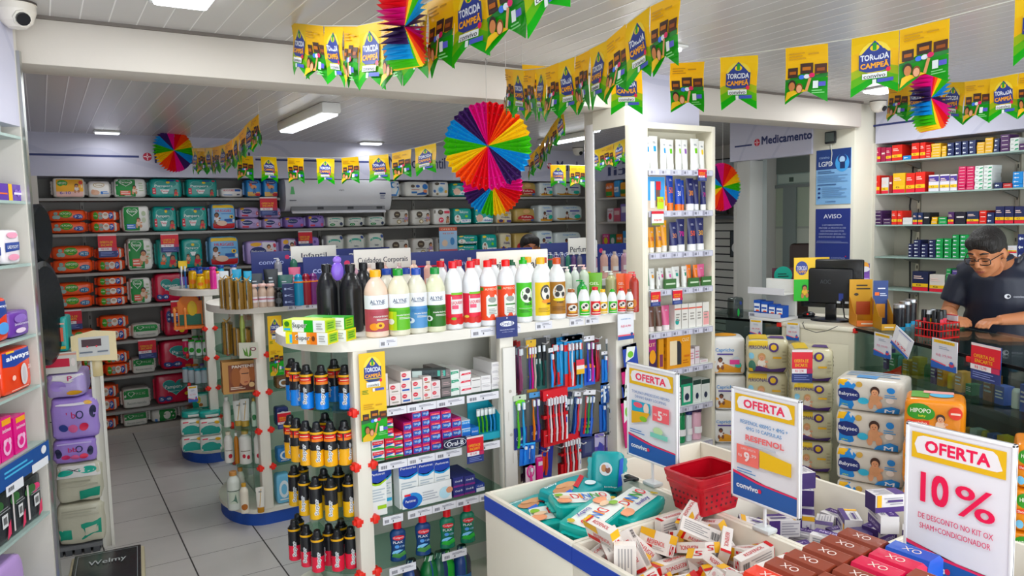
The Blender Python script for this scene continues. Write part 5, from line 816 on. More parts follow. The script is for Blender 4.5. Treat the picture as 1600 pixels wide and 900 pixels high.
hang(tx(490), tx(545), ty(160), ty(605), lambda w, h: blister(w, h, '#2f8ad8', ['#3a9ae8'], '', ct=.02), 'single bright blue toothbrush pack', -.03, .1)
hang(tx(545), tx(620), ty(60), ty(575), lambda w, h: blister(w, h, '#a81c2c', ['#c8242c', '#1a1c20'], 'r .0 .5 1 1 #1a1c24', ct=.5, top='#1a1c20'), 'black and red toothbrush pack, middle of top row', .0, .3)
LGs = 'r 0 .72 1 .84 #d8202c;t .5 .78 .6 .07 #f4f4f4 5+2;y #d8202c 0,.05 .6,.05 .8,.5 .5,.5 .3,.3 0,.3;r .35 .2 .42 .68 #7ad0f0;r .6 .2 .65 .68 #7ad0f0'
hang(tx(607), tx(682), ty(52), ty(580), lambda w, h: blister(w, h, '#1a8cc4', ['#1a9cd8'], LGs, ct=1), 'bright blue value pack with red band, left of two', -.005, .2)
hang(tx(690), tx(885), ty(38), ty(605), lambda w, h: blister(w, h, '#1a8cc4', ['#d8202c', '#e8e8f0', '#24262c', '#24262c'], LGs, ct=1), 'bright blue value pack with red band, right of two', -.008, 0, 2, .012)
hang(tx(795), tx(880), ty(285), ty(435), lambda w, h: B().box(-w/2, w/2, 0, .002, -h, 0, '#d8485a').box(-w/2, w/2, -.001, .0, -h*.66, -h*.4, '#f0ece8').box(-w/2, w/2, -.001, .0, -h, -h*.66, '#e8b81c'), 'small red and yellow price card on the blue value pack', -.03, 0, cat='price card', name='price_card')
hang(tx(905), tx(1022), ty(40), ty(562), lambda w, h: blister(w, h, '#1a5ac0', ['#3a4ac8', '#c83a9a'], 'y #e8962a 0,.4 .5,.44 1,.38 1,.34 0,.36;t .5 .2 .2 .24 #e8ecf6 B;r .4 .1 .6 .32 #e8ecf6;r .44 .12 .56 .3 #2f6ac8', ct=.38), 'clear pack with blue and orange card, top row', -.006)
hang(tx(1022), tx(1082), ty(60), ty(530), lambda w, h: blister(w, h, '#a01c34', ['#b8203c', '#8a1c30'], '', ct=.1, top='#7a2a34'), 'dark red toothbrush pack, right of top row', 0, .15, 2, .03)
hang(tx(1078), tx(1142), ty(200), ty(530), lambda w, h: blister(w, h, '#1f6ac0', ['#2a86d8'], 'r .1 .1 .9 .75 #1f74c8', ct=.75), 'blue toothbrush pack beside the dark red ones', -.02)
hang(tx(1128), tx(1205), ty(60), ty(560), lambda w, h: blister(w, h, '#d82c44', ['#e04458'], 'r .2 .1 .8 .64 #dc3a50;r .5 .12 .56 .6 #f4b8c0;r .1 0 .9 .08 #e8e4e4', ct=.6), 'red and white toothbrush pack tilted at the right end', -.015, 0, tilt=-.08)
hang(tx(20), tx(155), ty(640), tb(408), lambda w, h: blister(w, h, '#1c2e7c', ['#5ab03a', '#2f9ad0'], OB+'e .3 .05 .1 .03 #5ad03a;e .7 .05 .1 .03 #5ab8f0;e .5 .86 .4 .06 #7ad03a', ct=.4, top='#c8d4c0'), 'green and blue twin Oral-B pack at the post', -.105)
hang(tx(285), tx(402), ty(640), tb(385), lambda w, h: blister(w, h, '#1c2e6c', ['#e8862a', '#6a4ab0'], OB+'r .7 .08 .9 .3 #d8b82a', ct=.36, top='#5a9ad0'), 'clear pack with orange and purple Oral-B brushes', -.03)
hang(tx(400), tx(690), ty(612), tb(395), lambda w, h: blister(w, h, '#c41c34', ['#d8203c', '#f0e4e8', '#d8203c', '#f0e4e8', '#d8203c', '#f0e4e8', '#d8203c'], 'r .0 .82 1 1 #d0203a;r 0 .5 1 .56 #c41c34;e .92 .72 .07 .1 #e4eef4;l .89 .66 .95 .78 3 #2f6ac0;y #f0f0f4 .88,.06 .98,.06 .98,.5 .92,.5;r .9 .36 .95 .46 #2f5ac0;l .05 .2 .85 .22 1 #e8c8d0', ct=.3, top='#d0203a'), 'wide red multi pack of toothbrushes, middle row', -.045, .12, 3, .012)
hang(tx(700), tx(800), ty(650), tb(335), lambda w, h: blister(w, h, '#5a5e68', ['#6a6e78', '#4a4e5a'], 'r .4 .6 .9 .68 #c8ccd4', ct=.1, top='#2a3048'), 'smoky grey toothbrush pack, middle row', 0, .2, 2, .012, tilt=.14)
hang(tx(800), tx(878), ty(640), tb(325), lambda w, h: blister(w, h, '#1f3f8c', ['#2f5ab0', '#dc3a4a'], '', ct=.1), 'navy and clear toothbrush pack, middle row', -.01, .1, 2, .012, tilt=.14)
hang(tx(880), tx(1010), ty(620), tb(318), lambda w, h: blister(w, h, '#1c3f94', ['#d8303c', '#3a9a4a', '#4a7ae0'], 'r .05 .0 .95 .36 #1c3f94;t .5 .3 .6 .06 #e8ecf6 Oral-B;e .5 .22 .36 .03 #c8a82a;l .3 .04 .7 .18 1 #5ab08a', ct=.4), 'navy carded pack with red, green and blue brushes', -.025, 0, tilt=.12)
hang(tx(1070), tx(1165), ty(540), ty(752), lambda w, h: blister(w, h, '#3a6ab0', ['#d8e4f0', '#3a5a9a'], 'y #e8eef4 0,.3 1,.6 1,.7 0,.4;y #e8eef4 0,.6 1,.9 1,.98 0,.7', ct=1), 'blue and white striped pack, right of middle row', -.02)
hang(tx(1080), tx(1162), ty(745), tb(290), lambda w, h: blister(w, h, '#1c5ab0', ['#2474d0'], '', ct=1), 'plain blue brush pack under the striped one', 0)
hang(tx(1140), tx(1235), ty(770), tb(300), lambda w, h: blister(w, h, '#22303c', ['#24282c', '#b8c4c8'], '', ct=.08, top='#b8c4cc'), 'clear pack with black and silver brushes', -.02)
hang(ta(85), ta(238), tb(355), tb(560), lambda w, h: blister(w, h, '#1a74d0', ['#2a8ae8', '#1a5ab0'], 't .7 .5 .18 .5 #e8eef8 B;r .02 .9 .98 .98 #4ab0f0', ct=1), 'shiny blue carded pack low on the post', -.105, 0, tilt=.06)
hang(ta(138), ta(235), tb(560), tb(815), lambda w, h: blister(w, h, '#e8d4e0', ['#e0489a'], 'e .5 .72 .4 .24 #e0489a;e .5 .72 .24 .18 #e8d4e0', ct=1), 'pink handled flosser pack, bottom of the post', -.105)
hang(ta(238), ta(330), tb(428), tb(800), lambda w, h: blister(w, h, '#5a3a54', ['#6a4060', '#8a8a90'], '', ct=.2), 'mauve toothbrush pack, bottom row', 0, .5, 3, .02)
def razor(w, h):
    b = B(); b.box(-w/2, w/2, 0, .004, -h, 0, '#c8b8c4'); b.box(-w*.42, w*.42, -.016, 0, -h, -h*.05, '#e01c8c/g', .015); b.box(-w*.2, w*.3, -.018, -.015, -h*.34, -h*.2, '#f0e0ea'); return b
hang(ta(325), ta(405), tb(520), tb(790), razor, 'hot pink plastic brush case, bottom row', -.02, cat='brush case', name='brush_case')
hang(ta(420), ta(550), tb(365), tb(740), lambda w, h: blister(w, h, '#24349c', ['#e0562a'], 'y #e0562a .1,.66 .5,.64 .55,.3 .3,.1 .2,.5;e .34 .6 .24 .1 #e0562a;e .34 .6 .17 .06 #24349c', ct=1), 'navy card with orange tongue scraper, bottom row', -.0, 0, 2, .012, tilt=.1)
hang(ta(582), ta(803), tb(322), tb(700), lambda w, h: blister(w, h, '#c41c34', ['#d8203c', '#f0e4e8', '#d8203c', '#f0e4e8', '#d8203c', '#f0e4e8'], 'r .0 .84 1 1 #d0203a;r 0 .5 1 .56 #c41c34;e .9 .68 .09 .1 #e4eef4;l .86 .62 .94 .74 3 #2f6ac0;y #f0f0f4 .88,.06 .98,.06 .98,.45 .92,.5;r .9 .2 .95 .3 #2f5ac0', ct=.3, top='#d0203a'), 'wide red multi pack of toothbrushes, bottom row', -.02, .1, 3, .012)
hang(ta(808), ta(945), tb(330), tb(535), lambda w, h: blister(w, h, '#1c2450', [], 'r .1 .1 .9 .8 #2a3468;r .25 .2 .75 .7 #4a5478', ct=1), 'dark navy boxed refill pack, bottom row', -.01)
for k, (a, b_) in enumerate(((945, 1058), (1062, 1182))):
    hang(ta(a), ta(b_), tb(305), tb(600), lambda w, h: blister(w, h, '#5a4aa0', [], 'r .04 .55 .96 .97 #b9b4d4;e .5 .9 .4 .06 #7a6ab8;y #3a3f9c .3,.1 .8,.1 .8,.6 .5,.7 .35,.5;l .1 .05 .9 .4 2 #7a6ac0', ct=1), ('purple and clear pouch, left of two, bottom row', 'purple and clear pouch, rightmost of bottom row')[k], -.005*k, cat='pouch', name='refill_pouch')
# packs clipped to the right end of the gondola, and price cards there
EP = Pl(0, 2.795)
for k, (l, r, yt, yb, c, lb) in enumerate(((972, 994, 540, 590, '#20409c', 'upper blue and white pack'), (970, 992, 574, 640, '#c02a70', 'magenta pack'), (971, 990, 600, 640, '#20409c', 'lower blue pack'), (969, 985, 622, 700, '#c02a70', 'lowest magenta pack'))):
    hang(l, r, yt, yb, lambda w, h: blister(w, h, c, [], 'y #e8ece8 .1,.5 .7,.6 .9,.9 .3,.95;e .5 .7 .2 .1 #7ac04a;l .3 .2 .8 .4 2 #d8dcec', ct=1), f'{lb} clipped to the right end of the near gondola', .0, 0, tilt=-.12, pl=EP)
sign_at(EP, 963, 988, 490, 530, -.01, '#e9ebf0', 't .5 .8 .6 .05 #6a9ac8 OFERTA;t .5 .52 .6 .1 #e0708a R$14,90;r 0 0 1 .14 #2b4f9c;r 0 .14 1 .2 #e46a7a;e .85 .2 .08 .06 #2b3f7c', 'price_sign', 'white R$14,90 price card on the right end of the near gondola', None, 'price sign')
# red offer card and turquoise tray neighbours on second strip
sign_at(Pl(0, 2.79), 729, 755, 681, 723, 0, '#2b3a78', OFE, 'price_sign', 'red OFERTA DE ENCARTE card clipped beside the Oral-B shelf card', None, 'price sign')
# ============================================================ COLUMN SHELF PRODUCTS
CP_ = Pl(0, CY)
TU = {'w': ('#e8e8e4/g', '#e6e6e2/g'), 'n': ('#23275c/g', '#e8e8ea/g'), 'b': ('#2344a4/g', '#e8743a/g'), 'y': ('#e8a41c/g', '#eee8dc/g'), 'br': ('#6a4a40/g', '#e8e0dc/g'), 'pk': ('#d86a92/g', '#efe4e8/g'), 'g': ('#1f6a4a/g', '#e8e8e4/g'), 'o': ('#e8822a/g', '#f0e4d8/g')}
def tubes(z, items, where, grp):
    n = len(items)
    for i, (l, r, t, k, c, tx_) in enumerate(items):
        a, cap = TU[k]; sp = (f'r .36 .42 .72 .62 {c};' if k == 'w' else '')+(f't .5 .42 .66 .2 {c} {tx_};' if tx_ else '')+f'l .3 .72 .7 .8 2 {"#5a6a78" if k == "w" else "#c8c8d8"}'
        one(CP_, l, r, t, z+.001, .045, a, sp, cap, .01+.012*(i % 2), 'skin_care_tube', f'{lbn[k]} tube {nth(i, n)} on the {where}', 'tube', grp, kind='tube')
lbn = {'w': 'white squeeze', 'n': 'navy sunscreen', 'b': 'royal blue sunscreen', 'y': 'yellow sunscreen', 'br': 'brown banded', 'pk': 'pink', 'g': 'green', 'o': 'orange'}
CW = 'column shelf'
tubes(CZS[0], [(1012, 1021, 213, 'w', '#2f8ad0', ''), (1022, 1036, 211, 'w', '#2f8ad0', ''), (1038, 1047, 216, 'w', '#2f8ad0', ''), (1048, 1061, 217, 'w', '#6ab82a', ''), (1062, 1071, 217, 'w', '#8ab84a', ''), (1072, 1083, 217, 'w', '#8a5aa8', ''), (1085, 1098, 216, 'w', '#7ac02a', ''), (1099, 1109, 219, 'w', '#e8c81c', '')], 'top column shelf', 'white tubes on the column')
one(CP_, 1012, 1041, 275, CZS[1]+.001, .05, '#c8b8a8', 'r .02 .3 .98 .98 #4a94cc;r .2 .08 .42 .85 #e8e4dc;r .48 .12 .72 .85 #6a4a40;r .5 .6 .75 .85 #c82a3a;r .55 .05 .9 .4 #b8d83a;t .72 .3 .3 .1 #e84a2a 15%', '', .01, 'sunscreen_kit', 'boxed sunscreen gift kit at left of second column shelf', 'gift kit', None)
tubes(CZS[1], [(1043, 1048, 290, 'o', '#f0e0d0', ''), (1049, 1060, 269, 'b', '#e8743a', '50'), (1061, 1070, 279, 'b', '#e8e8f0', '30'), (1071, 1077, 281, 'b', '#e8743a', ''), (1078, 1090, 278, 'n', '#e8943a', '30'), (1091, 1100, 280, 'n', '#9a3a9a', ''), (1101, 1109, 283, 'n', '#b83a8a', '70')], 'second column shelf', 'sunscreens on the column')
tubes(CZS[2], [(1012, 1020, 355, 'y', '#8a4a1c', '30'), (1021, 1030, 355, 'y', '#c84a2a', '50'), (1031, 1039, 354, 'y', '#7a3a8a', '70'), (1040, 1050, 344, 'y', '#7a3a9a', ''), (1052, 1064, 347, 'n', '#c88a6a', '30'), (1065, 1078, 342, 'n', '#d83a9a', '70'), (1080, 1093, 341, 'n', '#e8643a', '50'), (1095, 1108, 340, 'n', '#e8b05a', '30')], 'third column shelf', 'sunscreens on the column')
tubes(CZS[3], [(1012, 1020, 421, 'g', '#e8e8e4', ''), (1021, 1031, 420, 'w', '#e8a42a', ''), (1032, 1036, 424, 'w', '#8a5aa8', ''), (1037, 1045, 419, 'w', '#d84a8a', ''), (1046, 1056, 419, 'w', '#d86ab0', ''), (1058, 1070, 417, 'w', '#1f9a8a', ''), (1071, 1079, 416, 'w', '#2f8a6a', ''), (1080, 1088, 414, 'o', '#f4f0e8', ''), (1089, 1096, 414, 'o', '#f4f0e8', ''), (1097, 1109, 413, 'pk', '#f4f0e8', '')], 'fourth column shelf', 'small tubes on the column')
for k, (l, r) in enumerate(((1038, 1056), (1076, 1092), (1096, 1111))): one(CP_, l, r, 436+(-2)*k, CZS[3]+.001, .012, '#3f6a3a', 'l .1 .3 .9 .7 1 #c8d8c0', '', -.004, 'soap_carton', f'low green carton in front of the small tubes, {nth(k, 3)}', 'carton', 'low cartons on the column')
tubes(CZS[4], [(1013, 1018, 489, 'w', '#8a8a84', ''), (1019, 1030, 480, 'br', '#3a2a24', ''), (1031, 1040, 480, 'br', '#3a2a24', ''), (1042, 1054, 478, 'pk', '#f0dce4', '')], 'fifth column shelf', 'small tubes on the column')
for k, (l, r) in enumerate(((1056, 1066), (1067, 1077), (1078, 1089), (1090, 1099), (1100, 1110))): one(CP_, l, r, 476-k, CZS[4]+.001, .05, '#e4e2dc', ('e .4 .3 .3 .12 #2fa098;' if k == 0 else '')+('r .1 .05 .95 .6 #e8a8a8;' if k == 4 else 'r 0 .78 1 .84 #d86a5a;')+'l .2 .3 .8 .65 3 #9a9690', '', .01, 'skin_care_carton', f'slim white carton {nth(k, 5)} on the fifth column shelf', 'carton', 'white cartons on the column')
one(CP_, 1013, 1030, 526, CZS[5]+.001, .06, '#3a2450', 'r .1 .55 .9 .95 #a83a7a;e .6 .4 .3 .2 #e8a42a;t .5 .75 .7 .1 #f0c8a0 KIT', '', .02, 'sunscreen_kit', 'dark purple sunscreen kit box on the sixth column shelf', 'gift kit', None)
one(CP_, 1031, 1039, 530, CZS[5]+.001, .06, '#d89a2a', 'r .2 .1 .8 .5 #7a3a5a', '', .01, 'sunscreen_kit', 'narrow amber kit box beside the dark purple one', 'gift kit', None)
one(CP_, 1041, 1078, 522, CZS[5]+.001, .06, '#dc9a24', 'r .12 .1 .42 .82 #e8d8b8;y #2a2c34 .42,.1 .6,.1 .6,.7 .52,.8 .42,.8;t .78 .82 .3 .1 #f4e4b8 CUZ;r .72 .3 .95 .36 #c8743a;l .66 .1 .9 .24 2 #b06a2a', 'l .1 .2 .9 .8 3 #b8801c', -.005, 'sunscreen_kit', 'yellow sunscreen kit box with a window on the sixth shelf', 'gift kit', None)
for k, (l, r, t, c) in enumerate(((1080, 1089, 546, '#e4d8dc'), (1090, 1097, 542, '#dcd4d8'), (1098, 1110, 562, '#e8e4e4'))): one(CP_, l, r, t, CZS[5]+.001, .05, c, 'l .1 .3 .9 .8 3 #c88a9a', '', .02, 'skin_care_carton', f'small pale carton {nth(k, 3)} on the sixth column shelf', 'carton', 'pale cartons on the column')
for k, (l, r, t, c) in enumerate(((1012, 1030, 603, '#c8c8c0'), (1031, 1058, 600, '#9ab0a8'), (1060, 1067, 606, '#e0e0dc'), (1066, 1084, 592, '#2f9a74'), (1085, 1097, 594, '#e4e8e4'), (1098, 1111, 593, '#e4e8e4'))): one(CP_, l, r, t, CZS[6]+.001, .09, c, 'r 0 .8 1 1 #1f3a34;r .2 .1 .8 .7 #dfe4e0;e .5 .3 .2 .14 #24304a' if k > 2 else 'l .1 .3 .9 .8 3 #6a7a74', '', .01, 'skin_care_carton', f'carton {nth(k, 6)} on the seventh column shelf', 'carton', 'cartons low on the column')
for k, (l, r, t, c, cc) in enumerate(((1012, 1026, 645, '#b8a89a/g', '#3a4a3a/g'), (1058, 1067, 648, '#3a7a4a/g', '#2a5a3a/g'), (1068, 1079, 645, '#1f8a5a/g', '#17633f/g'), (1081, 1090, 645, '#e0e4e8/g', '#23306c/g'), (1091, 1104, 640, '#e4b8c8/g', '#3a2448/g'))):
    u, z = CP_.hit((l+r)/2, t); w = CP_.hit(r, t)[0]-CP_.hit(l, t)[0]; capped('lotion_bottle', bottle(z-CZS[7], w/2, c, cc, 'wide', 'r .1 .3 .9 .7 #f0eef0', sh=.85, neck=.8, sy=.7), CP_.w(u, .05, CZS[7]+.001), 0, f'lotion bottle {nth(k, 5)} on the lowest visible column shelf', 'bottle', 'bottles low on the column')
for l, r, t, b_, lb in ((1087, 1100, 264, 283, 'under the top column shelf'), (1014, 1033, 330, 352, 'under the second column shelf'), (1013, 1028, 454, 478, 'left one under the fourth column shelf'), (1047, 1062, 452, 475, 'right one under the fourth column shelf')):
    sign_at(CP_, l, r, t, b_, -.02, '#2b3a78', OFE if t != 330 else 'r 0 .8 1 1 #c8303e;r 0 0 1 .8 #e8e6e2;t .5 .36 .6 .16 #d83a4a R$49;r 0 0 1 .15 #7a8a3a', 'price_sign', 'small red price sign '+lb, 'small price signs on the column', 'price sign')
# ============================================================ RIGHT WALL MEDICINES
GEN = 'y #f0c41c 0,.2 1,.2 1,.38 0,.38;t .4 .29 .3 .1 #2a2a20 G;l .1 .6 .7 .8 2 #f4d8d0'
def mc(l, r, t, rows, base, kind=0, name='medicine_carton'):
    sp = ['l .15 .45 .85 .7 1 #f0e8e4', GEN, 'r 0 .0 1 .18 #dc3a4a;'+GEN, 'y #1f9a6a .5,.1 .95,.3 .95,.6 .6,.5;l .1 .4 .45 .7 2 #8a9a94', 'l .1 .3 .6 .7 1 #dfe6f0;e .25 .5 .08 .2 #e8ecf4', 'r 0 .6 1 .92 #4a3a8a;r 0 .92 1 1 #ece8f0;'+GEN][kind]
    return (l, r, t, rows, base, sp, '')
RDm, DR = '#d83c30', '#8a1c24'
def rcols(z, items, what, dep, where):
    cols(RP, z+.001, items, what, 'medicine carton', 'medicine cartons on the right wall', 'medicine_carton', dep, .01, where)
rcols(RZ[0], [mc(1364, 1374, 230, 1, '#b82454', 1), mc(1375, 1382, 230, 1, '#a01c48'), mc(1383, 1391, 230, 1, '#b82454', 1), mc(1392, 1408, 226, 1, RDm, 1), mc(1409, 1422, 243, 1, '#2f86c8', 4), mc(1423, 1435, 223, 1, RDm, 1), mc(1436, 1444, 222, 1, RDm, 1), mc(1445, 1453, 226, 5, RDm, 0), mc(1454, 1469, 224, 5, '#e0b018', 0), mc(1470, 1477, 228, 4, '#e0b018', 0), mc(1479, 1489, 223, 3, '#1f2a56', 4), mc(1491, 1500, 221, 3, '#1f2a56', 4), mc(1502, 1511, 220, 3, '#1f2a56', 4), mc(1513, 1523, 219, 3, '#1f2a56', 4), mc(1525, 1537, 222, 4, '#e0b018', 0), mc(1538, 1550, 215, 4, '#e0b018', 0), mc(1552, 1560, 216, 3, '#1f2a56', 4), mc(1562, 1576, 210, 4, '#4a2458', 0), mc(1577, 1591, 215, 3, '#e4e8e4', 3), mc(1592, 1600, 224, 1, '#4a2458'), mc(1601, 1612, 224, 2, '#1f2a56', 4)], 'medicine carton', .12, 'on top right shelf')
rcols(RZ[1], [mc(1361, 1373, 274, 1, RDm, 2), mc(1376, 1387, 277, 1, '#dcd8d8', 2), mc(1388, 1393, 274, 1, DR), mc(1394, 1413, 270, 1, '#e8b81c', 2), mc(1414, 1428, 270, 1, RDm, 2), mc(1429, 1444, 268, 1, RDm, 2), mc(1450, 1466, 273, 1, '#e0dce4', 5), mc(1467, 1482, 272, 1, '#e0dce4', 5), mc(1483, 1494, 272, 1, '#e0dce4', 5), mc(1496, 1508, 260, 8, '#c8285e', 0), mc(1509, 1521, 260, 8, '#c8285e', 0), mc(1522, 1535, 259, 6, '#e4e8e4', 3), mc(1536, 1549, 258, 6, '#e4e8e4', 3), mc(1552, 1564, 285, 1, '#1f2a56', 4), mc(1566, 1580, 286, 1, '#b83c3c'), mc(1581, 1597, 268, 4, '#2f8ad0', 4), mc(1598, 1610, 268, 4, '#dcdcdc', 0)], 'medicine carton', .12, 'on second right shelf')
rcols(RZ[2], [mc(1361, 1377, 329, 4, '#3f2050', 0), mc(1378, 1391, 341, 2, '#3f2050', 0), mc(1392, 1400, 329, 1, RDm, 1), mc(1401, 1408, 329, 1, RDm, 1), mc(1409, 1424, 340, 2, '#dcdcdc', 0), mc(1425, 1432, 332, 1, '#1f2f56', 2), mc(1433, 1440, 332, 1, '#1f2f56', 2), mc(1441, 1451, 332, 1, '#161a24', 0), mc(1454, 1463, 339, 2, '#e0b018', 0), mc(1465, 1478, 339, 2, '#2f9a56', 0), mc(1480, 1489, 331, 1, '#4a2a5c', 2), mc(1490, 1507, 331, 1, '#1c1828', 0), mc(1509, 1528, 330, 1, '#1f2a4a', 2), mc(1529, 1540, 329, 3, RDm, 0), mc(1541, 1552, 332, 2, '#1f2a56', 4), mc(1554, 1568, 322, 1, '#1f2450', 2), mc(1569, 1583, 322, 1, '#1f2450', 2), mc(1584, 1600, 322, 1, '#1f2450', 2), mc(1601, 1614, 322, 1, '#1f2450', 2)], 'medicine carton', .12, 'on third right shelf')
rcols(RZ[3], [mc(1418, 1425, 381, 4, '#1f2450', 4), mc(1426, 1437, 375, 5, '#1f2450', 4), mc(1438, 1448, 381, 4, '#1f2450', 4), mc(1450, 1460, 375, 5, '#1f2450', 4), mc(1461, 1472, 373, 5, '#2f9a56', 4), mc(1474, 1485, 373, 5, '#2f9a56', 4), mc(1487, 1497, 367, 6, '#2f9a56', 4), mc(1499, 1512, 367, 6, '#2f9a56', 4), mc(1572, 1588, 384, 2, '#e0e0e4', 2), mc(1589, 1604, 366, 3, '#24306c', 4)], 'medicine carton', .1, 'on fourth right shelf')
rcols(RZ[4], [mc(1424, 1449, 424, 1, '#1a2246', 2), mc(1451, 1475, 429, 1, '#dcd4cc', 2), mc(1477, 1484, 420, 7, '#3a9a5a', 0), mc(1486, 1496, 422, 7, '#5a4a8a', 0), mc(1498, 1508, 424, 7, '#3a9a5a', 0), mc(1572, 1590, 430, 3, '#e0a42a', 0)], 'medicine carton', .1, 'on fifth right shelf')
SIM = {"red":[[-.124,-.144,.58,.0,3.14,.19],[-.116,-.005,.58,.0,.0,.72],[-.132,.134,.58,-.0,-3.14,1.41],[.128,-.168,.58,.0,-.0,-1.2],[.114,.001,.58,-.0,-.0,-.07],[.143,.164,.58,-.0,.0,-.19],[-.124,-.165,.62,-3.14,.0,-.29],[-.119,-.018,.62,.0,-.0,2.14],[-.118,.17,.62,.0,3.14,-1.24]],"resf":[[-.111,-.164,.675,-.0,.0,1.09],[-.155,.033,.675,.0,-.0,.16],[-.119,.147,.675,-.0,-.0,-1.95],[.133,-.12,.675,.0,.0,-.22],[.133,-.019,.675,.0,-.0,-1.57],[.134,.189,.675,-.0,.0,-3.03],[-.12,-.189,.705,.0,3.14,-1.36],[-.117,-.03,.693,-.0,-.31,1.74],[-.165,.184,.696,.0,2.78,-.38],[.139,-.177,.697,.0,-.38,1.35],[.196,-.03,.695,.29,.19,1.02],[.118,.187,.705,-.0,-.0,1.97],[-.135,-.108,.722,.77,.01,-2.94],[-.093,-.021,.732,-.32,-3.11,-.18],[-.186,.181,.721,.27,.25,-2.68],[.14,-.187,.726,-.27,-.27,2.15],[.223,-.056,.717,-.35,-.0,-1.57],[.124,.194,.735,-.0,-.0,1.55],[-.034,-.171,.705,-.0,-.54,-3.0],[-.151,.062,.712,.6,2.8,-.29],[-.207,.193,.744,.34,-.12,-1.63],[.151,-.213,.748,-.38,3.12,-.16],[.064,-.04,.694,.0,-.32,-.07],[.066,.168,.729,.65,2.16,.72],[.043,-.189,.695,-.63,.08,-1.38],[-.157,.078,.74,.47,-.41,-2.23],[-.192,.223,.777,.14,2.81,.02],[.122,-.223,.775,-.37,.09,-3.14],[.04,.082,.675,-.0,3.14,-.43],[.003,.191,.709,.32,-.31,-1.73],[.065,-.189,.717,.63,-.08,1.76],[-.023,-.067,.72,-1.57,.56,-1.76],[-.201,.187,.81,-.31,-.14,1.16],[.115,-.169,.78,1.2,.05,3.05],[-.026,.019,.695,.6,3.05,.0],[.026,.192,.751,.47,.2,1.65],[-.085,-.175,.771,-1.01,-.29,1.54],[.006,-.097,.723,1.73,-1.54,1.33],[-.076,.196,.723,-.49,-2.41,.8],[.085,-.091,.722,1.46,.0,3.05],[-.051,.119,.69,-.0,.25,1.0],[.187,.143,.718,-1.24,.44,-1.31],[.014,-.193,.734,.93,.12,-1.41],[-.237,.057,.691,1.57,-.0,-1.48],[-.071,.206,.762,2.71,.76,-.47],[.226,-.193,.675,.0,3.14,1.57],[.042,.086,.711,.19,.0,-2.87],[.21,.202,.724,-.0,1.27,.09],[-.107,-.22,.781,-.0,-1.04,.14],[-.191,-.053,.722,-.92,.55,2.84],[-.014,.186,.774,-2.03,-.11,-1.54],[.15,-.072,.766,1.46,.17,3.04],[-.033,.104,.734,2.91,-.11,-.17],[.233,.187,.756,-1.26,-.29,-1.57],[-.18,-.202,.722,.03,1.04,-2.96],[-.192,-.079,.746,.95,-.48,-.36],[-.14,.149,.79,.44,-.95,1.8],[.193,-.024,.764,.19,-.18,3.11],[.065,.048,.733,-2.04,.25,.14],[.158,.207,.805,-1.66,-.42,.31],[-.211,-.211,.727,.46,-.97,-.4],[-.192,-.105,.77,-.95,2.66,-.36],[-.233,.193,.848,-1.23,.0,-1.57],[.125,.028,.776,1.88,-.21,.67],[.026,-.004,.762,.42,-.71,2.98],[.109,.242,.781,1.57,-.0,.01],[-.212,-.213,.785,-.43,.98,2.78],[.047,.071,.781,2.91,-.32,-1.47],[-.223,.1,.784,.07,1.57,-2.16],[.155,.105,.754,-2.61,.06,-.18],[.158,.013,.728,-.0,.21,1.46],[.108,.117,.794,.4,.37,-.78]],"purp":[[-.116,-.135,.687,.0,.0,.28],[-.116,.001,.687,.0,3.14,-.23],[-.088,.12,.687,-.0,-.0,-2.15],[.14,-.157,.687,-.0,.0,-2.1],[.131,.001,.687,.0,3.14,-.25],[.119,.165,.687,-.0,.0,1.03],[-.152,-.225,.687,-1.57,-.0,-.08],[-.218,.077,.71,-.77,-1.57,.0],[-.088,.208,.688,3.14,-.0,.05],[.137,-.13,.742,-.0,.0,-3.14],[.171,-.067,.687,1.57,-.0,.17],[.11,.173,.742,3.14,.0,1.1],[-.106,-.075,.688,-1.57,-.0,.27],[-.0,.058,.687,.0,3.14,-1.14],[-.229,.228,.71,.01,-1.57,.0],[.12,-.154,.797,.0,-.0,.93],[.132,-.022,.742,-.0,-.0,.82],[.106,.154,.797,.0,.0,-2.35],[-.174,-.196,.743,1.57,.0,2.17],[-.224,-.11,.71,-2.92,1.57,.0],[-.188,.172,.687,-1.57,.0,-3.03],[.138,-.148,.852,-.0,3.14,-.44],[.142,.087,.688,-1.57,-.0,.55],[.108,.171,.852,.0,-.0,-1.91],[-.201,-.179,.797,-.0,.0,1.83],[.053,-.11,.71,2.74,-1.57,.0],[-.19,.133,.74,-.21,-2.9,-.71],[.048,.098,.71,-.92,-1.57,.0],[.228,.094,.688,3.14,-.0,1.55],[-.047,-.195,.712,.0,-.66,1.93],[-.084,.097,.742,-1.57,.0,-.54],[.017,.183,.688,-.0,3.14,.21],[.217,-.198,.71,2.62,1.57,.0]]}
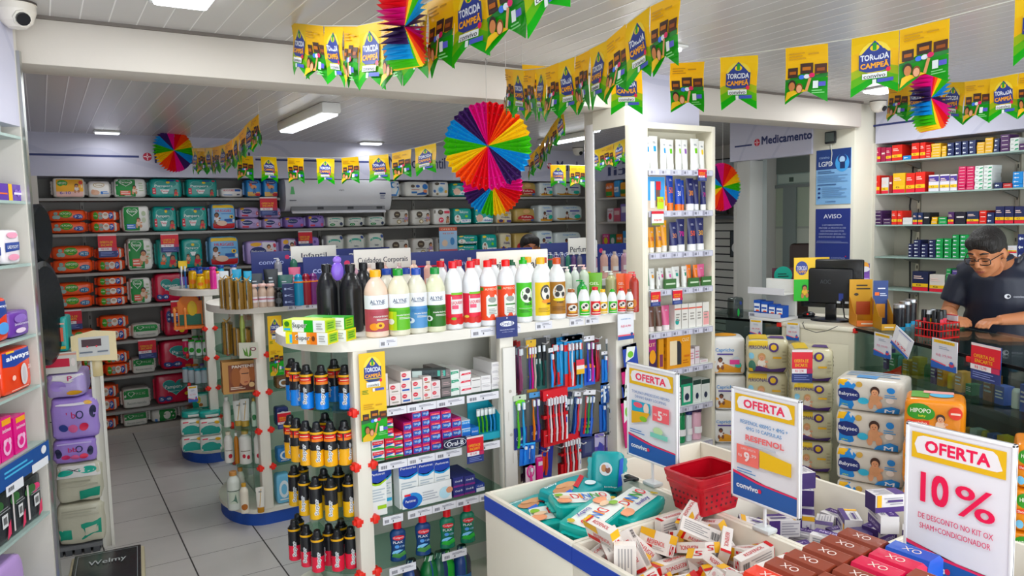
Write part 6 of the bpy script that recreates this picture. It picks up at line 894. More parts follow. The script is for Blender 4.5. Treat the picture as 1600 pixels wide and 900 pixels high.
# ============================================================ BARGAIN BINS
BX = (1.272, 1.80, 2.335); BY = (2.272, 1.752, 1.225, .70, .18); RIM = .80
bl = {(0, 0): ('bargain bin of baby wipes nearest the gondola', .64), (1, 0): ('bargain bin under the red basket', .56), (0, 1): ('bargain bin filled with white and red medicine cartons', .66), (1, 1): ('bargain bin of purple and white cartons', .66), (0, 2): ('bargain bin covered by rows of brown and pink cartons', .779), (1, 2): ('bargain bin behind the largest offer sign', .66), (0, 3): ('bargain bin at the very front, mostly below the picture', .62)}
for (i, j), (lb, fz) in bl.items():
    x0, x1, y1, y0 = BX[i]+.001, BX[i+1]-.001, BY[j]-.001, BY[j+1]+.001; w, d = x1-x0, y1-y0; th = .016
    t = thing('bargain_bin', lb, 'display bin', (x0, y0, 0), 0, 'white bargain bins with blue rims')
    for nm, bx in (('side_panel', (0, th, 0, d)), ('side_panel', (w-th, w, 0, d)), ('front_panel', (th, w-th, 0, th)), ('back_panel', (th, w-th, d-th, d))):
        b = B(); b.box(bx[0], bx[1], bx[2], bx[3], .02, RIM, '#eae4d6', .003); part(nm, b, t)
    b = B(); b.box(th, w-th, th, d-th, fz-.02, fz, '#e4ded0'); part('inner_floor', b, t)
    b = B(); z0 = RIM-.062; e = .003
    for q in ((-e, 0, 0, d), (w, w+e, 0, d)) if i else ((-e, 0, 0, d),): b.box(q[0], q[1], q[2], q[3], z0, RIM-.012, '#2344a8')
    if j == 0: b.box(0, w, d, d+e, z0, RIM-.012, '#2344a8')
    part('blue_band', b, t, 'blue band under the rim')
def place(k, mk, name, lbf, cat, grp, cx, cy, variants):
    ms = [m.mesh(name) for m in variants]
    for n, (x, y, z, a, b_, c) in enumerate(SIM[k]):
        o = link(name, ms[n % len(ms)], None, (cx+x*.925, cy+y*.925, z+.001)); o.rotation_euler = (a, b_, c); tag(o, lbf(n, x, y, z), cat, grp)
def cen(b, d, h):                                      # recentre a product so that it turns about its middle
    b.v = [(v[0], v[1]-d/2, v[2]-h/2) for v in b.v]; return b
def where_(x, y): return ('front' if y < -.08 else 'back' if y > .08 else 'middle')+' '+('left' if x < -.08 else 'right' if x > .08 else 'centre')
seen = {}
def lab_in(desc):
    def f(n, x, y, z):
        q = where_(x, y); k = (desc, q); seen[k] = seen.get(k, 0)+1; return f'{desc}, {ORD[min(31, seen[k]-1)]} down at {q} of its bin'.replace('first down', 'topmost')
    return f
def flatten(b, w, h, d):                               # product lying on its back: front looks up
    b.v = [(v[0], v[2]-h/2, -v[1]+d/2) for v in b.v]; return b
RS = 't .62 .5 .5 .34 #d02c36 RESFENOL;r .12 .0 .22 1 #e8b41c;r .0 .0 .13 1 #c8202c;e .9 .2 .04 .1 #d8b0b0;l .4 .1 .8 .2 1 #b8b0ac'
RS2 = 'r .04 .08 .5 .3 #c8202c;y #e8b41c .0,.7 .5,.6 .5,1 0,1;t .6 .45 .6 .22 #d02c36 RESFENOL;l .5 .12 .9 .3 2 #c0b8b4'
RB = 'l .08 .15 .7 .85 5 #a8a4a4;q .75 .2 .95 .7 #3a3a3e'
def rcart(a, c):
    b = B(); w, d, h = .125, .062, .03; b.box(-w/2, w/2, -d/2, d/2, -h/2, h/2, '#ece6e0')
    paint(b, flat((-w/2, -d/2, h/2), (w, 0, 0), (0, d, 0)), a, 1); paint(b, flat((-w/2, d/2, -h/2), (w, 0, 0), (0, -d, 0)), c, 1)
    paint(b, flat((-w/2, -d/2, -h/2), (w, 0, 0), (0, 0, h)), 't .55 .5 .56 .42 #c8303a RESFENOL;r .0 0 .1 1 #e8b41c;r .1 0 .16 1 #c8202c', 1); paint(b, flat((w/2, d/2, -h/2), (-w, 0, 0), (0, 0, h)), 't .5 .5 .56 .42 #c8303a RESFENOL;r .9 0 1 1 #c8202c', 1)
    paint(b, flat((w/2, -d/2, -h/2), (0, d, 0), (0, 0, h)), 'r 0 0 .4 1 #e8b41c;t .68 .5 .5 .5 #c8303a 5', 1); return b
place('resf', None, 'medicine_carton', lab_in('white carton with red and yellow bands'), 'medicine carton', 'white and red cartons in the bin', (BX[0]+BX[1])/2, (BY[1]+BY[2])/2, [rcart(RS, RB), rcart(RS2, RS), rcart(RB, RS2)])
def pcart(a):
    w, d, h = .1, .055, .055; b = B(); b.box(-w/2, w/2, -d/2, d/2, -h/2, h/2, '#e0dcdc'); sp = ['r 0 0 1 .55 #4a2f74;t .5 .28 .7 .2 #d8cce8 LAVITAN;l .1 .65 .8 .9 2 #8a8a94', 'r .0 .7 1 1 #4a2f74;r .8 0 .95 .7 #e8b41c;l .1 .15 .7 .6 4 #9a98a4;r .1 .3 .6 .42 #4a2f74', 'r 0 0 .35 1 #4a2f74;l .4 .1 .95 .9 5 #a8a4ac']
    for k, pa in enumerate((flat((-w/2, -d/2, h/2), (w, 0, 0), (0, d, 0)), flat((-w/2, -d/2, -h/2), (w, 0, 0), (0, 0, h)), flat((-w/2, d/2, -h/2), (w, 0, 0), (0, -d, 0)), flat((w/2, d/2, -h/2), (-w, 0, 0), (0, 0, h)))): paint(b, pa, sp[(k+a) % 3], 1)
    b.box(w/2, w/2+.0004, -d/2, d/2, -h/2, h/2, '#3a2860'); return b
place('purp', None, 'vitamin_carton', lab_in('white carton with purple bands'), 'carton', 'purple and white cartons in the bin', (BX[1]+BX[2])/2, (BY[1]+BY[2])/2, [pcart(0), pcart(1), pcart(2)])
def redp():
    w, d, h = .16, .07, .04; b = B(); b.box(-w/2, w/2, -d/2, d/2, -h/2, h/2, '#b8323a/g', .006); paint(b, flat((-w/2, -d/2, h/2), (w, 0, 0), (0, d, 0)), 'r .1 .15 .5 .8 #e8e0d8;l .15 .25 .45 .7 2 #9a2a34', 1); return b
place('red', None, 'red_carton', lab_in('glossy red and white carton'), 'carton', 'red cartons in the bin', (BX[1]+BX[2])/2, (BY[0]+BY[1])/2, [redp()])
# extra purple cartons in the bin behind the big sign
for n, (x, y, z, a, b_, c) in enumerate(SIM['purp'][:16]):
    o = link('vitamin_carton', pcart(n % 3).mesh(), None, ((BX[1]+BX[2])/2+x*.925, (BY[2]+BY[3])/2+y*.925, z+.001)); o.rotation_euler = (a, b_, c); tag(o, lab_in('white and purple carton')(n, x, y, z).replace('its bin', 'the bin beside the big sign'), 'carton', 'purple and white cartons beside the big sign')
# wipes
WD = 'r .04 .2 .96 .95 #e8ece6;t .38 .62 .12 .3 #d8322c D;t .47 .62 .04 .3 #e88a1c I;t .56 .62 .12 .3 #3a7ad0 N;t .69 .62 .12 .3 #3a9a3a N;t .82 .62 .12 .3 #d8322c O;t .6 .32 .3 .16 #4a3f9a baby;e .14 .3 .13 .16 #e8a07a;e .2 .5 .1 .1 #e8c8a8;e .12 .66 .08 .1 #8ab84a;e .93 .3 .06 .1 #c8b04a'
WT = 'e .28 .5 .22 .2 #c8926a;e .5 .62 .16 .14 #d8a47a;e .36 .66 .14 .1 #d8a47a;y #c8243a .5,.3 .98,.7 .98,.86 .5,.46;y #2f6ad0 .04,.1 .3,.2 .36,.36 .1,.3;e .82 .3 .1 .14 #dfeef0;t .2 .82 .3 .1 #e8f4f4 baby'
WS = 'e .36 .56 .2 .16 #e4e8ea;e .3 .58 .08 .09 #c8926a;e .42 .54 .08 .08 #8a5a4a;e .4 .62 .05 .04 #d8d0e0;y #2457c0 .72,.1 .9,.14 .96,.9 .8,.8;t .5 .1 .4 .06 #e8f4f4 baby'
def wp(base, sp, seed): return flatten(soft(.225, .135, .05, base, sp, p=8, seed=seed, wr=.06), .225, .135, .05)
def PUT(px, py, z, rz, rx=0, ry=0): q = at(px, py, z=z); return (q.x, q.y, z), (R_(rx), R_(ry), R_(rz))
wl = [(830, 790, 0.740, 18, 0, 4, 0, 'flat teal pack with hand print, left end'), (893, 770, 0.775, 14, 6, 0, 0, 'teal pack with red stripe, middle back'), (868, 812, 0.760, -22, 4, -6, 1, 'white and teal DINNO pack, front left'), (912, 790, 0.792, -18, 0, 4, 1, 'white and teal DINNO pack, half covered in the middle'), (946, 822, 0.795, 200, -3, 5, 1, 'white and teal DINNO pack turned upside down, front'), (990, 796, 0.795, 18, 6, -4, 1, 'white and teal DINNO pack, right'), (1040, 790, 0.740, 60, 0, 0, 1, 'pale pack at the right rim'), (880, 835, 0.720, -40, 0, 10, 0, 'teal pack low in the front corner'), (960, 770, 0.700, 30, 0, 0, 0, 'teal pack deep in the middle'), (905, 812, 0.710, 5, 0, 0, 0, 'teal pack beneath the DINNO packs'), (1020, 818, 0.695, 15, 0, 0, 1, 'pale pack deep at the right')]
for k, (px, py, z, rz, rx, ry, ty, lb) in enumerate(wl):
    m = wp('#18a8a0/g' if ty else '#18a0a4/g', WD if ty else WT, k).mesh(); lo, ro = PUT(px, py, z, rz, rx, ry); x = min(max(lo[0], BX[0]+.142), BX[1]-.14); y = min(max(lo[1], BY[1]+.11), BY[0]-.11)
    o = link('wipes_pack', m, None, (x, y, z)); o.rotation_euler = ro; tag(o, 'wipes: '+lb, 'wipes pack', 'baby wipes in the bin')
q = at(948, 765, y=2.16); me = soft(.13, .15, .05, '#18a0a4/g', WS, p=5, seed=3, wr=.05).mesh(); o = link('wipes_pack', me, None, (q.x, 2.14, q.z-.005)); o.rotation_euler = (R_(-16), R_(7), R_(-18)); tag(o, 'teal wipes pack standing upright against the back of the bin', 'wipes pack', 'baby wipes in the bin')
# kit cartons "OX"
def oxbox(col, dk):
    b = B(); w, d, h = .066, .1, .195; b.box(-w/2, w/2, -d/2, d/2, 0, h-.012, col); vs = []
    for x, z in ((-w/2, h-.012), (-w/2+.006, h), (w/2-.02, h+.004), (w/2, h-.012)): vs += [(x, -d/2-.001, z), (x, d/2+.001, z)]
    b.add(vs, [(0, 1, 3, 2), (2, 3, 5, 4), (4, 5, 7, 6), (0, 2, 4, 6), (7, 5, 3, 1)], col)
    P_ = flat((w/2-.02, d/2, h+.0042), (-w+.026, 0, -.004), (0, -d, 0)); P2 = (lambda a, e, hh, P=P_[0]: P(a, e, hh), .4)
    vs, fs = textmesh('OX')[:2]; b.add([P_[0](.5+y*.45, .5-x*.42, .0006) for x, y in vs], [f for f in fs], '#ead9d2')
    b.add([P_[0](*q, .0004) for q in ((.03, 0), (.06, 0), (.06, 1), (.03, 1))], [(0, 1, 2, 3)], dk)
    paint(b, flat((w/2, -d/2, 0), (0, d, 0), (0, 0, h-.012)), 't .5 .68 .55 .22 #cfd8ec OX;l .2 .1 .8 .4 3 '+dk, 1); paint(b, flat((-w/2, -d/2, 0), (w, 0, 0), (0, 0, h-.012)), 't .5 .68 .6 .16 #ead9d2 OX;l .2 .1 .8 .4 3 '+dk, 1); return b
OXC = {'brown': ('#8a4434/g', '#b87a6a'), 'red': ('#d8483a/g', '#f0b0a0'), 'pink': ('#cf2452/g', '#f08aa4'), 'blue': ('#2a56b8/g', '#8aa8e4')}
OZ = .98; e0 = at(1350, 836, z=OZ); e1 = at(1234, 885, z=OZ); st = (e1-e0)/4; aOX = math.atan2(-st.y, -st.x); r2 = at(1428, 857, z=OZ); n2 = Vector((math.sin(aOX), -math.cos(aOX), 0))
oxm = {k: oxbox(*v).mesh() for k, v in OXC.items()}
rows_ = [(e0, ['brown']*5+['red']), (r2, ['blue', 'pink', 'pink', 'brown', 'brown', 'brown'])]
for ri, (p, cs) in enumerate(rows_):
    stl = st.normalized()*.0685
    for k, c in enumerate(cs):
        q = p+stl*k; m_ = [j for j in range(len(cs)) if cs[j] == c]; nn = m_.index(k)
        pos = 'alone' if len(m_) == 1 else f'{ORD[nn]} from right'
        tag(link('hair_kit_carton', oxm[c], None, (q.x, q.y, .78), aOX), (f'{c} OX hair kit carton at the '+('left end' if c == 'red' else 'right end')+(' of the rear row' if ri == 0 else ' of the front row')) if len(m_) == 1 else f'{c} OX hair kit carton, {pos} in the '+('rear row' if ri == 0 else 'front row'), 'carton', 'hair kit cartons in rows')
for k in range(5):
    q = r2+n2*.105+st.normalized()*.0685*(k+.5); c = ('pink', 'brown', 'red', 'brown', 'red')[k]; m_ = oxm[c]
    if k > 0: tag(link('hair_kit_carton', m_, None, (q.x, q.y, .78), aOX), f'{c} OX hair kit carton, {ORD[k-1]} from right in the nearest row', 'carton', 'hair kit cartons in rows')
# ---- offer signs clamped on the bin rails
BASEC = 'y #2f5fa8 0,0 1,0 1,.155 .7,.16 .4,.17 0,.215;y #e8486a 0,.215 .4,.17 .7,.16 1,.155 1,.17 .7,.175 .4,.19 0,.24;T .24 .11 .36 .05 #eef2fa convivo;e .44 .11 .028 .02 #d83a5a;'
def offer(y0, y1, zt, zb, spec, label, xs=1.8):
    t = thing('offer_sign', label, 'offer sign', (xs, (y0+y1)/2, RIM), R_(-90), 'white framed OFERTA signs'); w = y1-y0; h = zt-zb; zo = zb-RIM
    b = B(); b.box(-w/2, w/2, -.004, .004, zo, zo+h, '#e8e8ea/g', .003); f = .008
    for q in ((-w/2, w/2, zo, zo+f), (-w/2, w/2, zo+h-f, zo+h), (-w/2, -w/2+f, zo, zo+h), (w/2-f, w/2, zo, zo+h)): b.box(q[0], q[1], -.008, .006, q[2], q[3], '#f0f0f2/g', .002)
    fr = part('frame', b, t)
    b = B(); b.box(-w/2+f, w/2-f, -.0055, -.0045, zo+f, zo+h-f, '#ecebf0'); paint(b, flat((-w/2+f, -.0056, zo+f), (w-2*f, 0, 0), (0, 0, h-2*f)), spec, 2); part('poster', b, fr)
    b = B(); b.tube([(0, 0, .0), (0, 0, zo)], .005, '#e8e8ea/g'); po = part('pole', b, t)
    b = B(); b.box(-.03, .03, -.022, .022, .0005, .014, '#d0d4d4/g', .003); part('clamp', b, po)
TOPB = 'r .04 .8 .96 .97 #e8bc14;y #f2eef0 .1,.835 .88,.835 .93,.85 .88,.935 .84,.955 .16,.955 .1,.94 .07,.89;T .5 .892 .64 .08 #e8506a OFERTA;'
offer(at(1590, 697, x=1.8).y, at(1418, 658, x=1.8).y, 1.234, .84, BASEC+TOPB.replace('#e8506a', '#e8285a')+'T .29 .62 .29 .2 #e8285a 10;t .69 .6 .38 .2 #e8285a %;t .5 .43 .74 .038 #d8486a DE_DESCONTO_NO_KIT_OX;t .5 .365 .7 .038 #d8486a SHAM+CONDICIONADOR', 'largest OFERTA sign reading 10% DE DESCONTO, at right')
offer(at(1253, 625, x=1.8).y, at(1145, 603, x=1.8).y, 1.226, .876, BASEC+TOPB+'t .5 .72 .74 .036 #4a8ac0 RESFENOL_400MG_+_4MG_+;t .5 .665 .56 .034 #4a8ac0 4MG_10_CAPSULAS;T .52 .58 .6 .055 #e8787a RESFENOL;l .2 .5 .7 .54 1 #c8ccd4;y #f08078 .08,.32 .44,.32 .44,.5 .08,.5;t .27 .47 .24 .02 #f6dcdc SUPER_OFERTA;t .14 .4 .06 .03 #f6e4e4 R$;T .25 .4 .09 .09 #f6e4e4 9;t .36 .42 .09 .035 #f6e4e4 ,99;y #f0c43a .46,.34 .94,.34 .94,.46 .46,.5;l .1 .24 .4 .29 2 #6a9ac8', 'OFERTA sign for RESFENOL capsules, middle of the three')
offer(at(1060, 582, x=1.8).y, at(981, 565, x=1.8).y, 1.228, .882, BASEC+TOPB+'t .5 .72 .8 .03 #6a86b8 TOALHAS_UMEDECIDAS_HIPOPO;t .5 .67 .66 .03 #6a86b8 DINNO_BABY_LOOPING;r .1 .5 .5 .62 #2aa8c8;e .24 .58 .1 .03 #e8687a;e .42 .56 .06 .06 #f0d8c8;y #e8b43a .1,.36 .4,.42 .5,.52 .1,.5;e .36 .44 .08 .03 #8ac04a;y #f07078 .56,.46 .9,.46 .9,.62 .56,.62;t .62 .53 .06 .03 #f6e4e4 R$;T .72 .53 .09 .1 #f6e4e4 5;t .82 .56 .1 .03 #f6e4e4 ,99;e .68 .36 .1 .04 #c8e0b0;r .52 .28 .88 .33 #8ad0c0;l .08 .26 .4 .31 2 #5a86c0', 'OFERTA sign for baby wipes, leftmost of the three')
q = at(1008, 757, x=1.79); b = B(); b.box(-.012, .012, -.03, .03, 0, .012, '#1c1c20/g', .004); b.tube([(0, -.02, .008), (-.03, -.02, .012), (-.045, -.01, .006)], .006, '#1c1c20/g'); tag(link('spring_clamp', b.mesh(), None, (1.776, 2.07, RIM+.001)), 'small black clamp on the rail by the leftmost OFERTA sign', 'clamp')
# ---- red basket
zr = .93; c0 = at(1034.6, 731, z=zr); c1 = at(1109.7, 712, z=zr); c2 = at(1086.6, 755.5, z=zr); w = c1.x-c0.x; d = c0.y-c2.y
t = thing('shopping_basket', 'small red plastic shopping basket standing on the bins', 'shopping basket', (c0.x+w/2, c0.y-d/2, RIM+.002)); H_ = zr-RIM-.002
def bring(z, k, th=0): w2, d2 = w/2*k-th, d/2*k-th; r = .02; return [(x*w2+(-x)*r*(1-math.cos(a)) , y*d2-y*r*(1-math.sin(a)), z) for x, y, a in [(s, u, v) for s, u, v in ((1, -1, .0), (1, -1, math.pi/4), (1, -1, math.pi/2))]]
def ring(z, k, th=0):
    w2, d2 = w/2*k-th, d/2*k-th; r = .018; out = []
    for (sx, sy), a0 in (((1, 1), 0), ((-1, 1), 90), ((-1, -1), 180), ((1, -1), 270)):
        for q in range(4): a = math.radians(a0+q*30); out.append((sx*(w2-r)+r*math.cos(a), sy*(d2-r)+r*math.sin(a), z))
    return out
def shell(b, rs, c):
    n = len(rs[0]); vs = [v for r in rs for v in r]; b.add(vs, [(i*n+j, i*n+(j+1) % n, (i+1)*n+(j+1) % n, (i+1)*n+j) for i in range(len(rs)-1) for j in range(n)], c)
RB_ = '#b81a34/g'; b = B(); kk = lambda z: .76+.22*(z/H_)
zs = [.0, H_*.12, H_*.66, H_*.68, H_*.76, H_*.77, H_*.85, H_*.86, H_*.95, H_]
rs = [ring(z, kk(z)+(.035 if 3 <= i < 5 or 7 <= i < 10 else .02 if i >= 5 else 0)) for i, z in enumerate(zs)]
shell(b, rs+[ring(H_, 1.0), ring(H_, 1.0, .012), ring(H_*.9, kk(H_*.9), .004), ring(.004, kk(0), .004)], RB_)
b.add(ring(.004, kk(0), .004), [tuple(range(16))], RB_); b.add(ring(0, kk(0)), [tuple(range(15, -1, -1))], RB_)
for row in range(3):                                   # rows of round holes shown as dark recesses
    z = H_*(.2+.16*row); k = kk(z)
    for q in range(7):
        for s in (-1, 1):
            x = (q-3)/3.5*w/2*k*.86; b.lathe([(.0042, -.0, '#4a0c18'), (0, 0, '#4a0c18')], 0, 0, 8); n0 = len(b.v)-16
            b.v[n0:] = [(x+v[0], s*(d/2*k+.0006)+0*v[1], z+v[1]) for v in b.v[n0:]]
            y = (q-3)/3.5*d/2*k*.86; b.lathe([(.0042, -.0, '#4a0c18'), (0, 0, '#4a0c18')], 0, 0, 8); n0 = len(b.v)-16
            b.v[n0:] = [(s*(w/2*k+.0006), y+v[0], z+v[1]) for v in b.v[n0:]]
part('body', b, t)
b = B(); b.tube([(w/2*.98, -.03, H_*.97), (w/2*.7, -d*.44, H_*1.02), (-w/2*.7, -d*.44, H_*1.02), (-w/2*.98, -.03, H_*.97)], .004, '#8a1224/g'); part('handle', b, t)
# ============================================================ SALES COUNTER
KT = 1.12; A1 = Vector((3.806, 2.541, 0)); A2 = Vector((3.705, 2.949, 0)); A3 = Vector((3.56, 3.53, 0)); B2 = Vector((3.307, 1.465, 0)); B2 = A1+(B2-A1)*1.5
def seg(p, q): return Pl(p.x, p.y, math.degrees(math.atan2(q.y-p.y, q.x-p.x)))
SG1, SG0, SG2 = seg(A2, A1), seg(A3, A2), seg(A1, B2)
def cnt(pl, L, lb, glass, d=.55):
    t = thing('sales_counter', lb, 'counter', pl.w(0, 0, 0), pl.a)
    if not glass:
        b = B(); b.box(0, L, 0, .02, 0, KT-.025, '#e2dcca'); b.box(.03, L-.03, -.003, .0, .06, KT-.1, '#ded8c4', .002); part('front_panel', b, t)
        b = B(); b.box(0, .02, .02, d, 0, KT-.025, '#dcd6c4'); b.box(L-.02, L, .02, d, 0, KT-.025, '#dcd6c4'); part('side_panel', b, t); b = B(); b.box(-.005, L+.0, -.008, d, KT-.025, KT, '#e9e4d4', .003); part('worktop', b, t)
    else:
        b = B(); b.box(0, L, 0, d, 0, .1, '#22242a'); part('plinth', b, t); b = B(); b.box(0, L, d-.02, d, .1, KT-.012, '#5a6062'); part('back_panel', b, t)
        b = B(); b.box(.0, L, .0, .006, .1, KT-.012, '#e8f0ee/t'); part('front_glass', b, t); b = B(); b.box(-.0, L, -.004, d, KT-.01, KT, '#e8f0ee/t'); part('top_glass', b, t)
        b = B(); b.box(0, L, -.006, .0, KT-.014, KT+.001, '#16181b/m'); part('edge_trim', b, t)
        for z in (.38, .66, .9): b = B(); b.box(.004, L-.004, .03, d-.03, z-.008, z, '#d4e2de/t'); part('glass_shelf', b, t)
        for x in [k*L/max(1, round(L/.5)) for k in range(round(L/.5)+1)]:
            b = B(); b.box(x-.003, x+.003, .008, d-.022, .1, KT-.012, '#e4ecea/t'); part('divider', b, t); b = B(); b.box(x-.014, x+.014, -.012, .01, KT-.03, KT-.004, '#d8382c', .003); part('clip', b, t, 'red plastic clip')
cnt(SG0, (A3-A2).length-.015, 'glass showcase at the left end of the sales counter', 1, .45); cnt(SG1, (A1-A2).length-.003, 'cream panelled counter section under the computer monitor', 0, .5); cnt(SG2, (B2-A1).length, 'long glass showcase counter in front of the attendant', 1, .6)
# showcase contents
for zi, z in enumerate((.38, .66, .9)):
    u = .08
    for k in range(20):
        w = rnd.uniform(.03, .06); h = rnd.uniform(.05, .12); c = rnd.choice(['#2f9a9a', '#c8c8c4', '#d8963a', '#3a5ab0', '#b83a4a', '#e8e4da', '#5a3f86', '#3a8a5a', '#c8743a', '#e0b83a'])
        if u > 1.6: break
        g = k % 3 == 2
        me = (bottle(h, w*.4, c+'/g', '#e8e8e8/g', 'wide', '', sh=.8, neck=.7)[0] if g else carton(w, h, .05, c, 'l .1 .3 .9 .8 3 #e8e4e4')).mesh()
        tag(link('showcase_bottle' if g else 'showcase_carton', me, None, SG2.w(u+w/2, .12+(.02 if g else 0), z+.001), SG2.a), f"small {'bottle' if g else 'carton'} {ORD[k]} along the {ORD[2-zi]} showcase shelf", 'showcase item', 'small goods inside the glass counter'); u += w+rnd.uniform(.006, .03)
q = SG2.hit(1540, 628); me = carton(.1, .07, .1, '#8a4ab8', 'l .1 .5 .9 .9 3 #c8a8e0;t .6 .3 .4 .2 #f0e4f8 kit', 'l .1 .2 .9 .8 3 #a87acc').mesh(); tag(link('violet_carton', me, None, SG2.w(q[0], .03, .661), SG2.a), 'violet open carton inside the glass counter', 'carton')
b = B(); b.add([(-.09, 0, 0), (.09, 0, .03), (.09, 0, .075), (-.0, 0, .03), (-.09, .004, 0), (.09, .004, .03), (.09, .004, .075), (-.0, .004, .03)], [(0, 1, 2, 3), (7, 6, 5, 4), (0, 4, 5, 1), (1, 5, 6, 2), (2, 6, 7, 3), (3, 7, 4, 0)], '#d8402c/g'); u, _ = SG2.hit(1385, 566); tag(link('red_arrow_card', b.mesh(), None, SG2.w(u, .02, .901), SG2.a), 'red pointed card inside the glass counter below the price cards', 'card')
# cards hanging on the counter fronts
def hc(pl, l, r, yt, yb, spec, bg, lb, dep=-.018, rz=0): return sign_at(pl, l, r, yt, yb, dep, bg, spec, 'price_card', lb, 'price cards hanging on the sales counter', 'price card')
OW = 'r .08 .86 .9 .96 #e8c41c;t .5 .91 .7 .06 #c8862a OFERTA;l .3 .66 .7 .78 2 #a8b0c0;t .5 .46 .62 .1 #e0a0b4 R$_19,90;y #2f5fb0 0,0 1,0 1,.2 .6,.14 0,.24;y #e46a7a 0,.24 .6,.14 .6,.18 0,.28;e .82 .22 .1 .08 #c84a60;e .82 .28 .07 .05 #3a6ac0'
hc(SG2, 1371, 1398, 521, 558, OW, '#dcdce4', 'white OFERTA price card under the yellow display boxes'); hc(SG2, 1462, 1502, 531, 578, OW, '#dcdce4', 'larger white OFERTA price card in the middle of the glass counter'); hc(SG2, 1524, 1571, 539, 597, OFE, '#2b3a78', 'red OFERTA DE ENCARTE card on the glass counter')
hc(SG1, 1231, 1251, 503, 531, OW.replace('#e0a0b4', '#d86a7a'), '#d4d4d8', 'white price card on the cream counter section'); hc(SG0, 1174, 1193, 499, 525, OW.replace('#e0a0b4', '#d86a7a'), '#d4d4d8', 'white price card on the left glass showcase')
o = hc(SG2, 1409, 1440, 511, 544, 'l .2 .86 .9 .94 1 #5a6ab0;r .26 .4 .8 .8 #f4f4f6;t .5 .26 .6 .14 #d82c4a 19,99;y #2f5fb0 0,0 1,0 1,.1 0,.16;r 0 .16 1 .18 #e46a7a', '#e4e4ea', 'white 19,99 price card hanging askew from the red basket', -.03); o.rotation_euler[1] = .42
# ---- things on the counter
def on(px, py, z=KT): return at(px, py, z=z)
q = on(1298, 501); fa = face(1298)
t = thing('computer_monitor', 'black computer monitor seen from behind on the cream counter', 'monitor', (q.x, q.y, KT+.001), fa-.25); D = (q-O3).dot(fw); s = D/FOC
w = 92*s*1.0; zb = .075; h = 76*s
b = B(); b.box(-w/2, w/2, 0, .03, zb, zb+h, '#121317/g', .008); b.box(-w*.36, w*.36, -.03, .0, zb+h*.1, zb+h*.82, '#15161a', .02); paint(b, flat((-w*.36, -.0302, zb+h*.1), (w*.72, 0, 0), (0, 0, h*.72)), 't .4 .62 .24 .12 #3f4248 AOC;r .7 .1 .8 .3 #2f3f8a;r .66 .02 .74 .08 #c8ccd0;r .84 .02 .92 .08 #c8ccd0', 1); part('housing', b, t)
b = B(); b.box(-.03, .03, -.015, .015, .01, zb+h*.2, '#131418/g', .006); part('stand', b, t); b = B(); b.lathe([(0, 0, '#131418/g'), (.115, 0, '#131418/g'), (.11, .012, '#131418/g'), (.04, .016, '#131418/g'), (0, .017, '#131418/g')], 0, 0, 28, 1, .75); part('base', b, t)
b = B(); b.tube([(w*.2, -.03, zb+.06), (w*.26, -.06, .03), (w*.4, -.05, .006), (w*.6, 0, .006)], .004, '#0d0d10'); part('cable', b, t)
q = on(1262, 497); t = thing('barcode_scanner', 'black desk scanner with a red dot left of the monitor', 'scanner', (q.x, q.y, KT+.001), fa); b = B(); b.lathe([(0, 0, '#121317/g'), (.09, 0, '#121317/g'), (.085, .008, '#121317/g'), (.03, .014, '#121317/g'), (0, .014, '#121317/g')], 0, 0, 24, 1, .5); part('base', b, t); b = B(); b.ball((.005, 0, .022), .038, .028, .018, '#17181c/g'); b.ball((.0, -.024, .026), .006, .005, .005, '#e03a2c/E.6'); part('head', b, t)
b = B(); b.tube([(0, 0, .004), (.02, -.06, .004), (.05, -.1, -.02), (.12, -.11, -.035), (.18, -.1, -.02), (.22, -.06, .004)], .002, '#2a2a2e'); q = on(1268, 505); tag(link('scanner_cable', b.mesh(), None, (q.x-.02, q.y+.04, KT+.001), SG1.a), 'thin dark cable drooping over the front of the cream counter', 'cable')
# leaflets behind the monitor
def card3(px0, px1, yt, yb, D, spec, bg, name, label, lean=0, cat='leaflet', n=2):
    p0 = at(px0, yb, D=D); p1 = at(px1, yb, D=D); p1.z = p0.z = (p0.z+p1.z)/2; zt = at((px0+px1)/2, yt, D=D).z; u = p1-p0; v = Vector((0, 0, zt-p0.z)); nn = u.cross(v).normalized()
    b = B(); th = .002; L = u.length; H = v.z; b.box(-L/2, L/2, 0, th, 0, H, bg); paint(b, flat((-L/2, 0, 0), (L, 0, 0), (0, 0, H)), spec, n)
    o = link(name, b.mesh(), None, (p0+p1)/2, math.atan2(u.y, u.x)); o.rotation_euler[1] = lean; return tag(o, label, cat)
card3(1240, 1295, 402, 470, 4.55, 'r 0 0 1 1 #159a2c;g 0 .5 1 1 #e8c61c,#f2c618;r 0 0 .42 .5 #2fae2a;e .22 .76 .17 .16 #2b3f8c;t .22 .76 .28 .1 #e8e4f0 TORCIDA;t .22 .68 .26 .08 #f0b01c CAMPEÃ;r .5 .6 .6 .74 #3a2a20;r .64 .62 .8 .78 #3a2a20;r .84 .6 .96 .74 #3a2a20;p .3 .3 .28 #b97a50 #2a1c14 #e0b81c', '#f0c41c', 'promo_leaflet', 'yellow and green Torcida leaflet standing left of the monitor')
card3(1296, 1358, 412, 456, 4.6, 'r 0 .3 .25 1 #c8c4cc;r .25 .62 1 1 #6a3a9a;l .3 .72 .85 .9 2 #e8e0f0;r .78 0 1 .62 #7a44a8;l .8 .05 .98 .5 5 #c8b0dc;e .86 .9 .12 .16 #e8a43a;e .86 .8 .14 .1 #e8e4ea', '#4a2a74', 'promo_leaflet', 'purple leaflet sticking out above the right edge of the monitor')
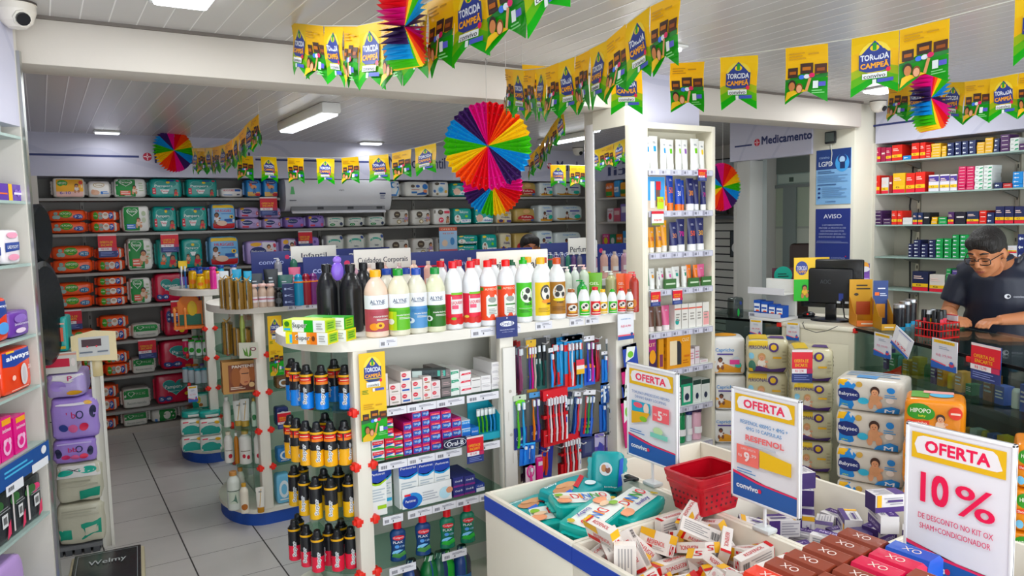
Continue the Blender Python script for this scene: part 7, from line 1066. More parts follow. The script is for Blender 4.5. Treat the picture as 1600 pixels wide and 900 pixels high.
# white stand with blue medicine boxes
q0 = on(1166, 500); q1 = on(1222, 503); t = thing('counter_display', 'white plastic counter display stand with an upper tray', 'display stand', ((q0.x+q1.x)/2, (q0.y+q1.y)/2, KT+.001), SG0.a-.12); L = (q1-q0).length; Q = SG0; s = ((q0-O3).dot(fw))/FOC
b = B(); b.box(-L/2, L/2, 0, .2, 0, .02, '#dedede/g', .004); b.box(-L/2, L/2, 0, .006, .02, .045, '#d0d0d8'); paint(b, flat((-L/2, 0, .015), (L, 0, 0), (0, 0, .03)), 'r .02 .2 .3 .9 #c8ccd8;r .34 .2 .62 .9 #c8ccd8;r .66 .2 .96 .9 #c8ccd8;q .05 .3 .2 .8 #4a4e60', 1); part('base_tray', b, t)
b = B(); b.box(-L/2+.01, L/2, .17, .19, .02, 62*s, '#d8d8d4/g', .004); part('back_board', b, t); b = B(); b.box(-L/2-.03, L/2-.0, .04, .17, 40*s, 40*s+.006, '#e4e4e2/g'); b.box(-L/2-.03, L/2, .036, .042, 40*s, 40*s+.04, '#d4d4da/g'); part('upper_tray', b, t)
for k in range(4): 
    pl = Pl((q0.x+q1.x)/2, (q0.y+q1.y)/2, math.degrees(SG0.a-.12)); me = carton(L*.22, (.095, .09, .075, .07)[k], .06, '#2450a8', 'r .06 .3 .9 .8 #e4e8ee;r .1 .5 .8 .62 #2450a8;y #e0603a .3,.3 .8,.3 .8,.38 .4,.4;e .5 .14 .2 .08 #3a8ad8', '').mesh(); tag(link('medicine_carton', me, None, pl.w(-L*.36+L*.24*k, .045, KT+.022), pl.a), f'small blue and white carton {nth(k, 4)} on the white counter display', 'medicine carton', 'blue cartons on the white counter display')
card3(1206, 1240, 418, 495, 4.95, 'e .5 .85 .42 .18 #3fb8a4;l .25 .8 .75 .9 2 #1a4a44', '#5a3040', 'round_badge_card', 'dark card with a turquoise round badge behind the white display')
t = thing('cotton_bag', 'clear bag of white pads with green and blue marks by the column', 'bag', on(1155, 498)); b = soft(.09, .13, .06, '#b8c0c0/b', 'e .4 .3 .1 .2 #2f9a4a;e .6 .75 .12 .1 #23346c', fin=False, wr=.08); part('bag', b, t)
# office chair and coat beyond the doorway
t = thing('office_chair', 'brown padded office chair back seen through the doorway', 'chair', (5.75, 4.25, 0), R_(-60)); b = B(); b.box(-.2, .2, -.03, .04, .85, 1.5, '#4a3a36', .05); part('backrest', b, t); b = B(); b.box(-.25, .25, -.45, .02, .46, .55, '#4a3a36', .04); part('seat', b, t); b = B(); b.tube([(0, -.2, .46), (0, -.2, .1)], .03, '#2a2a2e'); b.tube([(0, .02, .5), (0, .05, .9)], .02, '#2a2a2e'); part('column', b, t)
for k in range(5): b = B(); b.tube([(0, -.2, .1), (.28*math.cos(k*1.257), -.2+.28*math.sin(k*1.257), .05)], .018, '#2a2a2e'); b.ball((.28*math.cos(k*1.257), -.2+.28*math.sin(k*1.257), .03), .03, .03, .03, '#1a1a1e'); part('leg', b, t)
# open display boxes
def tray(px0, px1, pyb, yt, base, inner, label, back, spec, dd=.0, front=None):
    a = at(px0, pyb, z=KT); c = at(px1, pyb, z=KT); w = (c-a).length; m = (a+c)/2; zt = at((px0+px1)/2, yt, y=m.y+.05).z-KT; t = thing('display_box', label, 'display box', (m.x, m.y, KT+.001), math.atan2(c.y-a.y, c.x-a.x)); d = .15
    b = B(); b.box(-w/2, w/2, 0, .002, 0, .035, front or base); b.box(-w/2, -w/2+.002, 0, d, 0, .07, inner); b.box(w/2-.002, w/2, 0, d, 0, .07, inner); b.box(-w/2, w/2, 0, d, 0, .002, inner)
    for s in (-1, 1): x = s*(w/2-.001); b.add([(x, d, .07), (x, d*.3, .07), (x, d, zt*.62), (x-.002*s, d, .07), (x-.002*s, d*.3, .07), (x-.002*s, d, zt*.62)], [(0, 1, 2), (5, 4, 3), (0, 3, 4, 1), (1, 4, 5, 2)], inner)
    b.box(-w/2, w/2, d-.003, d, 0, zt, base); paint(b, flat((-w/2, d-.0035, 0), (w, 0, 0), (0, 0, zt)), spec, 1); paint(b, flat((-w/2, 0, 0), (w, 0, 0), (0, 0, .035)), f'l .2 .3 .8 .7 1 {back}', 1); part('box', b, t)
    return t, w
tray(1338, 1375, 511, 438, '#d8a41c', '#c8862a', 'yellow and orange open counter display box', '#f0e4d0', 'l .3 .75 .9 .9 2 #3a3020;e .3 .66 .1 .03 #3a3020;r .3 .2 .9 .5 #b8541c', front='#d8743a')
tray(1377, 1401, 517, 440, '#28407c', '#b88a2a', 'navy and yellow open counter display box', '#f0e4d0', 'l .3 .8 .8 .86 1 #e8e8f0;r .1 .68 .4 .75 #e8743a;l .45 .66 .9 .74 2 #c8d0e4;r .2 .2 .8 .5 #c88a2a', front='#d8a41c')
for k, (px, py) in enumerate(((1408, 518), (1417, 512), (1426, 508))):
    q = on(px, py); b = B(); b.lathe([(0, 0, '#1c2c4c/g'), (.03, 0, '#1a9ac8/g'), (.03, .02, '#1a9ac8/g'), (.03, .12, '#141820/g'), (.031, .125, '#c8ccd0/m'), (.031, .14, '#c8ccd0/m'), (0, .142, '#c8ccd0/m')], 0, 0, 20); tag(link('product_jar', b.mesh(), None, q+Vector((.03, .03, .001))), 'dark clear jar with silver lid, '+('nearest', 'middle', 'farthest')[k]+' beside the display boxes', 'jar', 'dark jars beside the display boxes')
# small red wire basket of dark tubes
q0 = on(1430, 524); q1 = on(1468, 530); m = (q0+q1)/2; a_ = math.atan2(q1.y-q0.y, q1.x-q0.x); wB = (q1-q0).length
t = thing('counter_basket', 'small red basket of dark tubes on the glass counter', 'basket', (m.x, m.y, KT+.001), a_); b = B(); hB = .075
for z in (0, hB*.5, hB): b.tube([(-wB/2, 0, z), (wB/2, 0, z), (wB/2, .13, z), (-wB/2, .13, z), (-wB/2, 0, z)], .0035, '#c8242c/g', 6)
for k in range(9): x = -wB/2+wB*k/8; b.tube([(x, 0, 0), (x, 0, hB)], .002, '#b81f2c/g', 5); b.tube([(x, .13, 0), (x, .13, hB)], .002, '#b81f2c/g', 5)
for k in range(7): y = .13*k/6; b.tube([(-wB/2, y, 0), (-wB/2, y, hB)], .002, '#b81f2c/g', 5); b.tube([(wB/2, y, 0), (wB/2, y, hB)], .002, '#b81f2c/g', 5)
b.box(-wB/2, wB/2, 0, .13, 0, .002, '#8a1a20'); part('wire_frame', b, t)
PB = Pl(m.x, m.y, math.degrees(a_))
for k in range(7):
    x = -wB/2+.02+(k % 4)*wB/4.6; y = .035+.06*(k//4); b = B(); b.lathe([(0, 0, '#15161a/g'), (.014, 0, '#15161a/g'), (.014, .11, '#1a1c20/g'), (.012, .13, '#c8ccd0/g' if k % 3 == 1 else '#15161a/g'), (0, .131, '#15161a/g')], 0, 0, 14); paint(b, cyl(.014, .05, .1, 120), 'r 0 .2 1 .8 '+('#d84a5a', '#e8b43a', '#e8e4e4')[k % 3], 3); tag(link('cosmetic_tube', b.mesh(), None, PB.w(x, y, KT+.004), rnd.uniform(-.4, .4)), f'dark cosmetic tube {nth(k, 7)} in the small red counter basket', 'tube', 'dark tubes in the red counter basket')
b = carton(.11, .05, .002, '#dcd8dc', 'r .0 .9 1 1 #d83a4a;l .1 .3 .5 .7 2 #6a6a74', ''); tag(link('info_card', b.mesh(), None, PB.w(.0, .14, KT+.06), PB.a), 'small white card with red edge behind the red counter basket', 'card')
# ---- diaper stacks standing on the floor before the counter
PK['cap'] = ('#dfdedb/g', 'y #d89a2a .0,.0 1,.0 1,.3 .7,.2 .4,.3 0,.36;t .34 .66 .6 .13 #2f86c8 Capricho;r .1 .54 .6 .58 #4a3a8a;p .2 .4 .3 #7a4a34 #171014 #e8e0dc;e .7 .4 .12 .1 #c8d4dc;e .76 .28 .1 .07 #3fae9a;r .5 .3 .8 .42 #d84a90')
PK['mam'] = ('#c9c2a4/g', 'r .0 .8 .5 1 #d8b83a;t .28 .78 .5 .12 #4a3468 PERSONAL;e .64 .78 .12 .15 #4a2f6c;e .64 .78 .07 .09 #e0b83a;p .36 .46 .5 #d8a080 #c89a6a #e8e0d4;y #4a2f6c .1,.0 .9,.0 .96,.16 .6,.1 .3,.22 .1,.16;e .12 .2 .1 .18 #3a6a5a;r .62 .44 .82 .5 #e0b02a;l .84 .3 .96 .7 4 #a89f84;e .1 .52 .08 .1 #8ac0d8;r .02 .02 .14 .14 #e0b02a')
PK['bsec'] = ('#d9d4ca/g', 'y #1f86d0 .0,.0 .24,.0 .3,.2 .24,.5 .32,.8 .2,1 0,1;y #e8b81c .0,.76 .14,.76 .18,.98 .0,.98;e .2 .5 .18 .2 #1a2a6c;e .12 .54 .1 .14 #1a2a6c;e .28 .46 .1 .14 #1a2a6c;t .2 .5 .3 .14 #eef2fa Babysec;t .16 .2 .1 .05 #c8e85a ultra;p .6 .64 .62 #d8a07c #3a1f18 #cf9a74;e .37 .84 .05 .09 #c8a45a;e .83 .74 .06 .09 #2f86d0;l .74 .5 .92 .62 2 #4a9ad8;e .82 .44 .06 .08 #e8e0d8;y #1f86d0 .6,.0 1,.0 .98,.2 .84,.28 .66,.16;t .82 .12 .14 .13 #eef2fa M;e .44 .36 .08 .1 #4ab0d0')
PK['hipo'] = ('#e08e14/g', 'e .24 .74 .22 .18 #3a8a2a;e .38 .7 .13 .14 #3a8a2a;t .27 .76 .34 .1 #f2f4e0 HIPOPO;t .3 .64 .12 .06 #e8e03a baby;r .04 .44 .42 .54 #d8482c;t .22 .49 .32 .06 #f4e8dc Shortinho;p .6 .6 .4 #d8a080 #2c1c18 #e8c8b0;e .84 .76 .12 .14 #d8452c;l .76 .7 .92 .8 1 #f0d0c0;e .82 .3 .08 .1 #2f5aa8;e .1 .2 .08 .1 #7ab8d8;e .5 .2 .2 .14 #5ab0d0')
DESC.update(cap='white and ochre diaper pack', mam='cream and purple diaper pack', bsec='blue and white diaper pack with toddler', hipo='orange diaper pack with green logo')
def stack(pxc, D, ang, kind, l, r, tops, d, label, tp='', lastz=0.0, side=''):
    p = at(pxc, 600, D=D); pl = Pl(p.x, p.y, ang); n = len(tops); c, sp = PK[kind][:2]; u0 = pl.hit(l, 650)[0]; u1 = pl.hit(r, 650)[0]; zs = [pl.hit((l+r)/2, t)[1] for t in tops]; step = (zs[0]-zs[-1])/(n-1) if n > 1 else .2
    while zs[-1]-step > .02: zs.append(zs[-1]-step)
    zs.append(max(0, zs[-1]-step)); off = zs[-1]
    zs[-1] = 0
    for j in range(len(zs)-1):
        h = zs[j]-zs[j+1]; w = (u1-u0)*(1-.01*(j % 2)); b = soft(w, h*.995, d, c, sp, seed=j+int(l), p=9, wr=.02, fin=False, top=tp, side=side)
        tag(link('diaper_pack', b.mesh(), None, pl.w((u0+u1)/2+rnd.uniform(-.006, .006), rnd.uniform(0, .012), zs[j+1]+.0005), pl.a+rnd.uniform(-.03, .03)), f"{DESC[kind]}, {('topmost' if j == 0 else ORD[j]+' from top')}, {label}", 'diaper pack', 'diaper stacks before the sales counter')
stack(1143, 4.42, -40, 'cap', 1116, 1166, (527, 587, 642, 694), .2, 'stack beside the column', 'e .4 .5 .4 .3 #d89a2a')
stack(1200, 4.22, -48, 'mam', 1166, 1232, (531, 583), .22, 'left cream stack', 'r .05 .1 .5 .9 #d8b83a;y #4a2f6c .5,.3 .9,.2 .9,.6 .6,.6', side='l .1 .2 .8 .8 5 #a89f84')
stack(1272, 3.95, -48, 'mam', 1236, 1302, (546, 598, 643, 691), .24, 'right cream stack', 'r .05 .1 .4 .9 #d8b83a;y #4a2f6c .5,.3 .9,.2 .9,.6 .6,.6', side='l .1 .2 .8 .8 5 #a89f84')
stack(1358, 3.42, -70, 'bsec', 1304, 1412, (594, 646, 704), .22, 'stack nearest the bins', 'l .1 .3 .9 .8 3 #7a9ab4;r .3 .1 .6 .4 #4a8ac0')
stack(1460, 3.06, -62, 'hipo', 1412, 1510, (626, 697), .2, 'stack behind the biggest sign', 'r .1 .2 .4 .8 #5a9a3a;e .6 .5 .2 .2 #5ab0d0;r .3 .6 .8 .9 #e8a8a0')
stack(1625, 2.62, -62, 'hipo', 1588, 1680, (700, 770), .2, 'stack at the right picture edge')
sgp = Pl(*(at(1260, 560, D=3.87).xy), -40); sign_at(sgp, 1237, 1269, 546, 597, -.01, '#2b3a78', OFE, 'price_sign', 'red OFERTA DE ENCARTE card hanging on the right cream stack', None, 'price sign')
# ============================================================ MIDDLE AND FAR GONDOLA GOODS
def bt(px, pb, pt, wp, bc, cc, ck, sp, lb, grp, z=TOP, name='cosmetic_bottle', cat='bottle', sh=.72, neck=.42):
    c, r, h = stand(px, pb, pt, wp, z); return capped(name, bottle(h, r, bc, cc, ck, sp, sh=sh, neck=neck), c, face(px), lb, cat, grp)
GG = 'goods on the middle gondola end'
def goldpack(px, pb, pt, z, lb, k=5, w=.05):
    q = at(px, pb, z=z); q = q+Vector((ray(px, pb).x, ray(px, pb).y, 0)).normalized()*(.06 if px < 360 else .035); h = at(px, pt, y=q.y).z-z; t = thing('gift_tube_pack', lb, 'gold tube pack', (q.x, q.y, z+.001), face(px), GG)
    b = B(); b.lathe([(w*.55, 0, '#d8d4c8/b'), (w*.55, h*.86, '#d8d4c8/b'), (w*.4, h*.88, '#d8d4c8/b')], 0, 0, 18); part('clear_sleeve', b, t)
    for i in range(k): a = i*2*math.pi/k; b = B(); b.tube([(w*.33*math.cos(a), w*.33*math.sin(a), .002), (w*.33*math.cos(a), w*.33*math.sin(a), h*(.8+.04*(i % 3)))], w*.15, '#c8a05a/g', 10); part('gold_tube', b, t)
    if pt < 500: b = B(); b.tube([(0, 0, h*.85), (-w*.3, 0, h*.97), (0, 0, h*.9), (w*.35, 0, h), (0, 0, h*.86)], w*.07, '#d0ae70', 6); part('bow', b, t)
for i, (px, pb, pt, z, w) in enumerate(((350, 484, 431, TOP, .04), (361, 485, 428, TOP, .055), (375, 485, 432, TOP, .05), (388, 484, 432, TOP, .05), (357, 556, 496, GZ[0], .06), (372, 557, 506, GZ[0], .05), (386, 556, 506, GZ[0], .05))): goldpack(px, pb, pt, z+.001, f"bundle of gold tubes {nth(i if i < 4 else i-4, 4 if i < 4 else 3)} on the middle gondola's {'top' if i < 4 else 'first glass shelf'}", 5, w)
for i, px in enumerate((397, 411, 424)): bt(px, 481.5-i*.8, 445-(i > 0)*1.5, 13, '#c8b0a0/g', '#e4c0b8/g', 'wide', 'r .1 .3 .9 .75 #e8e0e4;r .1 .5 .9 .6 #b8647a', f'small pink capped bottle {nth(i, 3)} beside the gold tubes', GG, sh=.7, neck=.5)
bt(436, 480, 450, 13, '#16181b/g', '#16181b/g', 'wide', 'e .5 .5 .3 .3 #4a4c50', 'small black bottle beside the pink capped bottles', GG)
q = at(453, 478, z=TOP); me = carton(.075, .125, .06, '#1c2a5c', 't .5 .78 .7 .1 #a8b4d8 K;t .5 .48 .7 .1 #a8b4d8 K;t .5 .18 .7 .1 #a8b4d8 K').mesh(); tag(link('cosmetic_carton', me, None, q, face(453)), 'navy carton with three pale letters on the middle gondola', 'carton')
for i, (px, c, d) in enumerate(((468, '#1f8ab0/g', 'turquoise'), (480, '#8a2430/g', 'dark red'), (491, '#6a2a6a/g', 'plum'))):
    q = at(px, 477-i, z=TOP); t = thing('spray_can', d+' spray can with orange band on the middle gondola', 'spray can', q, 0, 'orange banded spray cans'); b = B(); b.lathe([(0, 0, c), (.027, 0, c), (.027, .13, c), (.028, .131, '#e8862a/g'), (.028, .138, '#e8862a/g'), (.02, .15, c)], 0, 0, 18); part('body', b, t); b = B(); b.lathe([(.022, .145, c), (.022, .165, c), (.012, .178, c), (0, .18, c)], 0, 0, 14); part('cap', b, t)
for i, (px, pb, pt, wp, c, d) in enumerate(((400, 470, 428, 24, '#26303a/g', 'dark grey tube left of the black pair'), (425, 468, 421, 22, '#1c2228/g', 'black tube behind the pink capped bottles'), (446, 466, 430, 26, '#2a5a54/g', 'dark teal tube with yellow top'), (462, 464, 418, 18, '#d86a8a/g', 'pink pouch behind the turquoise spray'), (352, 470, 424, 14, '#d8dce0/g', 'white tube behind the gold bundles'), (372, 468, 421, 14, '#3aa0c8/g', 'sky blue tube behind the gold bundles'), (389, 470, 424, 12, '#3aa0c8/g', 'pale blue tube behind the pink bottles'))):
    c_, r, h = stand(px, pb, pt, wp); tag(link('squeeze_tube', tubeB(r*2, h, r, c, '#3a4048/g' if c != '#d8dce0/g' else '#e8e8e8/g', 'l .3 .4 .7 .7 2 #a8b0b8').mesh(), None, c_, face(px)), d, 'tube', GG)
# purple bear-shaped sponge on the black bottles
b = B(); b.tube([(0, 0, -.234), (0, 0, .01)], .004, '#1b1c20'); b.ball((0, 0, .03), .026, .012, .04, '#7a5ac0/g'); b.ball((0, 0, .075), .018, .01, .016, '#8a6ac8/g'); q = at(528, 440, y=2.99); q.z = 1.535; tag(link('bath_pouch', b.mesh(), None, q), 'small violet pouch caught between the two black bottles', 'pouch')
# hanging and shelf goods at the middle gondola's rounded end
q = at(389, 559, z=GZ[0]); card3(374, 404, 535, 560, (q-O3).dot(fw)+.03, 'y #5a8a3a .5,.1 .2,.7 .28,.2;y #5a8a3a .5,.1 .6,.8 .65,.2;y #6a9a4a .5,.1 .4,.75 .35,.2;e .75 .6 .16 .12 #8a4a5a;e .75 .6 .1 .07 #e8e6d8', '#dcdccc', 'leaf_print_card', 'pale rounded card with green leaves on the first glass shelf')
bt(381, 556, 486, 8, '#a8b86a/g', '#e8e8e4/g', 'flip', '', 'slim green tube standing behind the leaf card', GG, z=GZ[0])
q = at(378, 614, z=GZ[1]); D = (q-O3).dot(fw)/FOC; me = carton(54*D, 50*D, .1, '#b88a54', 'r .16 .06 .98 .9 #7a3f24;e .55 .5 .36 .42 #8a4c28;e .7 .36 .3 .3 #6a3018;e .6 .52 .17 .3 #c88a64;e .66 .36 .08 .1 #c88a64;y #3a1c14 .5,.62 .72,.62 .7,.59 .52,.59;r .58 .32 .68 .345 #9a3a34;e .36 .5 .12 .34 #9a5a30;e .82 .6 .1 .26 #9a5a30;T .56 .84 .6 .09 #e8dcd0 PANTENE;l .2 .12 .6 .22 2 #e8d4c0;e .78 .24 .08 .08 #d8b88a', 'l .1 .1 .9 .9 3 #a07440').mesh(); tag(link('hair_kit_carton', me, None, (q.x, q.y+.0, GZ[1]+.001), face(378)+.12), 'brown PANTENE carton picturing a curly haired woman', 'carton')
for i, (px, pb, pt, wp, c, cc, z, sp) in enumerate(((356, 668, 620, 11, '#dcdcd4/g', '#e8e8e4/g', 2, ''), (398, 667, 622, 8, '#c8d8c8/g', '#c8a45a/g', 2, 'e .5 .5 .3 .2 #3a7a4a'), (359, 724, 674, 14, '#e4e2dc/g', '#dcd4c0/g', 3, 'e .6 .3 .16 .14 #b8243a;l .2 .6 .8 .7 1 #8a7a6a'), (371, 725, 676, 7, '#b8783a/g', '#e8e8e4/g', 3, ''), (385, 726, 672, 19, '#e6e4de/g', '#c8a86a/g', 3, 'e .4 .36 .1 .12 #b8243a;e .66 .28 .1 .12 #b8243a;l .2 .6 .8 .7 1 #8a7a6a'), (405, 725, 673, 13, '#e4e2dc/g', '#dcd4c0/g', 3, 'e .5 .36 .18 .14 #b8243a'), (367, 798, 736, 20, '#d8dcd4/g', '#c8925a/g', 4, 'r .2 .2 .8 .8 #c8d0c0;y #5a7a6a .3,.3 .7,.2 .6,.7;l .1 .8 .9 .9 1 #5a6a5a'), (383, 803, 755, 13, '#e4dccc/g', '#c89a4a/g', 4, 'e .5 .3 .3 .2 #a8642a'), (378, 786, 730, 13, '#e0dcd0/g', '#c8925a/g', 4, ''))):
    z = (GZ+[.1])[z]; bt(px, pb, pt, wp, c, cc, 'flip', sp, ('white slim bottle left of the gold applicators', 'clear green marked bottle right of the gold applicators', 'white bottle with red drop, leftmost on its shelf', 'thin copper bottle between the white ones', 'wide white bottle with two red drops', 'white bottle with red drop, rightmost on its shelf', 'pale green bottle with copper cap on the gondola base', 'cream bottle with gold cap on the gondola base', 'tall cream bottle at the back of the gondola base')[i], GG, z=z, sh=.8, neck=.5)
for i, (px, pb, pt, wp, z, c, cc) in enumerate(((374, 667, 627, 16, 2, '#e0e0da/g', '#c8a45a/g'), (384, 668, 624, 14, 2, '#e0e0da/g', '#c8a45a/g'), (408, 803, 762, 13, 4, '#e4e0d8/g', '#b8843a/g'))):
    z = (GZ+[.1])[z]; c_, r, h = stand(px, pb, pt, wp, z); tag(link('squeeze_tube', tubeB(r*2, h, r, c, cc, 'y #c8a45a .3,.05 .4,.05 .7,.9 .6,.9;l .3 .7 .7 .85 1 #8a8a84').mesh(), None, c_, face(px)), ('white tube with gold streak, left of two', 'white tube with gold streak, right of two', 'white and gold tube on the gondola base')[i], 'tube', GG)
flyer(Pl(0, 4.43), 416, 438, 493, 541, 586, -.02, 'yellow and green Torcida flyer on the middle gondola upright')
G2F = Pl(0, 4.46)
for i, (l, r, t, z, c, lb) in enumerate(((432, 455, 589, 1, '#7a5a3a', 'olive framed hair kit pack'), (432, 452, 637, 2, '#2b3468', 'dark pack behind the red price card'), (434, 456, 700, 3, '#3a7ab8', 'blue patterned wipes pack'), (432, 455, 742, 4, '#7ab8d8', 'light blue refill pack low'), (457, 475, 742, 4, '#8ac0d8', 'pale blue refill pack low'), (456, 474, 590, 1, '#5a7a3a', 'green hair kit pack'))):
    z = (GZ+[.1])[z]; o = one(G2F, l, r, t, z+.001, .08, c+'/g', 'e .5 .5 .34 .3 #dfe8ec;e .5 .5 .2 .18 '+c+';l .2 .1 .8 .2 1 #e8e8e4', '', .01, 'refill_pack', lb+' on the front of the middle gondola', 'refill pack', 'packs on the front of the middle gondola', kind='soft', fin=False)
sign_at(G2F, 431, 452, 642, 668, -.03, '#2b3a78', OFE, 'price_sign', 'red OFERTA card on the front of the middle gondola', None, 'price sign')
# far gondola
GH = 'goods on the far gondola end'
for i, (px, pb, pt, wp, c, cc) in enumerate(((302, 451, 419, 12, '#e0b01c/g', '#2a3f9a/g'), (314, 452, 428, 12, '#e8c43a/g', '#d8a41c/g'), (324, 451, 418, 12, '#d8b024/g', '#2a3f9a/g'), (334, 452, 417, 10, '#e04a9a/g', '#e04a9a/g'), (341, 451, 424, 9, '#e8dce4/g', '#e8a41c/g'), (312, 449, 417, 11, '#2f5ab0/g', '#1f3f8a/g'), (346, 449, 415, 11, '#3aa0c8/g', '#1f3f8a/g'), (366, 447, 414, 11, '#e0dce4/g', '#1f3f8a/g'))):
    bt(px, pb, pt, wp, c, cc, 'wide', 'e .5 .5 .3 .22 #e8862a' if i < 3 else '', ('yellow child shampoo bottle with blue cap, leftmost', 'yellow child shampoo bottle with sun label', 'yellow child shampoo bottle with blue cap, right', 'pink child shampoo bottle', 'white bottle with orange cap beside the pink one', 'blue bottle behind the yellow ones', 'sky blue bottle behind the gold bundles', 'white bottle with navy cap behind the gold bundles')[i], GH, name='baby_shampoo_bottle', sh=.8, neck=.6)
for s, (z, row) in enumerate(((GZ[1], [(291, 554), (300, 555), (311, 556), (322, 555), (332, 553), (306, 549), (318, 548), (328, 547)]), (GZ[2], [(291, 598), (300, 599), (310, 600), (320, 599), (330, 598), (296, 593), (306, 593), (318, 592), (327, 592)]))):
    for i, (px, pb) in enumerate(row):
        c = ('#e8ecea/g', '#2faa3a/g') if s == 0 else ('#c8ccd4/g', ('#1fa0b8/g' if i < 5 else '#e8862a/g' if i < 7 else '#8a6ab8/g')); c = ('#d8406a/g', '#e8e8e4/g') if (s, i) == (0, 0) else c
        bt(px, pb, pb-24, 9.5, c[0], c[1], 'wide', 'e .5 .5 .3 .3 #3a9a3a' if s == 0 else '', f"small {'green' if s == 0 else 'coloured'} capped bottle {nth(i, len(row))} on the far gondola's {('second', 'third')[s]} glass shelf", GH, z=z, name='baby_cologne_bottle', sh=.75, neck=.7)
q = at(302, 514, z=GZ[0]); t = thing('display_tray', 'orange cut-out display tray on the far gondola', 'display tray', (q.x, q.y, GZ[0]+.001), face(302)); b = B(); b.box(-.13, .13, 0, .1, 0, .02, '#e07a2a'); b.box(-.1, .07, .09, .094, 0, .2, '#e8862a'); b.ball((-.02, .092, .2), .07, .004, .045, '#e8862a'); b.ball((.0, .088, .14), .035, .004, .06, '#e8c82a'); b.box(-.09, .06, .086, .09, .0, .1, '#1f6a54')
for x in (-.12, -.05, .12): b.tube([(x, .005, 0), (x, .0, .13)], .008, '#e8945a', 6); b.ball((x, 0, .14), .012, .008, .02, '#e8945a')
part('tray', b, t)
pr_ = Pl(q.x, q.y-.02, 0)
sign_at(pr_, 292, 307, 602, 627, -.03, '#e0e0e8', OW, 'price_sign', 'small white price card on the far gondola', None, 'price sign')
hang(278, 292, 408, 470, lambda w, h: blister(w, h, '#5a8ac8', ['#e8ecf0', '#4a8ad8'], 'e .5 .88 .5 .1 #e8c43a;r .1 .4 .9 .6 #7a5ab0', ct=.2, top='#d8b83a'), 'child toothbrush pack hanging left of the yellow bottles', pl=Pl(0, 6.2))
WB = 'y #12a092 .0,.0 1,.0 1,.3 .9,.5 .1,.5 .0,.3;e .45 .36 .36 .28 #12a092;r .1 .8 .36 .88 #d8485a;e .82 .8 .14 .1 #e8b81c;l .4 .72 .7 .84 1 #8a9a94'
q = at(318, 644, z=.33); one_ = soft(.15, .13, .07, '#12a092/g', 'r .3 .15 .7 .85 #e8e6da;e .3 .6 .1 .2 #e8c43a;e .4 .3 .1 .1 #c8743a', fin=False).mesh(); tag(link('wipes_pack', one_, None, (q.x, q.y, GZ[3]+.002), face(318)), 'teal wipes pack alone on the lowest far gondola shelf', 'wipes pack')
wz = .1
for j in range(2):
    for i, px in enumerate((303, 332)):
        q = at(px, 708, z=.1); h = .125; me = soft(.155, h, .12, '#e6e8e2/g', WB, fin=False, p=6, seed=i+j).mesh(); tag(link('wipes_pack', me, None, (q.x, q.y+.02, .101+j*h), face(px)), f"white and teal wipes pack, {('lower', 'upper')[j]} {('left', 'right')[i]} on the far gondola base", 'wipes pack', 'stacked wipes on the far gondola base')
for i, px in enumerate((303, 330)):
    q = at(px, 708, z=.1); me = soft(.15, .05, .12, '#1a9a90/g', 'r .3 .1 .95 .5 #e6e8e2', fin=False, p=5).mesh(); o = tag(link('wipes_pack', me, None, (q.x+.01, q.y+.03, .353+.004), face(px)), f'flat teal wipes pack on the {("left", "right")[i]} stack of the far gondola base', 'wipes pack', 'stacked wipes on the far gondola base')
# goods on the long tops of both gondolas, partly hidden
for gi, (y, xs, xe, n_) in enumerate(((4.56, 1.55, 3.0, 14), (6.14, 1.6, 3.1, 12))):
    for k in range(n_):
        x = xs+(xe-xs)*k/n_; c = (('#e0b4a8/g', '#c8a0b0/g', '#e8c8b4/g') if gi == 0 else ('#8a8a94/g', '#3a6a5a/g', '#5a4a6a/g'))[k % 3]; b, c2 = bottle(.2+.01*(k % 2), .03, c, '#e4e4e8/g' if gi else '#d8c8c0/g', 'pump' if gi else 'flip', 'r .1 .3 .9 .7 #e8e4e0;r .1 .3 .9 .36 #b8506a', sh=.8, neck=.4); capped('lotion_bottle', (b, c2), (x, y, TOP+.001), 0, f"{'pastel' if gi == 0 else 'dark'} lotion bottle {nth(k, n_)} along the top of the {'middle' if gi == 0 else 'far'} gondola", 'lotion bottle', f"lotion bottles on the {'middle' if gi == 0 else 'far'} gondola")
for k in range(7):
    x = 3.0+.04*k; b, c2 = bottle(.2, .02, ('#6a6a78/g', '#2f6a5a/g', '#5a3f6a/g')[k % 3], '#e0e0e6/g', 'pump', '', sh=.8); q = at(852+k*9, 434, z=TOP); capped('lotion_bottle', (b, c2), (q.x, q.y, TOP+.001), 0, f'slim dark pump bottle {nth(k, 7)} under the Perfumaria header', 'lotion bottle', 'pump bottles under the Perfumaria header')
# ============================================================ LEFT FOREGROUND SHELVES
LU = Pl(-.03, 3.3, 66.9); LL = 2.2                     # local x runs away from the camera, u=0 at the far end
LZ2 = [LU.hit(30, y)[1] for y in (213, 314, 413, 529, 615, 712, 838)]+[.14]
t = thing('shelving_unit', 'white shelving unit with glass shelves at the left picture edge', 'shelving', LU.w(-LL, 0, 0), LU.a)
b = B(); b.box(0, LL, .33, .35, 0, CZ-.01, '#d8d4cc'); part('back_panel', b, t)
b = B(); b.box(LL-.02, LL, 0, .33, 0, CZ-.01, '#cfcac2'); part('end_panel', b, t); b = B(); b.box(0, LL-.02, .0, .33, 2.13, CZ-.01, FASC); part('header_panel', b, t)
b = B(); b.box(LL-.012, LL+.006, -.012, .004, .03, 2.4, '#b8bab8/m'); part('corner_rail', b, t)
for z in LZ2: b = B(); b.box(.0, LL-.02, .0, .33, z-.01, z, '#a8bab4/g'); part('glass_shelf', b, t)
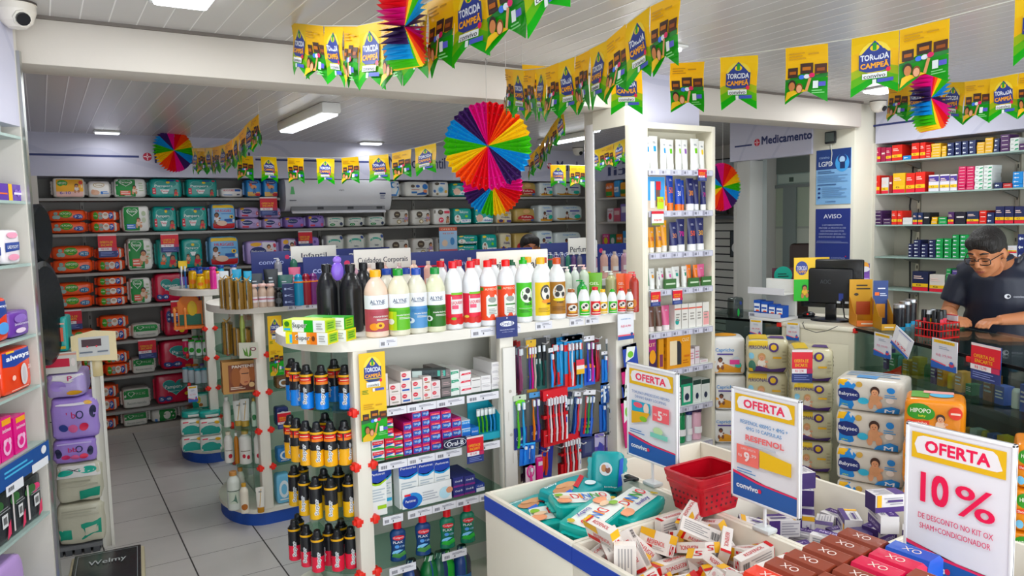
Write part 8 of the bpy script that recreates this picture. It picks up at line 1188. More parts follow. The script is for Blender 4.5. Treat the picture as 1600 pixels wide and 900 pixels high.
def lu(l, r, t_, z, d, base, sp, name, lb, cat, dep=.015, kind='carton', sd='', **kw):
    zs = LZ2[z]; u1 = LU.hit(r, t_)[0]; u0 = LU.hit(l, t_)[0] if l > -60 else u1-.2; zt = LU.hit((max(l, 0)+r)/2, t_)[1]; w = u1-u0; h = max(.03, zt-zs-.002)
    b = carton(w, h, d, base, sp, sd) if kind == 'carton' else soft(w, h, d, base, sp, fin=False, **kw)
    return tag(link(name, b.mesh(), None, LU.w((u0+u1)/2, dep, zs+.001), LU.a), lb, cat, 'goods on the left foreground shelves')
LV = 'at the left picture edge'
bt_ = [(8, 203, 142, 15, 'white bottle with pump top, upper left corner'), (22, 206, 148, 11, 'slimmer white bottle with blue mark, upper left corner')]
for i, (px, pb, pt, wp, lb) in enumerate(bt_): 
    u, z = LU.hit(px, pt); p = LU.w(u-.02, .08, LZ2[0]+.001); capped('lotion_bottle', bottle(z-LZ2[0], .035, '#e4e6e4/g', '#eceae6/g', 'pump', 'e .6 .3 .3 .24 #2f9ad8;r .1 .5 .9 .8 #f0f0f0;l .3 .55 .8 .75 2 #6a7ab0', sh=.8), p, face(px)-.4, lb, 'lotion bottle', 'goods on the left foreground shelves')
lu(3, 42, 287, 1, .12, '#5f3f9e/g', 'r .4 .0 .55 1 #e8b83a;l .05 .3 .35 .5 1 #e8743a;h .78 .5 .3 .5 #8a6ac0;l .6 .3 .95 .6 1 #e8e0f0', 'vitamin_carton', 'purple carton with yellow stripe '+LV, 'carton')
lu(10, 38, 358, 2, .1, '#e8e2e6/g', 'y #24408c .1,.35 .9,.4 .95,.65 .1,.62;t .5 .5 .6 .1 #e8ecf4 LADYSOFT;e .5 .85 .3 .1 #e8a0b8;e .5 .2 .3 .1 #e8a0b8', 'pad_pack', 'white and pink pad pack with navy band', 'pad pack', kind='soft')
lu(-8, 8, 362, 2, .1, '#e8e2e6/g', 'y #24408c .1,.25 .9,.3 .95,.55 .1,.52;l .1 .7 .6 .9 3 #4a6ab0', 'pad_pack', 'white pad pack cut by the picture edge, third shelf', 'pad pack', kind='soft')
lu(-4, 19, 464, 3, .12, '#dc4a34/g', 'y #24408c 0,.4 1,.6 1,1 0,1;t .5 .8 .8 .1 #f0f2f8 always;e .5 .3 .4 .14 #5a9ad8', 'pad_pack', 'orange and blue pad pack on the fourth shelf', 'pad pack', kind='soft')
lu(21, 53, 484, 3, .1, '#6a3f9a/g', 'e .5 .7 .3 .16 #8a6ab8;t .55 .5 .7 .1 #e0d4ec intimus;e .45 .25 .24 .1 #e8d4e8', 'pad_pack', 'dark violet pad pack on the fourth shelf', 'pad pack', kind='soft')
AW = 'y #1f3f94 .0,.66 .4,.6 1,.7 1,1 0,1;T .52 .8 .8 .15 #f0f2f8 always;r .12 .93 .4 .99 #e8b83a;e .68 .36 .12 .25 #dcd4d4;e .68 .36 .06 .18 #c8c0c4;t .88 .5 .12 .1 #f4e4e0 XX;l .2 .05 .8 .1 1 #f4c4b4;e .3 .36 .06 .06 #f4c4b4'
lu(8, 54, 543, 4, .09, '#e0503a/g', AW, 'pad_pack', 'large orange and blue always pack, right of two', 'pad pack', kind='soft', p=10)
lu(-40, 7, 552, 4, .09, '#e0503a/g', AW, 'pad_pack', 'large orange and blue always pack cut by the picture edge', 'pad pack', kind='soft', p=10)
for i, (l, r, t_) in enumerate(((-14, 4, 656), (5, 24, 652), (27, 46, 648))): lu(l, r, t_, 5, .09, '#d82a84/g', 'r .2 .82 .95 .96 #e8a41c;t .55 .7 .7 .09 #f4d8e8 intimus;e .5 .3 .34 .2 #f0b8d8;e .5 .3 .2 .12 #d82a84;e .3 .42 .12 .08 #f0b8d8;e .7 .42 .12 .08 #f0b8d8', 'tampon_carton', ('bright pink carton cut by the picture edge', 'bright pink carton, middle of three', 'bright pink carton, rightmost of three')[i], 'carton')
u = LU.hit(0, 740)[0]; b = B(); b.box(0, .66, 0, .003, 0, .075, '#1f4a8c'); paint(b, flat((0, 0, 0), (.66, 0, 0), (0, 0, .075)), 'l .5 .4 .8 .8 2 #5ab0d8;e .93 .7 .03 .2 #e8e8ec;r .5 -.35 .68 .1 #e4e6ea;r .78 -.1 .97 .3 #e4e6ea;q .52 -.2 .58 0 #4a4a50', 1); tag(link('shelf_banner', b.mesh(), None, LU.w(-.68, -.014, LZ2[5]-.075), LU.a), 'blue price banner clipped along the left shelf edge', 'shelf banner')
bp_ = 'r .5 .3 .8 .55 #dcdcdc;q .55 .36 .75 .5 #1a1a1e;e .3 .75 .3 .12 #3a6a3a;r .1 .1 .2 .9 #d8d0d0;y #d84a6a .7,.0 .9,.1 .9,.4 .75,.3;l .3 .6 .9 .7 2 #8a8a8e'
for i, (l, r, t_) in enumerate(((42, 70, 744), (20, 44, 755), (-10, 22, 768))): lu(l, r, t_, 6, .06, '#24262a/g', bp_ if i else 'e .6 .72 .3 .1 #e04a7a;'+bp_, 'razor_pack', ('black carded pack with pink oval, rightmost', 'black carded pack with barcode, middle', 'black carded pack cut by the picture edge')[i], 'carded pack', kind='soft', p=10)
for i, (l, r, t_, c) in enumerate(((48, 76, 800, '#1f74c8'), (44, 80, 838, '#1f6ac0'), (48, 84, 868, '#1a5ab0'))):
    u0 = LU.hit(l, t_)[0]; u1 = LU.hit(r, t_)[0]; h = .085; me = soft(u1-u0, h, .12, c+'/g', 'e .4 .5 .3 .3 #24262e;y #d83a84 .3,.3 .6,.4 .7,.7 .4,.6;e .8 .4 .1 .2 #dfe6ee', fin=False, p=5, seed=i).mesh(); tag(link('pad_pack', me, None, LU.w((u0+u1)/2, .0, LZ2[7]+.001+(2-i)*h), LU.a), ('blue and black pad pack, top of the low stack', 'blue and black pad pack, middle of the low stack', 'blue and black pad pack, bottom of the low stack')[i], 'pad pack', 'blue pad packs low at the left')
lu(-10, 40, 872, 7, .1, '#b89ad0/g', 'e .5 .6 .3 .2 #e8c0a8;e .5 .45 .16 .1 #d83a5a', 'pad_pack', 'lilac pack with lip print at the lower left corner', 'pad pack', dep=-.0, kind='soft')
b = B(); b.tube([(-.5, -.12, .5), (-.36, -.16, .54), (-.22, -.16, .5), (-.12, -.14, .38), (-.06, -.13, .3)], .018, '#1a2426/g', 10); b.tube([(-.07, -.13, .31), (-.03, -.13, .24)], .022, '#c8ccd0/g', 10); b.tube([(-.04, -.13, .25), (.04, -.13, .28)], .008, '#e02c2c/g', 8, .003); tag(link('pump_hose', b.mesh(), None, LU.w(0, 0, 0), LU.a), 'thick black hose with silver tip and red lever, lower left corner', 'hose')
# ---- black oval boards beyond the unit
for i, (px, py, ry_) in enumerate(((55, 365, 46), (63, 490, 82))):
    q = at(px, py, D=3.9); rz_ = ry_*3.9/FOC; b = B(); b.lathe([(0, 0, '#1e2228/g'), (rz_*.9, 0, '#1e2228/g'), (rz_, .01, '#15181c/g'), (rz_, .03, '#15181c/g'), (rz_*.9, .04, '#15181c/g'), (0, .04, '#15181c/g')], 0, 0, 40, .62, 1); b.v = [(v[0], -v[2], v[1]) for v in b.v]; tag(link('oval_board', b.mesh(), None, q, 1.05), ('smaller glossy black oval board, upper one beside the left shelves', 'large glossy black oval board, lower one beside the left shelves')[i], 'oval board', 'black oval boards')
# ---- wrapped diaper stack on a rack
sp0 = at(122, 868, z=.0); SP = Pl(0.03, 4.62, -8)
t = thing('floor_rack', 'low grey slotted rack under the wrapped diaper bags', 'rack', SP.w(.13, .02, 0), SP.a); b = B(); 
q0 = SP.hit(86, 860)[0]-.13; q1 = SP.hit(160, 860)[0]-.13
for k in range(5): b.box(q0+(q1-q0)*k/5, q0+(q1-q0)*(k+.7)/5, 0, .26, 0, .03, '#55585c')
b.box(q0, q1, 0, .26, .03, .05, '#77797c'); part('frame', b, t)
BG = [('#c9c6b4/b', 'y #1f9a80 .5,.1 .95,.2 .95,.6 .5,.5;y #c8c6b4 .58,.22 .86,.28 .86,.46 .58,.4;y #1f9a80 .0,.1 .3,.15 .3,.4 0,.4;l .1 .7 .9 .9 3 #b0ad9c', 790, 862, 84, 162, 'bottom see-through bag of white and green packs'), ('#c9c6b4/b', 'r .0 .66 1 1 #e0dedc;e .7 .84 .2 .1 #1fae9a;e .2 .8 .2 .08 #1fae9a;t .4 .85 .3 .1 #4a4a54 X;y #1f9a80 .5,.02 .95,.08 .95,.36 .5,.3;l .1 .4 .9 .6 2 #b0ad9c', 727, 788, 82, 158, 'second see-through bag with white and teal top'), ('#a48ad4/g', 't .6 .6 .16 .3 #2b2f5a O;t .45 .6 .2 .2 #c83a6a bb;e .3 .3 .1 .1 #c83a6a;e .5 .28 .1 .1 #d86a9a;e .7 .3 .1 .1 #d83a5a;e .86 .5 .08 .2 #23264a;e .14 .5 .08 .2 #23264a;l .1 .8 .9 .95 1 #c8b8ec', 690, 727, 78, 150, 'third bag, lilac with navy print'), ('#a890d8/g', 't .6 .6 .16 .2 #2b2f5a O;t .42 .6 .2 .16 #c83a6a bb;e .25 .3 .1 .1 #2f3f8a;e .45 .28 .1 .1 #d86a9a;e .68 .3 .1 .1 #d83a5a;e .9 .66 .09 .16 #23264a;e .8 .9 .1 .06 #e8b43a;e .5 .88 .4 .04 #e8e4f0', 625, 690, 74, 152, 'fourth bag, large lilac with round badges'), ('#b8a8dc/g', 'y #e8e6ea 0,.7 .6,.6 1,.9 1,1 0,1;e .7 .2 .2 .1 #d8a43a;e .3 .5 .2 .2 #a088d0;t .6 .78 .12 .2 #c83a7a P', 585, 625, 68, 132, 'fifth bag, crumpled white and lilac')]
for i, (c, sp, yt, yb, l, r, lb) in enumerate(BG):
    u0, zt = SP.hit(l, yt); u1, _ = SP.hit(r, yt); zt = SP.hit((l+r)/2, yt)[1]; zb = SP.hit((l+r)/2, yb)[1] if i else .052
    me = soft(u1-u0, zt-zb, .26, c.replace('/b', '/g'), sp, fin=False, p=7, seed=i*3, wr=.06).mesh(); tag(link('diaper_bag', me, None, SP.w((u0+u1)/2, .02+.004*i, zb), SP.a), lb+', beside the scale', 'diaper bag', 'wrapped diaper bags stacked beside the scale')
u0, zt = SP.hit(60, 555); u1 = SP.hit(118, 555)[0]; zb = SP.hit(90, 585)[1]; me = carton(u1-u0, zt-zb, .2, '#dcdad4', 'r .0 .3 .8 .7 #c8304a;e .9 .5 .06 .2 #f0e8e4;l .0 .8 1 1 1 #d8a090', 'l .1 .1 .9 .9 3 #c8b0b0').mesh(); tag(link('product_carton', me, None, SP.w((u0+u1)/2, .03, zb), SP.a), 'white carton with a red stripe on the wrapped bags', 'carton')
u0, zt = SP.hit(58, 498); u1 = SP.hit(103, 498)[0]; me = soft(u1-u0, zt-SP.hit(80, 553)[1]-.004, .18, '#129e98/g', 'r .42 0 .5 1 #dfe8e4;e .2 .8 .12 .06 #dfe8e4;e .2 .55 .1 .07 #dfe8e4;e .2 .3 .14 .06 #dfe8e4;r .64 .3 .84 .7 #d86a54;l .6 .76 .9 .86 1 #e8b4a4;r .6 .08 .9 .16 #c8a84a', fin=False, p=12, wr=.01).mesh(); tag(link('diaper_pack', me, None, SP.w((u0+u1)/2, .03, SP.hit(80, 553)[1]+.002), SP.a), 'teal diaper pack standing on top of the wrapped stack', 'diaper pack')
b = B(); b.tube([at(66, 660, D=4.35), at(150, 660, D=4.3), at(150, 700, D=4.2), at(128, 760, D=4.2), at(92, 805, D=4.2)], .003, '#2a3030', 6); tag(link('scale_cable', b.mesh()), 'thin dark cable hanging in front of the wrapped bags', 'cable')
# ---- personal scale
t = thing('personal_scale', 'tall cream pharmacy scale with a black platform', 'scale', (0, 0, 0), 0)
pc = [at(115, 869, z=.1), at(222, 849, z=.1), at(234, 893, z=.1)]; ux = (pc[1]-pc[0]).normalized(); uy = Vector((-ux.y, ux.x, 0)); wS = (pc[1]-pc[0]).length; dS = .46; o = pc[0]-uy*dS
def sbox(name, x0, x1, y0, y1, z0, z1, c, bev=.004, spec=None):
    b = B(); b.box(x0, x1, y0, y1, z0, z1, c, bev)
    if spec: paint(b, flat((x0, y0, z1), (x1-x0, 0, 0), (0, y1-y0, 0)), spec, 1)
    ob = part(name, b, t); ob.location = (o.x, o.y, 0); ob.rotation_euler = (0, 0, math.atan2(ux.y, ux.x)); return ob
sbox('base', -.01, wS+.01, 0, dS+.01, .0, .088, '#c9c0a4', .01); sbox('platform', .006, wS-.006, .01, dS-.006, .088, .1, '#24282c/g', .003, 'r .05 .05 .95 .06 #8a8e90;r .05 .94 .95 .95 #8a8e90;r .05 .05 .06 .95 #8a8e90;r .94 .05 .95 .95 #8a8e90;t .5 .66 .56 .16 #b8bcbc Welmy')
ct = at(157, 850, z=.0); ct = at(176, 838, z=.05); TT = at(163, 562, y=ct.y); hd = at(147, 541, y=ct.y-.02); lean = (TT.x-ct.x)
b = B(); 
for s in (-.03, .012): b.tube([(s+.009, 0, 0), (s+.009+0, 0, TT.z)], .011, '#dcdad2/g', 4)
b.box(-.03, .03, .004, .012, 0, TT.z, '#cfccc2'); ob = part('column', b, t); ob.location = (ct.x-.02, ct.y, .0)
sH = (hd-O3).dot(fw)/FOC; b = B(); wd, hh = 62*sH, 50*sH; b.add([(-wd/2, 0, -hh*.4), (wd/2, 0, -hh*.5), (wd/2, 0, hh*.42), (0, 0, hh*.5), (-wd/2, 0, hh*.36), (-wd/2, .05, -hh*.4), (wd/2, .05, -hh*.5), (wd/2, .05, hh*.42), (0, .05, hh*.5), (-wd/2, .05, hh*.36)], [(0, 1, 2, 3, 4), (9, 8, 7, 6, 5), (0, 5, 6, 1), (1, 6, 7, 2), (2, 7, 8, 3), (3, 8, 9, 4), (4, 9, 5, 0)], '#d8c89c/g')
paint(b, flat((-wd*.34, 0, -hh*.3), (wd*.68, 0, 0), (0, 0, hh*.6)), 'r 0 0 1 1 #c8cac8;r .1 .5 .74 .88 #3a1c24;e .28 .5 .03 .05 #e8485a;e .58 .5 .03 .05 #e8485a;l .02 .12 .44 .3 1 #6a7480;l .6 .12 .95 .3 1 #6a7480', 1); ob = part('display_head', b, t); ob.location = hd; ob.rotation_euler = (R_(-8), 0, R_(-2))
b = B(); b.box(-.025, .025, 0, .03, -.1, 0, '#d8c89c/g', .004); ob = part('neck', b, t); ob.location = (hd.x+.01, hd.y+.01, hd.z-hh*.4)
# ============================================================ PAPER ROSETTES
RC = ['#e0203c', '#f0641e', '#f4d21c', '#5ac02c', '#1ea0d8', '#4a2a6a', '#e03a92']
def rosette(px, py, D, R, yaw, label, pleat=.016, start=0, hookpt=None, deep=1, cols=14):
    q = at(px, py, D=D); t = thing('paper_rosette', label, 'paper rosette', q, yaw, 'rainbow paper rosettes'); n = 6*cols
    for s in range(cols):
        b = B(); vs = []; fs = []; rings = (.03, .3, .6, .86, 1.0)
        for j in range(7):
            a = math.pi/2-2*math.pi*(s*6+j)/n; z = pleat*(1 if (s*6+j) % 2 else -1)
            for k, f in enumerate(rings):
                rr = R*f*(1 if k < 4 else (1.0 if (s*6+j) % 2 else .93)); vs.append((rr*math.cos(a), z*(f*deep), rr*math.sin(a)))
        m = len(rings)
        for j in range(6):
            for k in range(m-1): fs.append((j*m+k, (j+1)*m+k, (j+1)*m+k+1, j*m+k+1))
        b.add(vs, fs, RC[(s+start) % 7])
        for j in (1, 3, 5):                           # punched slots as darker pleat marks
            a = math.pi/2-2*math.pi*(s*6+j)/n
            for f in (.5, .72, .88): b.add([(R*f*math.cos(a+e)*g, -pleat*f*deep-.002, R*f*math.sin(a+e)*g) for e, g in ((-.012, .985), (.012, .985), (.012, 1.015), (-.012, 1.015))], [(0, 1, 2, 3)], RC[(s+start) % 7].replace('#e0203c', '#9a1428').replace('#f0641e', '#b04414').replace('#f4d21c', '#c0a010').replace('#5ac02c', '#3a8a1c').replace('#1ea0d8', '#1474a4').replace('#4a2a6a', '#2a1644').replace('#e03a92', '#a42468'))
        part('paper_sector', b, t)
    b = B(); top = (CZ-q.z) if hookpt is None else hookpt; b.tube([(0, 0, R*.95), (0, 0, top-.001)], .0016, '#c8c4c0', 5); b.tube([(0, -.006, top-.03), (.008, -.006, top-.02), (0, -.006, top-.002)], .0025, '#8a8884', 5); part('string', b, t)
fy = lambda px, k=0: face(px)+k
rosette(762, 228, 3.75, .222, fy(762), 'largest rainbow paper rosette facing the camera, hanging by the beam', .02, 0)
rosette(770, 290, 5.3, .215, fy(770), 'rainbow rosette half hidden behind the largest one', .02, 3)
rosette(272, 235, 6.4, .185, fy(272)+.55, 'small rainbow rosette on the left of the back room', .02, 0)
rosette(632, 42, 2.03, .112, fy(632)+1.25, 'rainbow rosette seen almost edge-on at the top of the picture', .03, 3, deep=1.3)
rosette(1455, 153, 3.4, .15, fy(1455)+1.25, 'rainbow rosette seen almost edge-on before the medicine fascia', .035, 2, deep=1.3)
rosette(1129, 292, 6.2, .2, fy(1129)+.75, 'rainbow rosette behind the column, partly hidden', .02, 0)
# ============================================================ BUNTING
def flagmesh(kind, p0, p1, h, ph, back=False):
    """swallowtail flag hanging between two points (both faces built)"""
    u = p1-p0; n = Vector((u.y, -u.x, 0)); n.normalize(); dn = Vector((0, 0, -h)); L = u.length
    if (p0+p1).xy.to_3d().dot(n) > 0: side = 1
    P = lambda a, e, off: p0+u*a+dn*(1-e)+n*(off+.010*math.sin(a*3.1+ph)*(1-e)+.004*math.sin(7*e+ph))
    b = B(); nb = lambda a: .22*(1-abs(2*a-1)); na, ne = 8, 7
    for sgn in (1, -1):
        vs = [P(i/na, nb(i/na)+(1-nb(i/na))*j/ne, sgn*.0007) for j in range(ne+1) for i in range(na+1)]
        for j in range(ne):
            e = (j+.5)/ne; c = ('#3fbe2c/p' if e < .14 else '#7cc828/p' if e < .26 else '#b8cc20/p' if e < .4 else '#fad41c/p' if e < .7 else '#ffdc18/p') if kind == 'A' else ('#14ac34/p' if e < .5 else '#fdd41c/p')
            b.add(vs, [((j*(na+1)+i), j*(na+1)+i+1, (j+1)*(na+1)+i+1, (j+1)*(na+1)+i)[::sgn] for i in range(na)], c)
    spec = 'e .5 .62 .35 .27 #f4dc6a;y #2b3f8c .2,.68 .5,.9 .8,.68 .74,.64 .26,.64;e .5 .78 .1 .05 #f0d020;r .46 .74 .54 .86 #3a9a3a;y #2b3a84 .17,.69 .83,.69 .83,.44 .66,.39 .34,.39 .17,.44;T .5 .63 .6 .1 #e4e8f2 TORCIDA;T .5 .505 .6 .11 #f6ae1c CAMPEÃ;r .24 .28 .76 .37 #eef0f0;t .5 .32 .46 .07 #2b303c convivo;e .79 .4 .05 .04 #dc3a5a;r .56 .2 .9 .26 #4a5ab8;r .46 .18 .54 .26 #e8ecec' if kind == 'A' else 'y #2f7a3a .0,.44 1,.52 1,.44 .5,.42 0,.4;r .06 .46 .3 .64 #3a2420;r .36 .52 .66 .7 #3a2420;r .7 .5 .98 .67 #4a2a20;r .1 .52 .26 .575 #a8602c;r .41 .575 .61 .635 #b8702c;r .75 .545 .93 .6 #94502a;e .4 .46 .07 .04 #4a7ae0;e .52 .465 .07 .04 #e8ecf4;e .64 .48 .07 .04 #d83a6a;l .1 .76 .5 .9 3 #c89a1c;l .56 .82 .8 .88 1 #c89a1c;y #e8c01c .02,.04 .06,.2 .2,.24 .34,.2 .44,.24 .56,.2 .4,.2 .1,.1;e .18 .33 .095 .09 #2a1c14;e .18 .3 .075 .08 #c08055;e .36 .26 .085 .09 #7a4a24;e .36 .25 .065 .07 #e0a888;y #d89a70 .5,.22 .56,.2 .64,.42 .58,.44;r .68 .24 .8 .37 #e4ecec;r .81 .27 .97 .35 #5a5ac0;l .66 .14 .95 .22 2 #8ad48a'
    paint(b, ((lambda a, e, off: P(a, e, .0009+off)), L/h), spec, 3, .0006)
    if back: paint(b, ((lambda a, e, off: P(1-a, e, -.0009-off)), L/h), spec, 3, .0006)
    return b
FH = .205
def bunting(pts, flags, label, kinds=None, first='A'):
    t = thing('bunting', label, 'bunting', (0, 0, 0), 0, 'yellow and green Torcida buntings')
    def s(x):
        for (x0, y0, d0), (x1, y1, d1) in zip(pts, pts[1:]):
            if x0 <= x <= x1 or (x1, y1, d1) == pts[-1]: f = (x-x0)/(x1-x0); return at(x, y0+(y1-y0)*f, D=1/(1/d0+(1/d1-1/d0)*f))
    t.location = s(pts[0][0]); o = t.location.copy(); k = first
    for i, (l, r) in enumerate(flags):
        p0, p1 = s(l)-o, s(r)-o; pts2 = (p0, p1)
        b = flagmesh(k, p0, p1, FH, i*1.7, 'narrow' in label); part('flag', b, t, 'Torcida Campeã flag' if k == 'A' else 'flag with two cheering fans'); k = 'B' if k == 'A' else 'A'
    b = B(); xs = [l for l, r in flags]+[flags[-1][1]]; b.tube([s(x)-o+Vector((0, 0, .001)) for x in [pts[0][0]]+xs+[pts[-1][0]] if True], .0018, '#d8d8d0', 5)
    for e in (pts[0], pts[-1]):
        p = at(e[0], e[1], D=e[2])-o
        if p.z+o.z < CZ-.01: b.tube([p, Vector((p.x, p.y, CZ-o.z-.001))], .0012, '#c8c4c0', 4)
    part('cord', b, t)
def pairs(e): return list(zip(e, e[1:]))
bunting([(456, 36, 3.03), (506, 41, 2.72), (561, 41, 2.45), (600, 33, 2.3), (667, 5, 2.1), (709, -16, 2.0), (760, -45, 1.88), (817, -80, 1.78), (891, -135, 1.7)], pairs([456, 480, 506, 535, 561, 598, 622, 667, 709, 760, 817, 891]), 'bunting of joined flags across the top left of the picture')
bunting([(790, 108, 3.3), (820, 110, 3.1), (854, 106, 2.9), (898, 89, 2.7), (950, 63, 2.45), (979, 38, 2.36), (1015, 10, 2.25), (1062, -12, 2.15)], pairs([790, 803, 819, 836, 854, 874, 898, 921, 950, 979, 1015, 1062]), 'bunting of joined flags rising to the top centre', first='B')
bunting([(816, 101, 3.4), (853, 104, 3.36), (954, 106, 3.3), (1003, 103, 3.25), (1047, 99, 3.2), (1100, 96, 3.1), (1125, 90, 3.0), (1184, 86, 2.9), (1228, 76, 2.8), (1294, 68, 2.72), (1331, 61, 2.66), (1405, 47, 2.58), (1484, 28, 2.5), (1586, 0, 2.4), (1680, -30, 2.3)], [(816, 853), (955, 1003), (1047, 1100), (1125, 1184), (1228, 1294), (1331, 1405), (1406, 1484), (1586, 1668)], 'bunting of spaced flags across the top right of the picture', first='B')
bunting([(1388, 133, 4.3), (1420, 130, 4.1), (1472, 129, 3.8), (1508, 128, 3.65), (1548, 123, 3.55), (1590, 115, 3.45), (1660, 104, 3.3)], pairs([1388, 1420, 1446, 1472, 1508, 1548, 1591, 1630]), 'bunting of joined flags in front of the medicine shelves', first='B')
bunting([(300, 232, 6.0), (330, 231, 5.8), (352, 226, 5.5), (371, 212, 5.2), (390, 190, 4.9), (404, 178, 4.75)], pairs([300, 309, 320, 331, 343, 353, 363, 373, 383, 393, 404]), 'short bunting of narrow looking flags right of the left rosette')
bunting([(370, 243, 6.3), (432, 246, 6.2), (522, 248, 6.0), (607, 241, 5.7), (641, 233, 5.5), (680, 224, 5.3), (725, 210, 5.1)], [(370, 395), (408, 432), (449, 474), (494, 522), (534, 560), (577, 607), (612, 642), (648, 681)], 'bunting of spaced flags before the air conditioner', first='B')
bunting([(826, 247, 6.7), (845, 225, 6.4), (857, 205, 6.1), (869, 188, 5.9), (882, 168, 5.7)], pairs([826, 834, 843, 851, 860, 870, 881]), 'short steep bunting right of the largest rosette', first='B')
bunting([(855, 258, 7.1), (884, 258, 7.1), (914, 259, 7.1)], [(860, 884), (890, 914)], 'pair of small flags before the far sign board', first='A')
# ============================================================ PEOPLE
def fuse(b, vox, name, smooth=6):
    me = b.mesh(name); o = bpy.data.objects.new('tmp', me); C.objects.link(o); m = o.modifiers.new('r', 'REMESH'); m.mode = 'VOXEL'; m.voxel_size = vox; m.use_smooth_shade = True
    s = o.modifiers.new('s', 'SMOOTH'); s.iterations = smooth; s.factor = .5
    dg = bpy.context.evaluated_depsgraph_get(); out = bpy.data.meshes.new_from_object(o.evaluated_get(dg)); out.materials.clear(); out.materials.append(me.materials[0]); bpy.data.objects.remove(o); out.name = name; return out
def hairm(nt, b):
    tc = nt.nodes.new('ShaderNodeTexCoord'); w = nt.nodes.new('ShaderNodeTexNoise'); mp = nt.nodes.new('ShaderNodeMapping'); mp.inputs['Scale'].default_value = (90, 90, 8); nt.links.new(tc.outputs['Object'], mp.inputs[0]); nt.links.new(mp.outputs[0], w.inputs['Vector']); w.inputs['Scale'].default_value = 2
    b.inputs['Base Color'].default_value = lin('#15100e'); b.inputs['Roughness'].default_value = .55; bp = nt.nodes.new('ShaderNodeBump'); bp.inputs['Strength'].default_value = .9; bp.inputs['Distance'].default_value = .01; nt.links.new(w.outputs[0], bp.inputs['Height']); nt.links.new(bp.outputs[0], b.inputs['Normal'])
HAIR = nodemat('hair', hairm)
def person(label, foot, rz, headv, pitch, hyaw, arms, shirt, trous, hairlen, glasses, sc=1.0, leanf=0):
    """local frame: faces -y, z up, foot on the floor. arms: (shoulder, elbow, wrist, finger direction)"""
    t = thing('person', label, 'person', foot, rz); S_ = '#b87d5c/s'; V = Vector
    hx, hy, hz = headv; sh = 1.40*sc; b = B()
    nk = V((hx*.5, hy*.55, sh+.04)); hip = V((0, 0, .92*sc)); ch = V((0, leanf*.75, 1.22*sc)); up_ = V((0, leanf, sh-.02))
    HM = Matrix.Translation((hx, hy, hz)) @ Matrix.Rotation(hyaw, 4, 'Z') @ Matrix.Rotation(pitch, 4, 'X')
    b.tube([up_, nk, HM @ V((0, .02, -.09))], [.07*sc, .058*sc, .056*sc], S_, 14)
    b.tube([hip-V((0, 0, .06)), hip, ch, up_+V((0, 0, -.03)), up_+V((0, 0, .03))], [.13*sc, .15*sc, .15*sc, .13*sc, .07*sc], S_, 18)
    for s in (-1, 1): b.tube([hip+V((s*.085, 0, -.02)), V((s*.1, -.01, .5*sc)), V((s*.1, .02, .1)), V((s*.1, .02, .06))], [.085*sc, .06*sc, .045*sc, .045], S_, 12); b.tube([V((s*.1, .05, .05)), V((s*.1, -.05, .05)), V((s*.11, -.15, .035))], [.04, .045, .03], S_, 10)
    for (sv, ev, wv, fd) in arms:
        sv, ev, wv, fd = map(V, (sv, ev, wv, fd)); b.tube([V((0, leanf, sh-.03)), sv], [.08*sc, .055*sc], S_, 12); b.tube([sv, (sv+ev)/2, ev], [.055*sc, .048*sc, .04*sc], S_, 12); b.tube([ev, ev+(wv-ev)*.35, wv], [.04*sc, .041*sc, .027*sc], S_, 12)
        fd.normalize(); side = fd.cross(V((0, 0, 1))).normalized(); dn = V((0, 0, -1)); pm = wv+fd*.045
        for k in range(5): b.tube([wv, wv+fd*.075+side*(k-2)*.0165], [.019, .0135], S_, 8)
        for k, ln in enumerate((.06, .072, .078, .07, .0)):
            if ln: p0 = wv+fd*.075+side*(k-1.5)*.02; b.tube([p0, p0+fd*ln*.45+dn*.006+V((0, 0, .008)), p0+fd*ln*.8+dn*.012, p0+fd*ln*.95+dn*.028], [.0105, .0098, .009, .0078], S_, 8)
        s_ = 1 if side.dot(V((-sv.x, 0, 0))) > 0 else -1
        b.tube([wv+fd*.02+side*s_*.02, wv+fd*.05+side*s_*.048, wv+fd*.085+side*s_*.055+dn*.012], [.014, .011, .009], S_, 8)
    b.X = HM; b.ball((0, .012, .03), .078*sc, .095*sc, .098*sc, S_, 14); b.ball((0, -.02, -.035), .064*sc, .07*sc, .078*sc, S_, 12); b.ball((0, -.05, -.088), .034*sc, .03*sc, .026*sc, S_, 8)
    b.tube([(0, -.088, .02), (0, -.106, -.012), (0, -.112, -.03)], [.01, .014, .016], S_, 8)
    for s in (-1, 1):
        b.ball((s*.012, -.1, -.034), .01, .01, .008, S_, 6); b.ball((s*.036, -.062, -.03), .026, .024, .026, S_, 8); b.tube([(s*.012, -.088, .034), (s*.05, -.074, .034)], [.012, .01], S_, 8)
        b.ball((s*.08*sc, .012, -.005), .012, .022, .032, S_, 8); b.ball((s*.033, -.074, .006), .017, .014, .011, S_, 8)
    b.ball((0, -.088, -.056), .024, .012, .007, S_, 8); b.ball((0, -.086, -.067), .02, .011, .008, S_, 8); b.X = None
    part('body', fuse(b, .0052, 'body'), t)
    b = B(); b.X = HM
    b.ball((0, .022, .048), .085*sc, .1*sc, .092*sc, HAIR, 14); b.ball((0, .05, .01), .078*sc, .072*sc, .08*sc, HAIR, 12); b.ball((.015, -.03, .082), .066, .056, .044, HAIR, 10); b.ball((-.035, -.03, .075), .045, .05, .04, HAIR, 10); b.ball((.045, -.03, .055), .035, .045, .04, HAIR, 10)
    if hairlen: b.ball((0, .07, -.06), .07, .05, .1, HAIR, 10)
    b.X = None; part('hair', fuse(b, .007, 'hair', 3), t)
    b = B(); b.X = HM
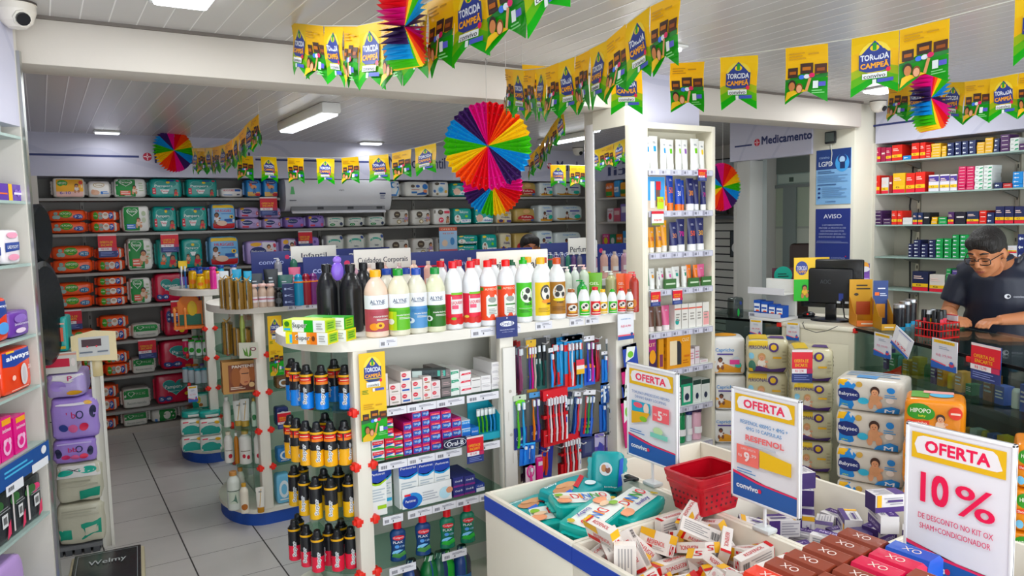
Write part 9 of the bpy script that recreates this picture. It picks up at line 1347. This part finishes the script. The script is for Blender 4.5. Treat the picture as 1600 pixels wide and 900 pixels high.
    for s in (-1, 1): b.tube([(s*.016, -.095, .04), (s*.034, -.094, .046), (s*.054, -.082, .04)], [.0035, .005, .0025], '#1a1210', 6); b.tube([(s*.018, -.0885, .0), (s*.034, -.0905, -.0025), (s*.05, -.083, .001)], [.0016, .003, .0016], '#17100e', 6)
    part('eyebrow', b, t)
    b = B(); b.X = HM; b.tube([(-.024, -.094, -.06), (-.01, -.101, -.058), (0, -.1, -.0595), (.01, -.101, -.058), (.024, -.094, -.06)], [.0015, .004, .0035, .004, .0015], '#8a4a40', 8); b.tube([(-.02, -.094, -.063), (0, -.1, -.068), (.02, -.094, -.063)], [.002, .005, .002], '#9a5a4c', 8); part('lips', b, t)
    if glasses:
        b = B(); b.X = HM
        for s in (-1, 1):
            c0 = V((s*.035, -.104, .002)); pts = [c0+V((.028*math.copysign(abs(math.cos(a))**.6, math.cos(a)), .006*abs(math.cos(a)) if s*math.cos(a) > 0 else 0, .019*math.copysign(abs(math.sin(a))**.6, math.sin(a)))) for a in [k*math.pi/12 for k in range(25)]]
            b.tube(pts, .0026, '#0c0c0e/g', 6); b.tube([c0+V((s*.03, .006, .008)), V((s*.084, -.03, .01)), V((s*.088, .03, .0))], .0024, '#0c0c0e/g', 6)
        b.tube([(-.008, -.104, .006), (0, -.108, .008), (.008, -.104, .006)], .0024, '#0c0c0e/g', 6); part('glasses', b, t, 'black framed glasses')
    sb = B(); C_ = shirt; sb.tube([hip-V((0, 0, .12)), hip, ch, up_+V((0, 0, -.05)), up_+V((0, 0, .045))], [.155*sc, .175*sc, .178*sc, .16*sc, .085*sc], C_, 20)
    sb.ball((0, ch.y*.8, 1.05*sc), .195*sc, .15*sc, .2*sc, C_, 12); sb.ball((0, up_.y, sh-.12), .19*sc, .125*sc, .13*sc, C_, 12)
    for (sv, ev, wv, fd) in arms: sv, ev = V(sv), V(ev); sb.tube([V((sv.x*.3, leanf, sh-.02)), sv+V((0, 0, .004))], [.1*sc, .078*sc], C_, 14); sb.tube([sv, sv+(ev-sv)*.72], [.078*sc, .07*sc], C_, 14)
    shp = part('shirt', fuse(sb, .011, 'shirt', 4), t)
    b = B(); b.tube([nk+V((-.075, .03, -.0)), nk+V((-.05, -.055, -.012)), nk+V((-.012, -.085, -.045))], [.014, .016, .01], C_, 8); b.tube([nk+V((.075, .03, .0)), nk+V((.05, -.055, -.012)), nk+V((.012, -.085, -.045))], [.014, .016, .01], C_, 8); b.tube([nk+V((-.075, .03, 0)), nk+V((0, .075, .012)), nk+V((.075, .03, 0))], .015, C_, 8); part('collar', fuse(b, .006, 'collar', 2), shp)
    sb = B(); sb.tube([hip-V((0, 0, .1)), hip+V((0, 0, .04))], [.165*sc, .16*sc], trous, 16)
    for s in (-1, 1): sb.tube([hip+V((s*.085, 0, -.03)), V((s*.1, -.01, .5*sc)), V((s*.1, .02, .1))], [.105*sc, .08*sc, .07*sc], trous, 12)
    part('trousers', fuse(sb, .014, 'trousers', 2), t)
    sb = B()
    for s in (-1, 1): sb.tube([V((s*.1, .07, .045)), V((s*.1, -.05, .05)), V((s*.11, -.17, .035))], [.045, .05, .034], '#1a1a1c/g', 12)
    part('shoes', sb, t); return t, HM
# attendant behind the glass counter
HD = at(1541, 396, D=4.02); BD = at(1568, 480, D=4.42); rzp = face(1550)-.12
ca, sa = math.cos(-rzp), math.sin(-rzp)
def loc(p, o): d = p-o; return (d.x*ca-d.y*sa, d.x*sa+d.y*ca, d.z)
fo = Vector((BD.x, BD.y, 0)); hl = loc(HD, fo)
wr = loc(at(1561, 507, D=4.06), fo); wl = loc(at(1488, 507, D=4.2), fo)
wr = (wr[0], wr[1], KT+.044); wl = (wl[0], wl[1], KT+.044)
f1 = Vector(loc(at(1520, 512, D=3.98), fo))-Vector(wr); f1.z = -.01; f2 = Vector(loc(at(1520, 512, D=4.0), fo))-Vector(wl); f2.z = -.01
t, HM = person('man in a navy polo shirt and glasses looking down over the glass counter', fo, rzp, (hl[0], hl[1], hl[2]), R_(24), -.3, [((.19, -.06, 1.36), (.27, -.12, 1.17), wr, f1), ((-.2, -.06, 1.36), (-.27, -.08, 1.15), wl, f2)], '#161c2e', '#1a1c24', 0, 1, 1.04, -.08)
b = B(); bp2 = Vector((.03, -.268, 1.262)); paint(b, flat(bp2, (.1, .02, .0), (0, -.005, .03)), 'e .16 .5 .15 .46 #dfe2e8;e .2 .5 .07 .24 #161c2e;t .68 .5 .5 .4 #c8ccd8 convivo', 1); part('shirt_logo', b, [c for c in t.children if c.name.startswith('shirt')][0], 'small white chest logo')
# woman behind the shelves
w0 = at(828, 382, D=6.6); t2, _ = person('person with dark tied hair, forehead just showing above the header boards', Vector((w0.x, w0.y, 0)), face(828), (0, -.02, w0.z-.045), R_(4), .2, [((.18, 0, 1.32), (.22, .02, 1.06), (.2, -.1, .84), (0, -.2, -1)), ((-.18, 0, 1.32), (-.22, .02, 1.06), (-.2, -.1, .84), (0, -.2, -1))], '#2a3350', '#1a1c24', 1, 0, 1.0, 0)
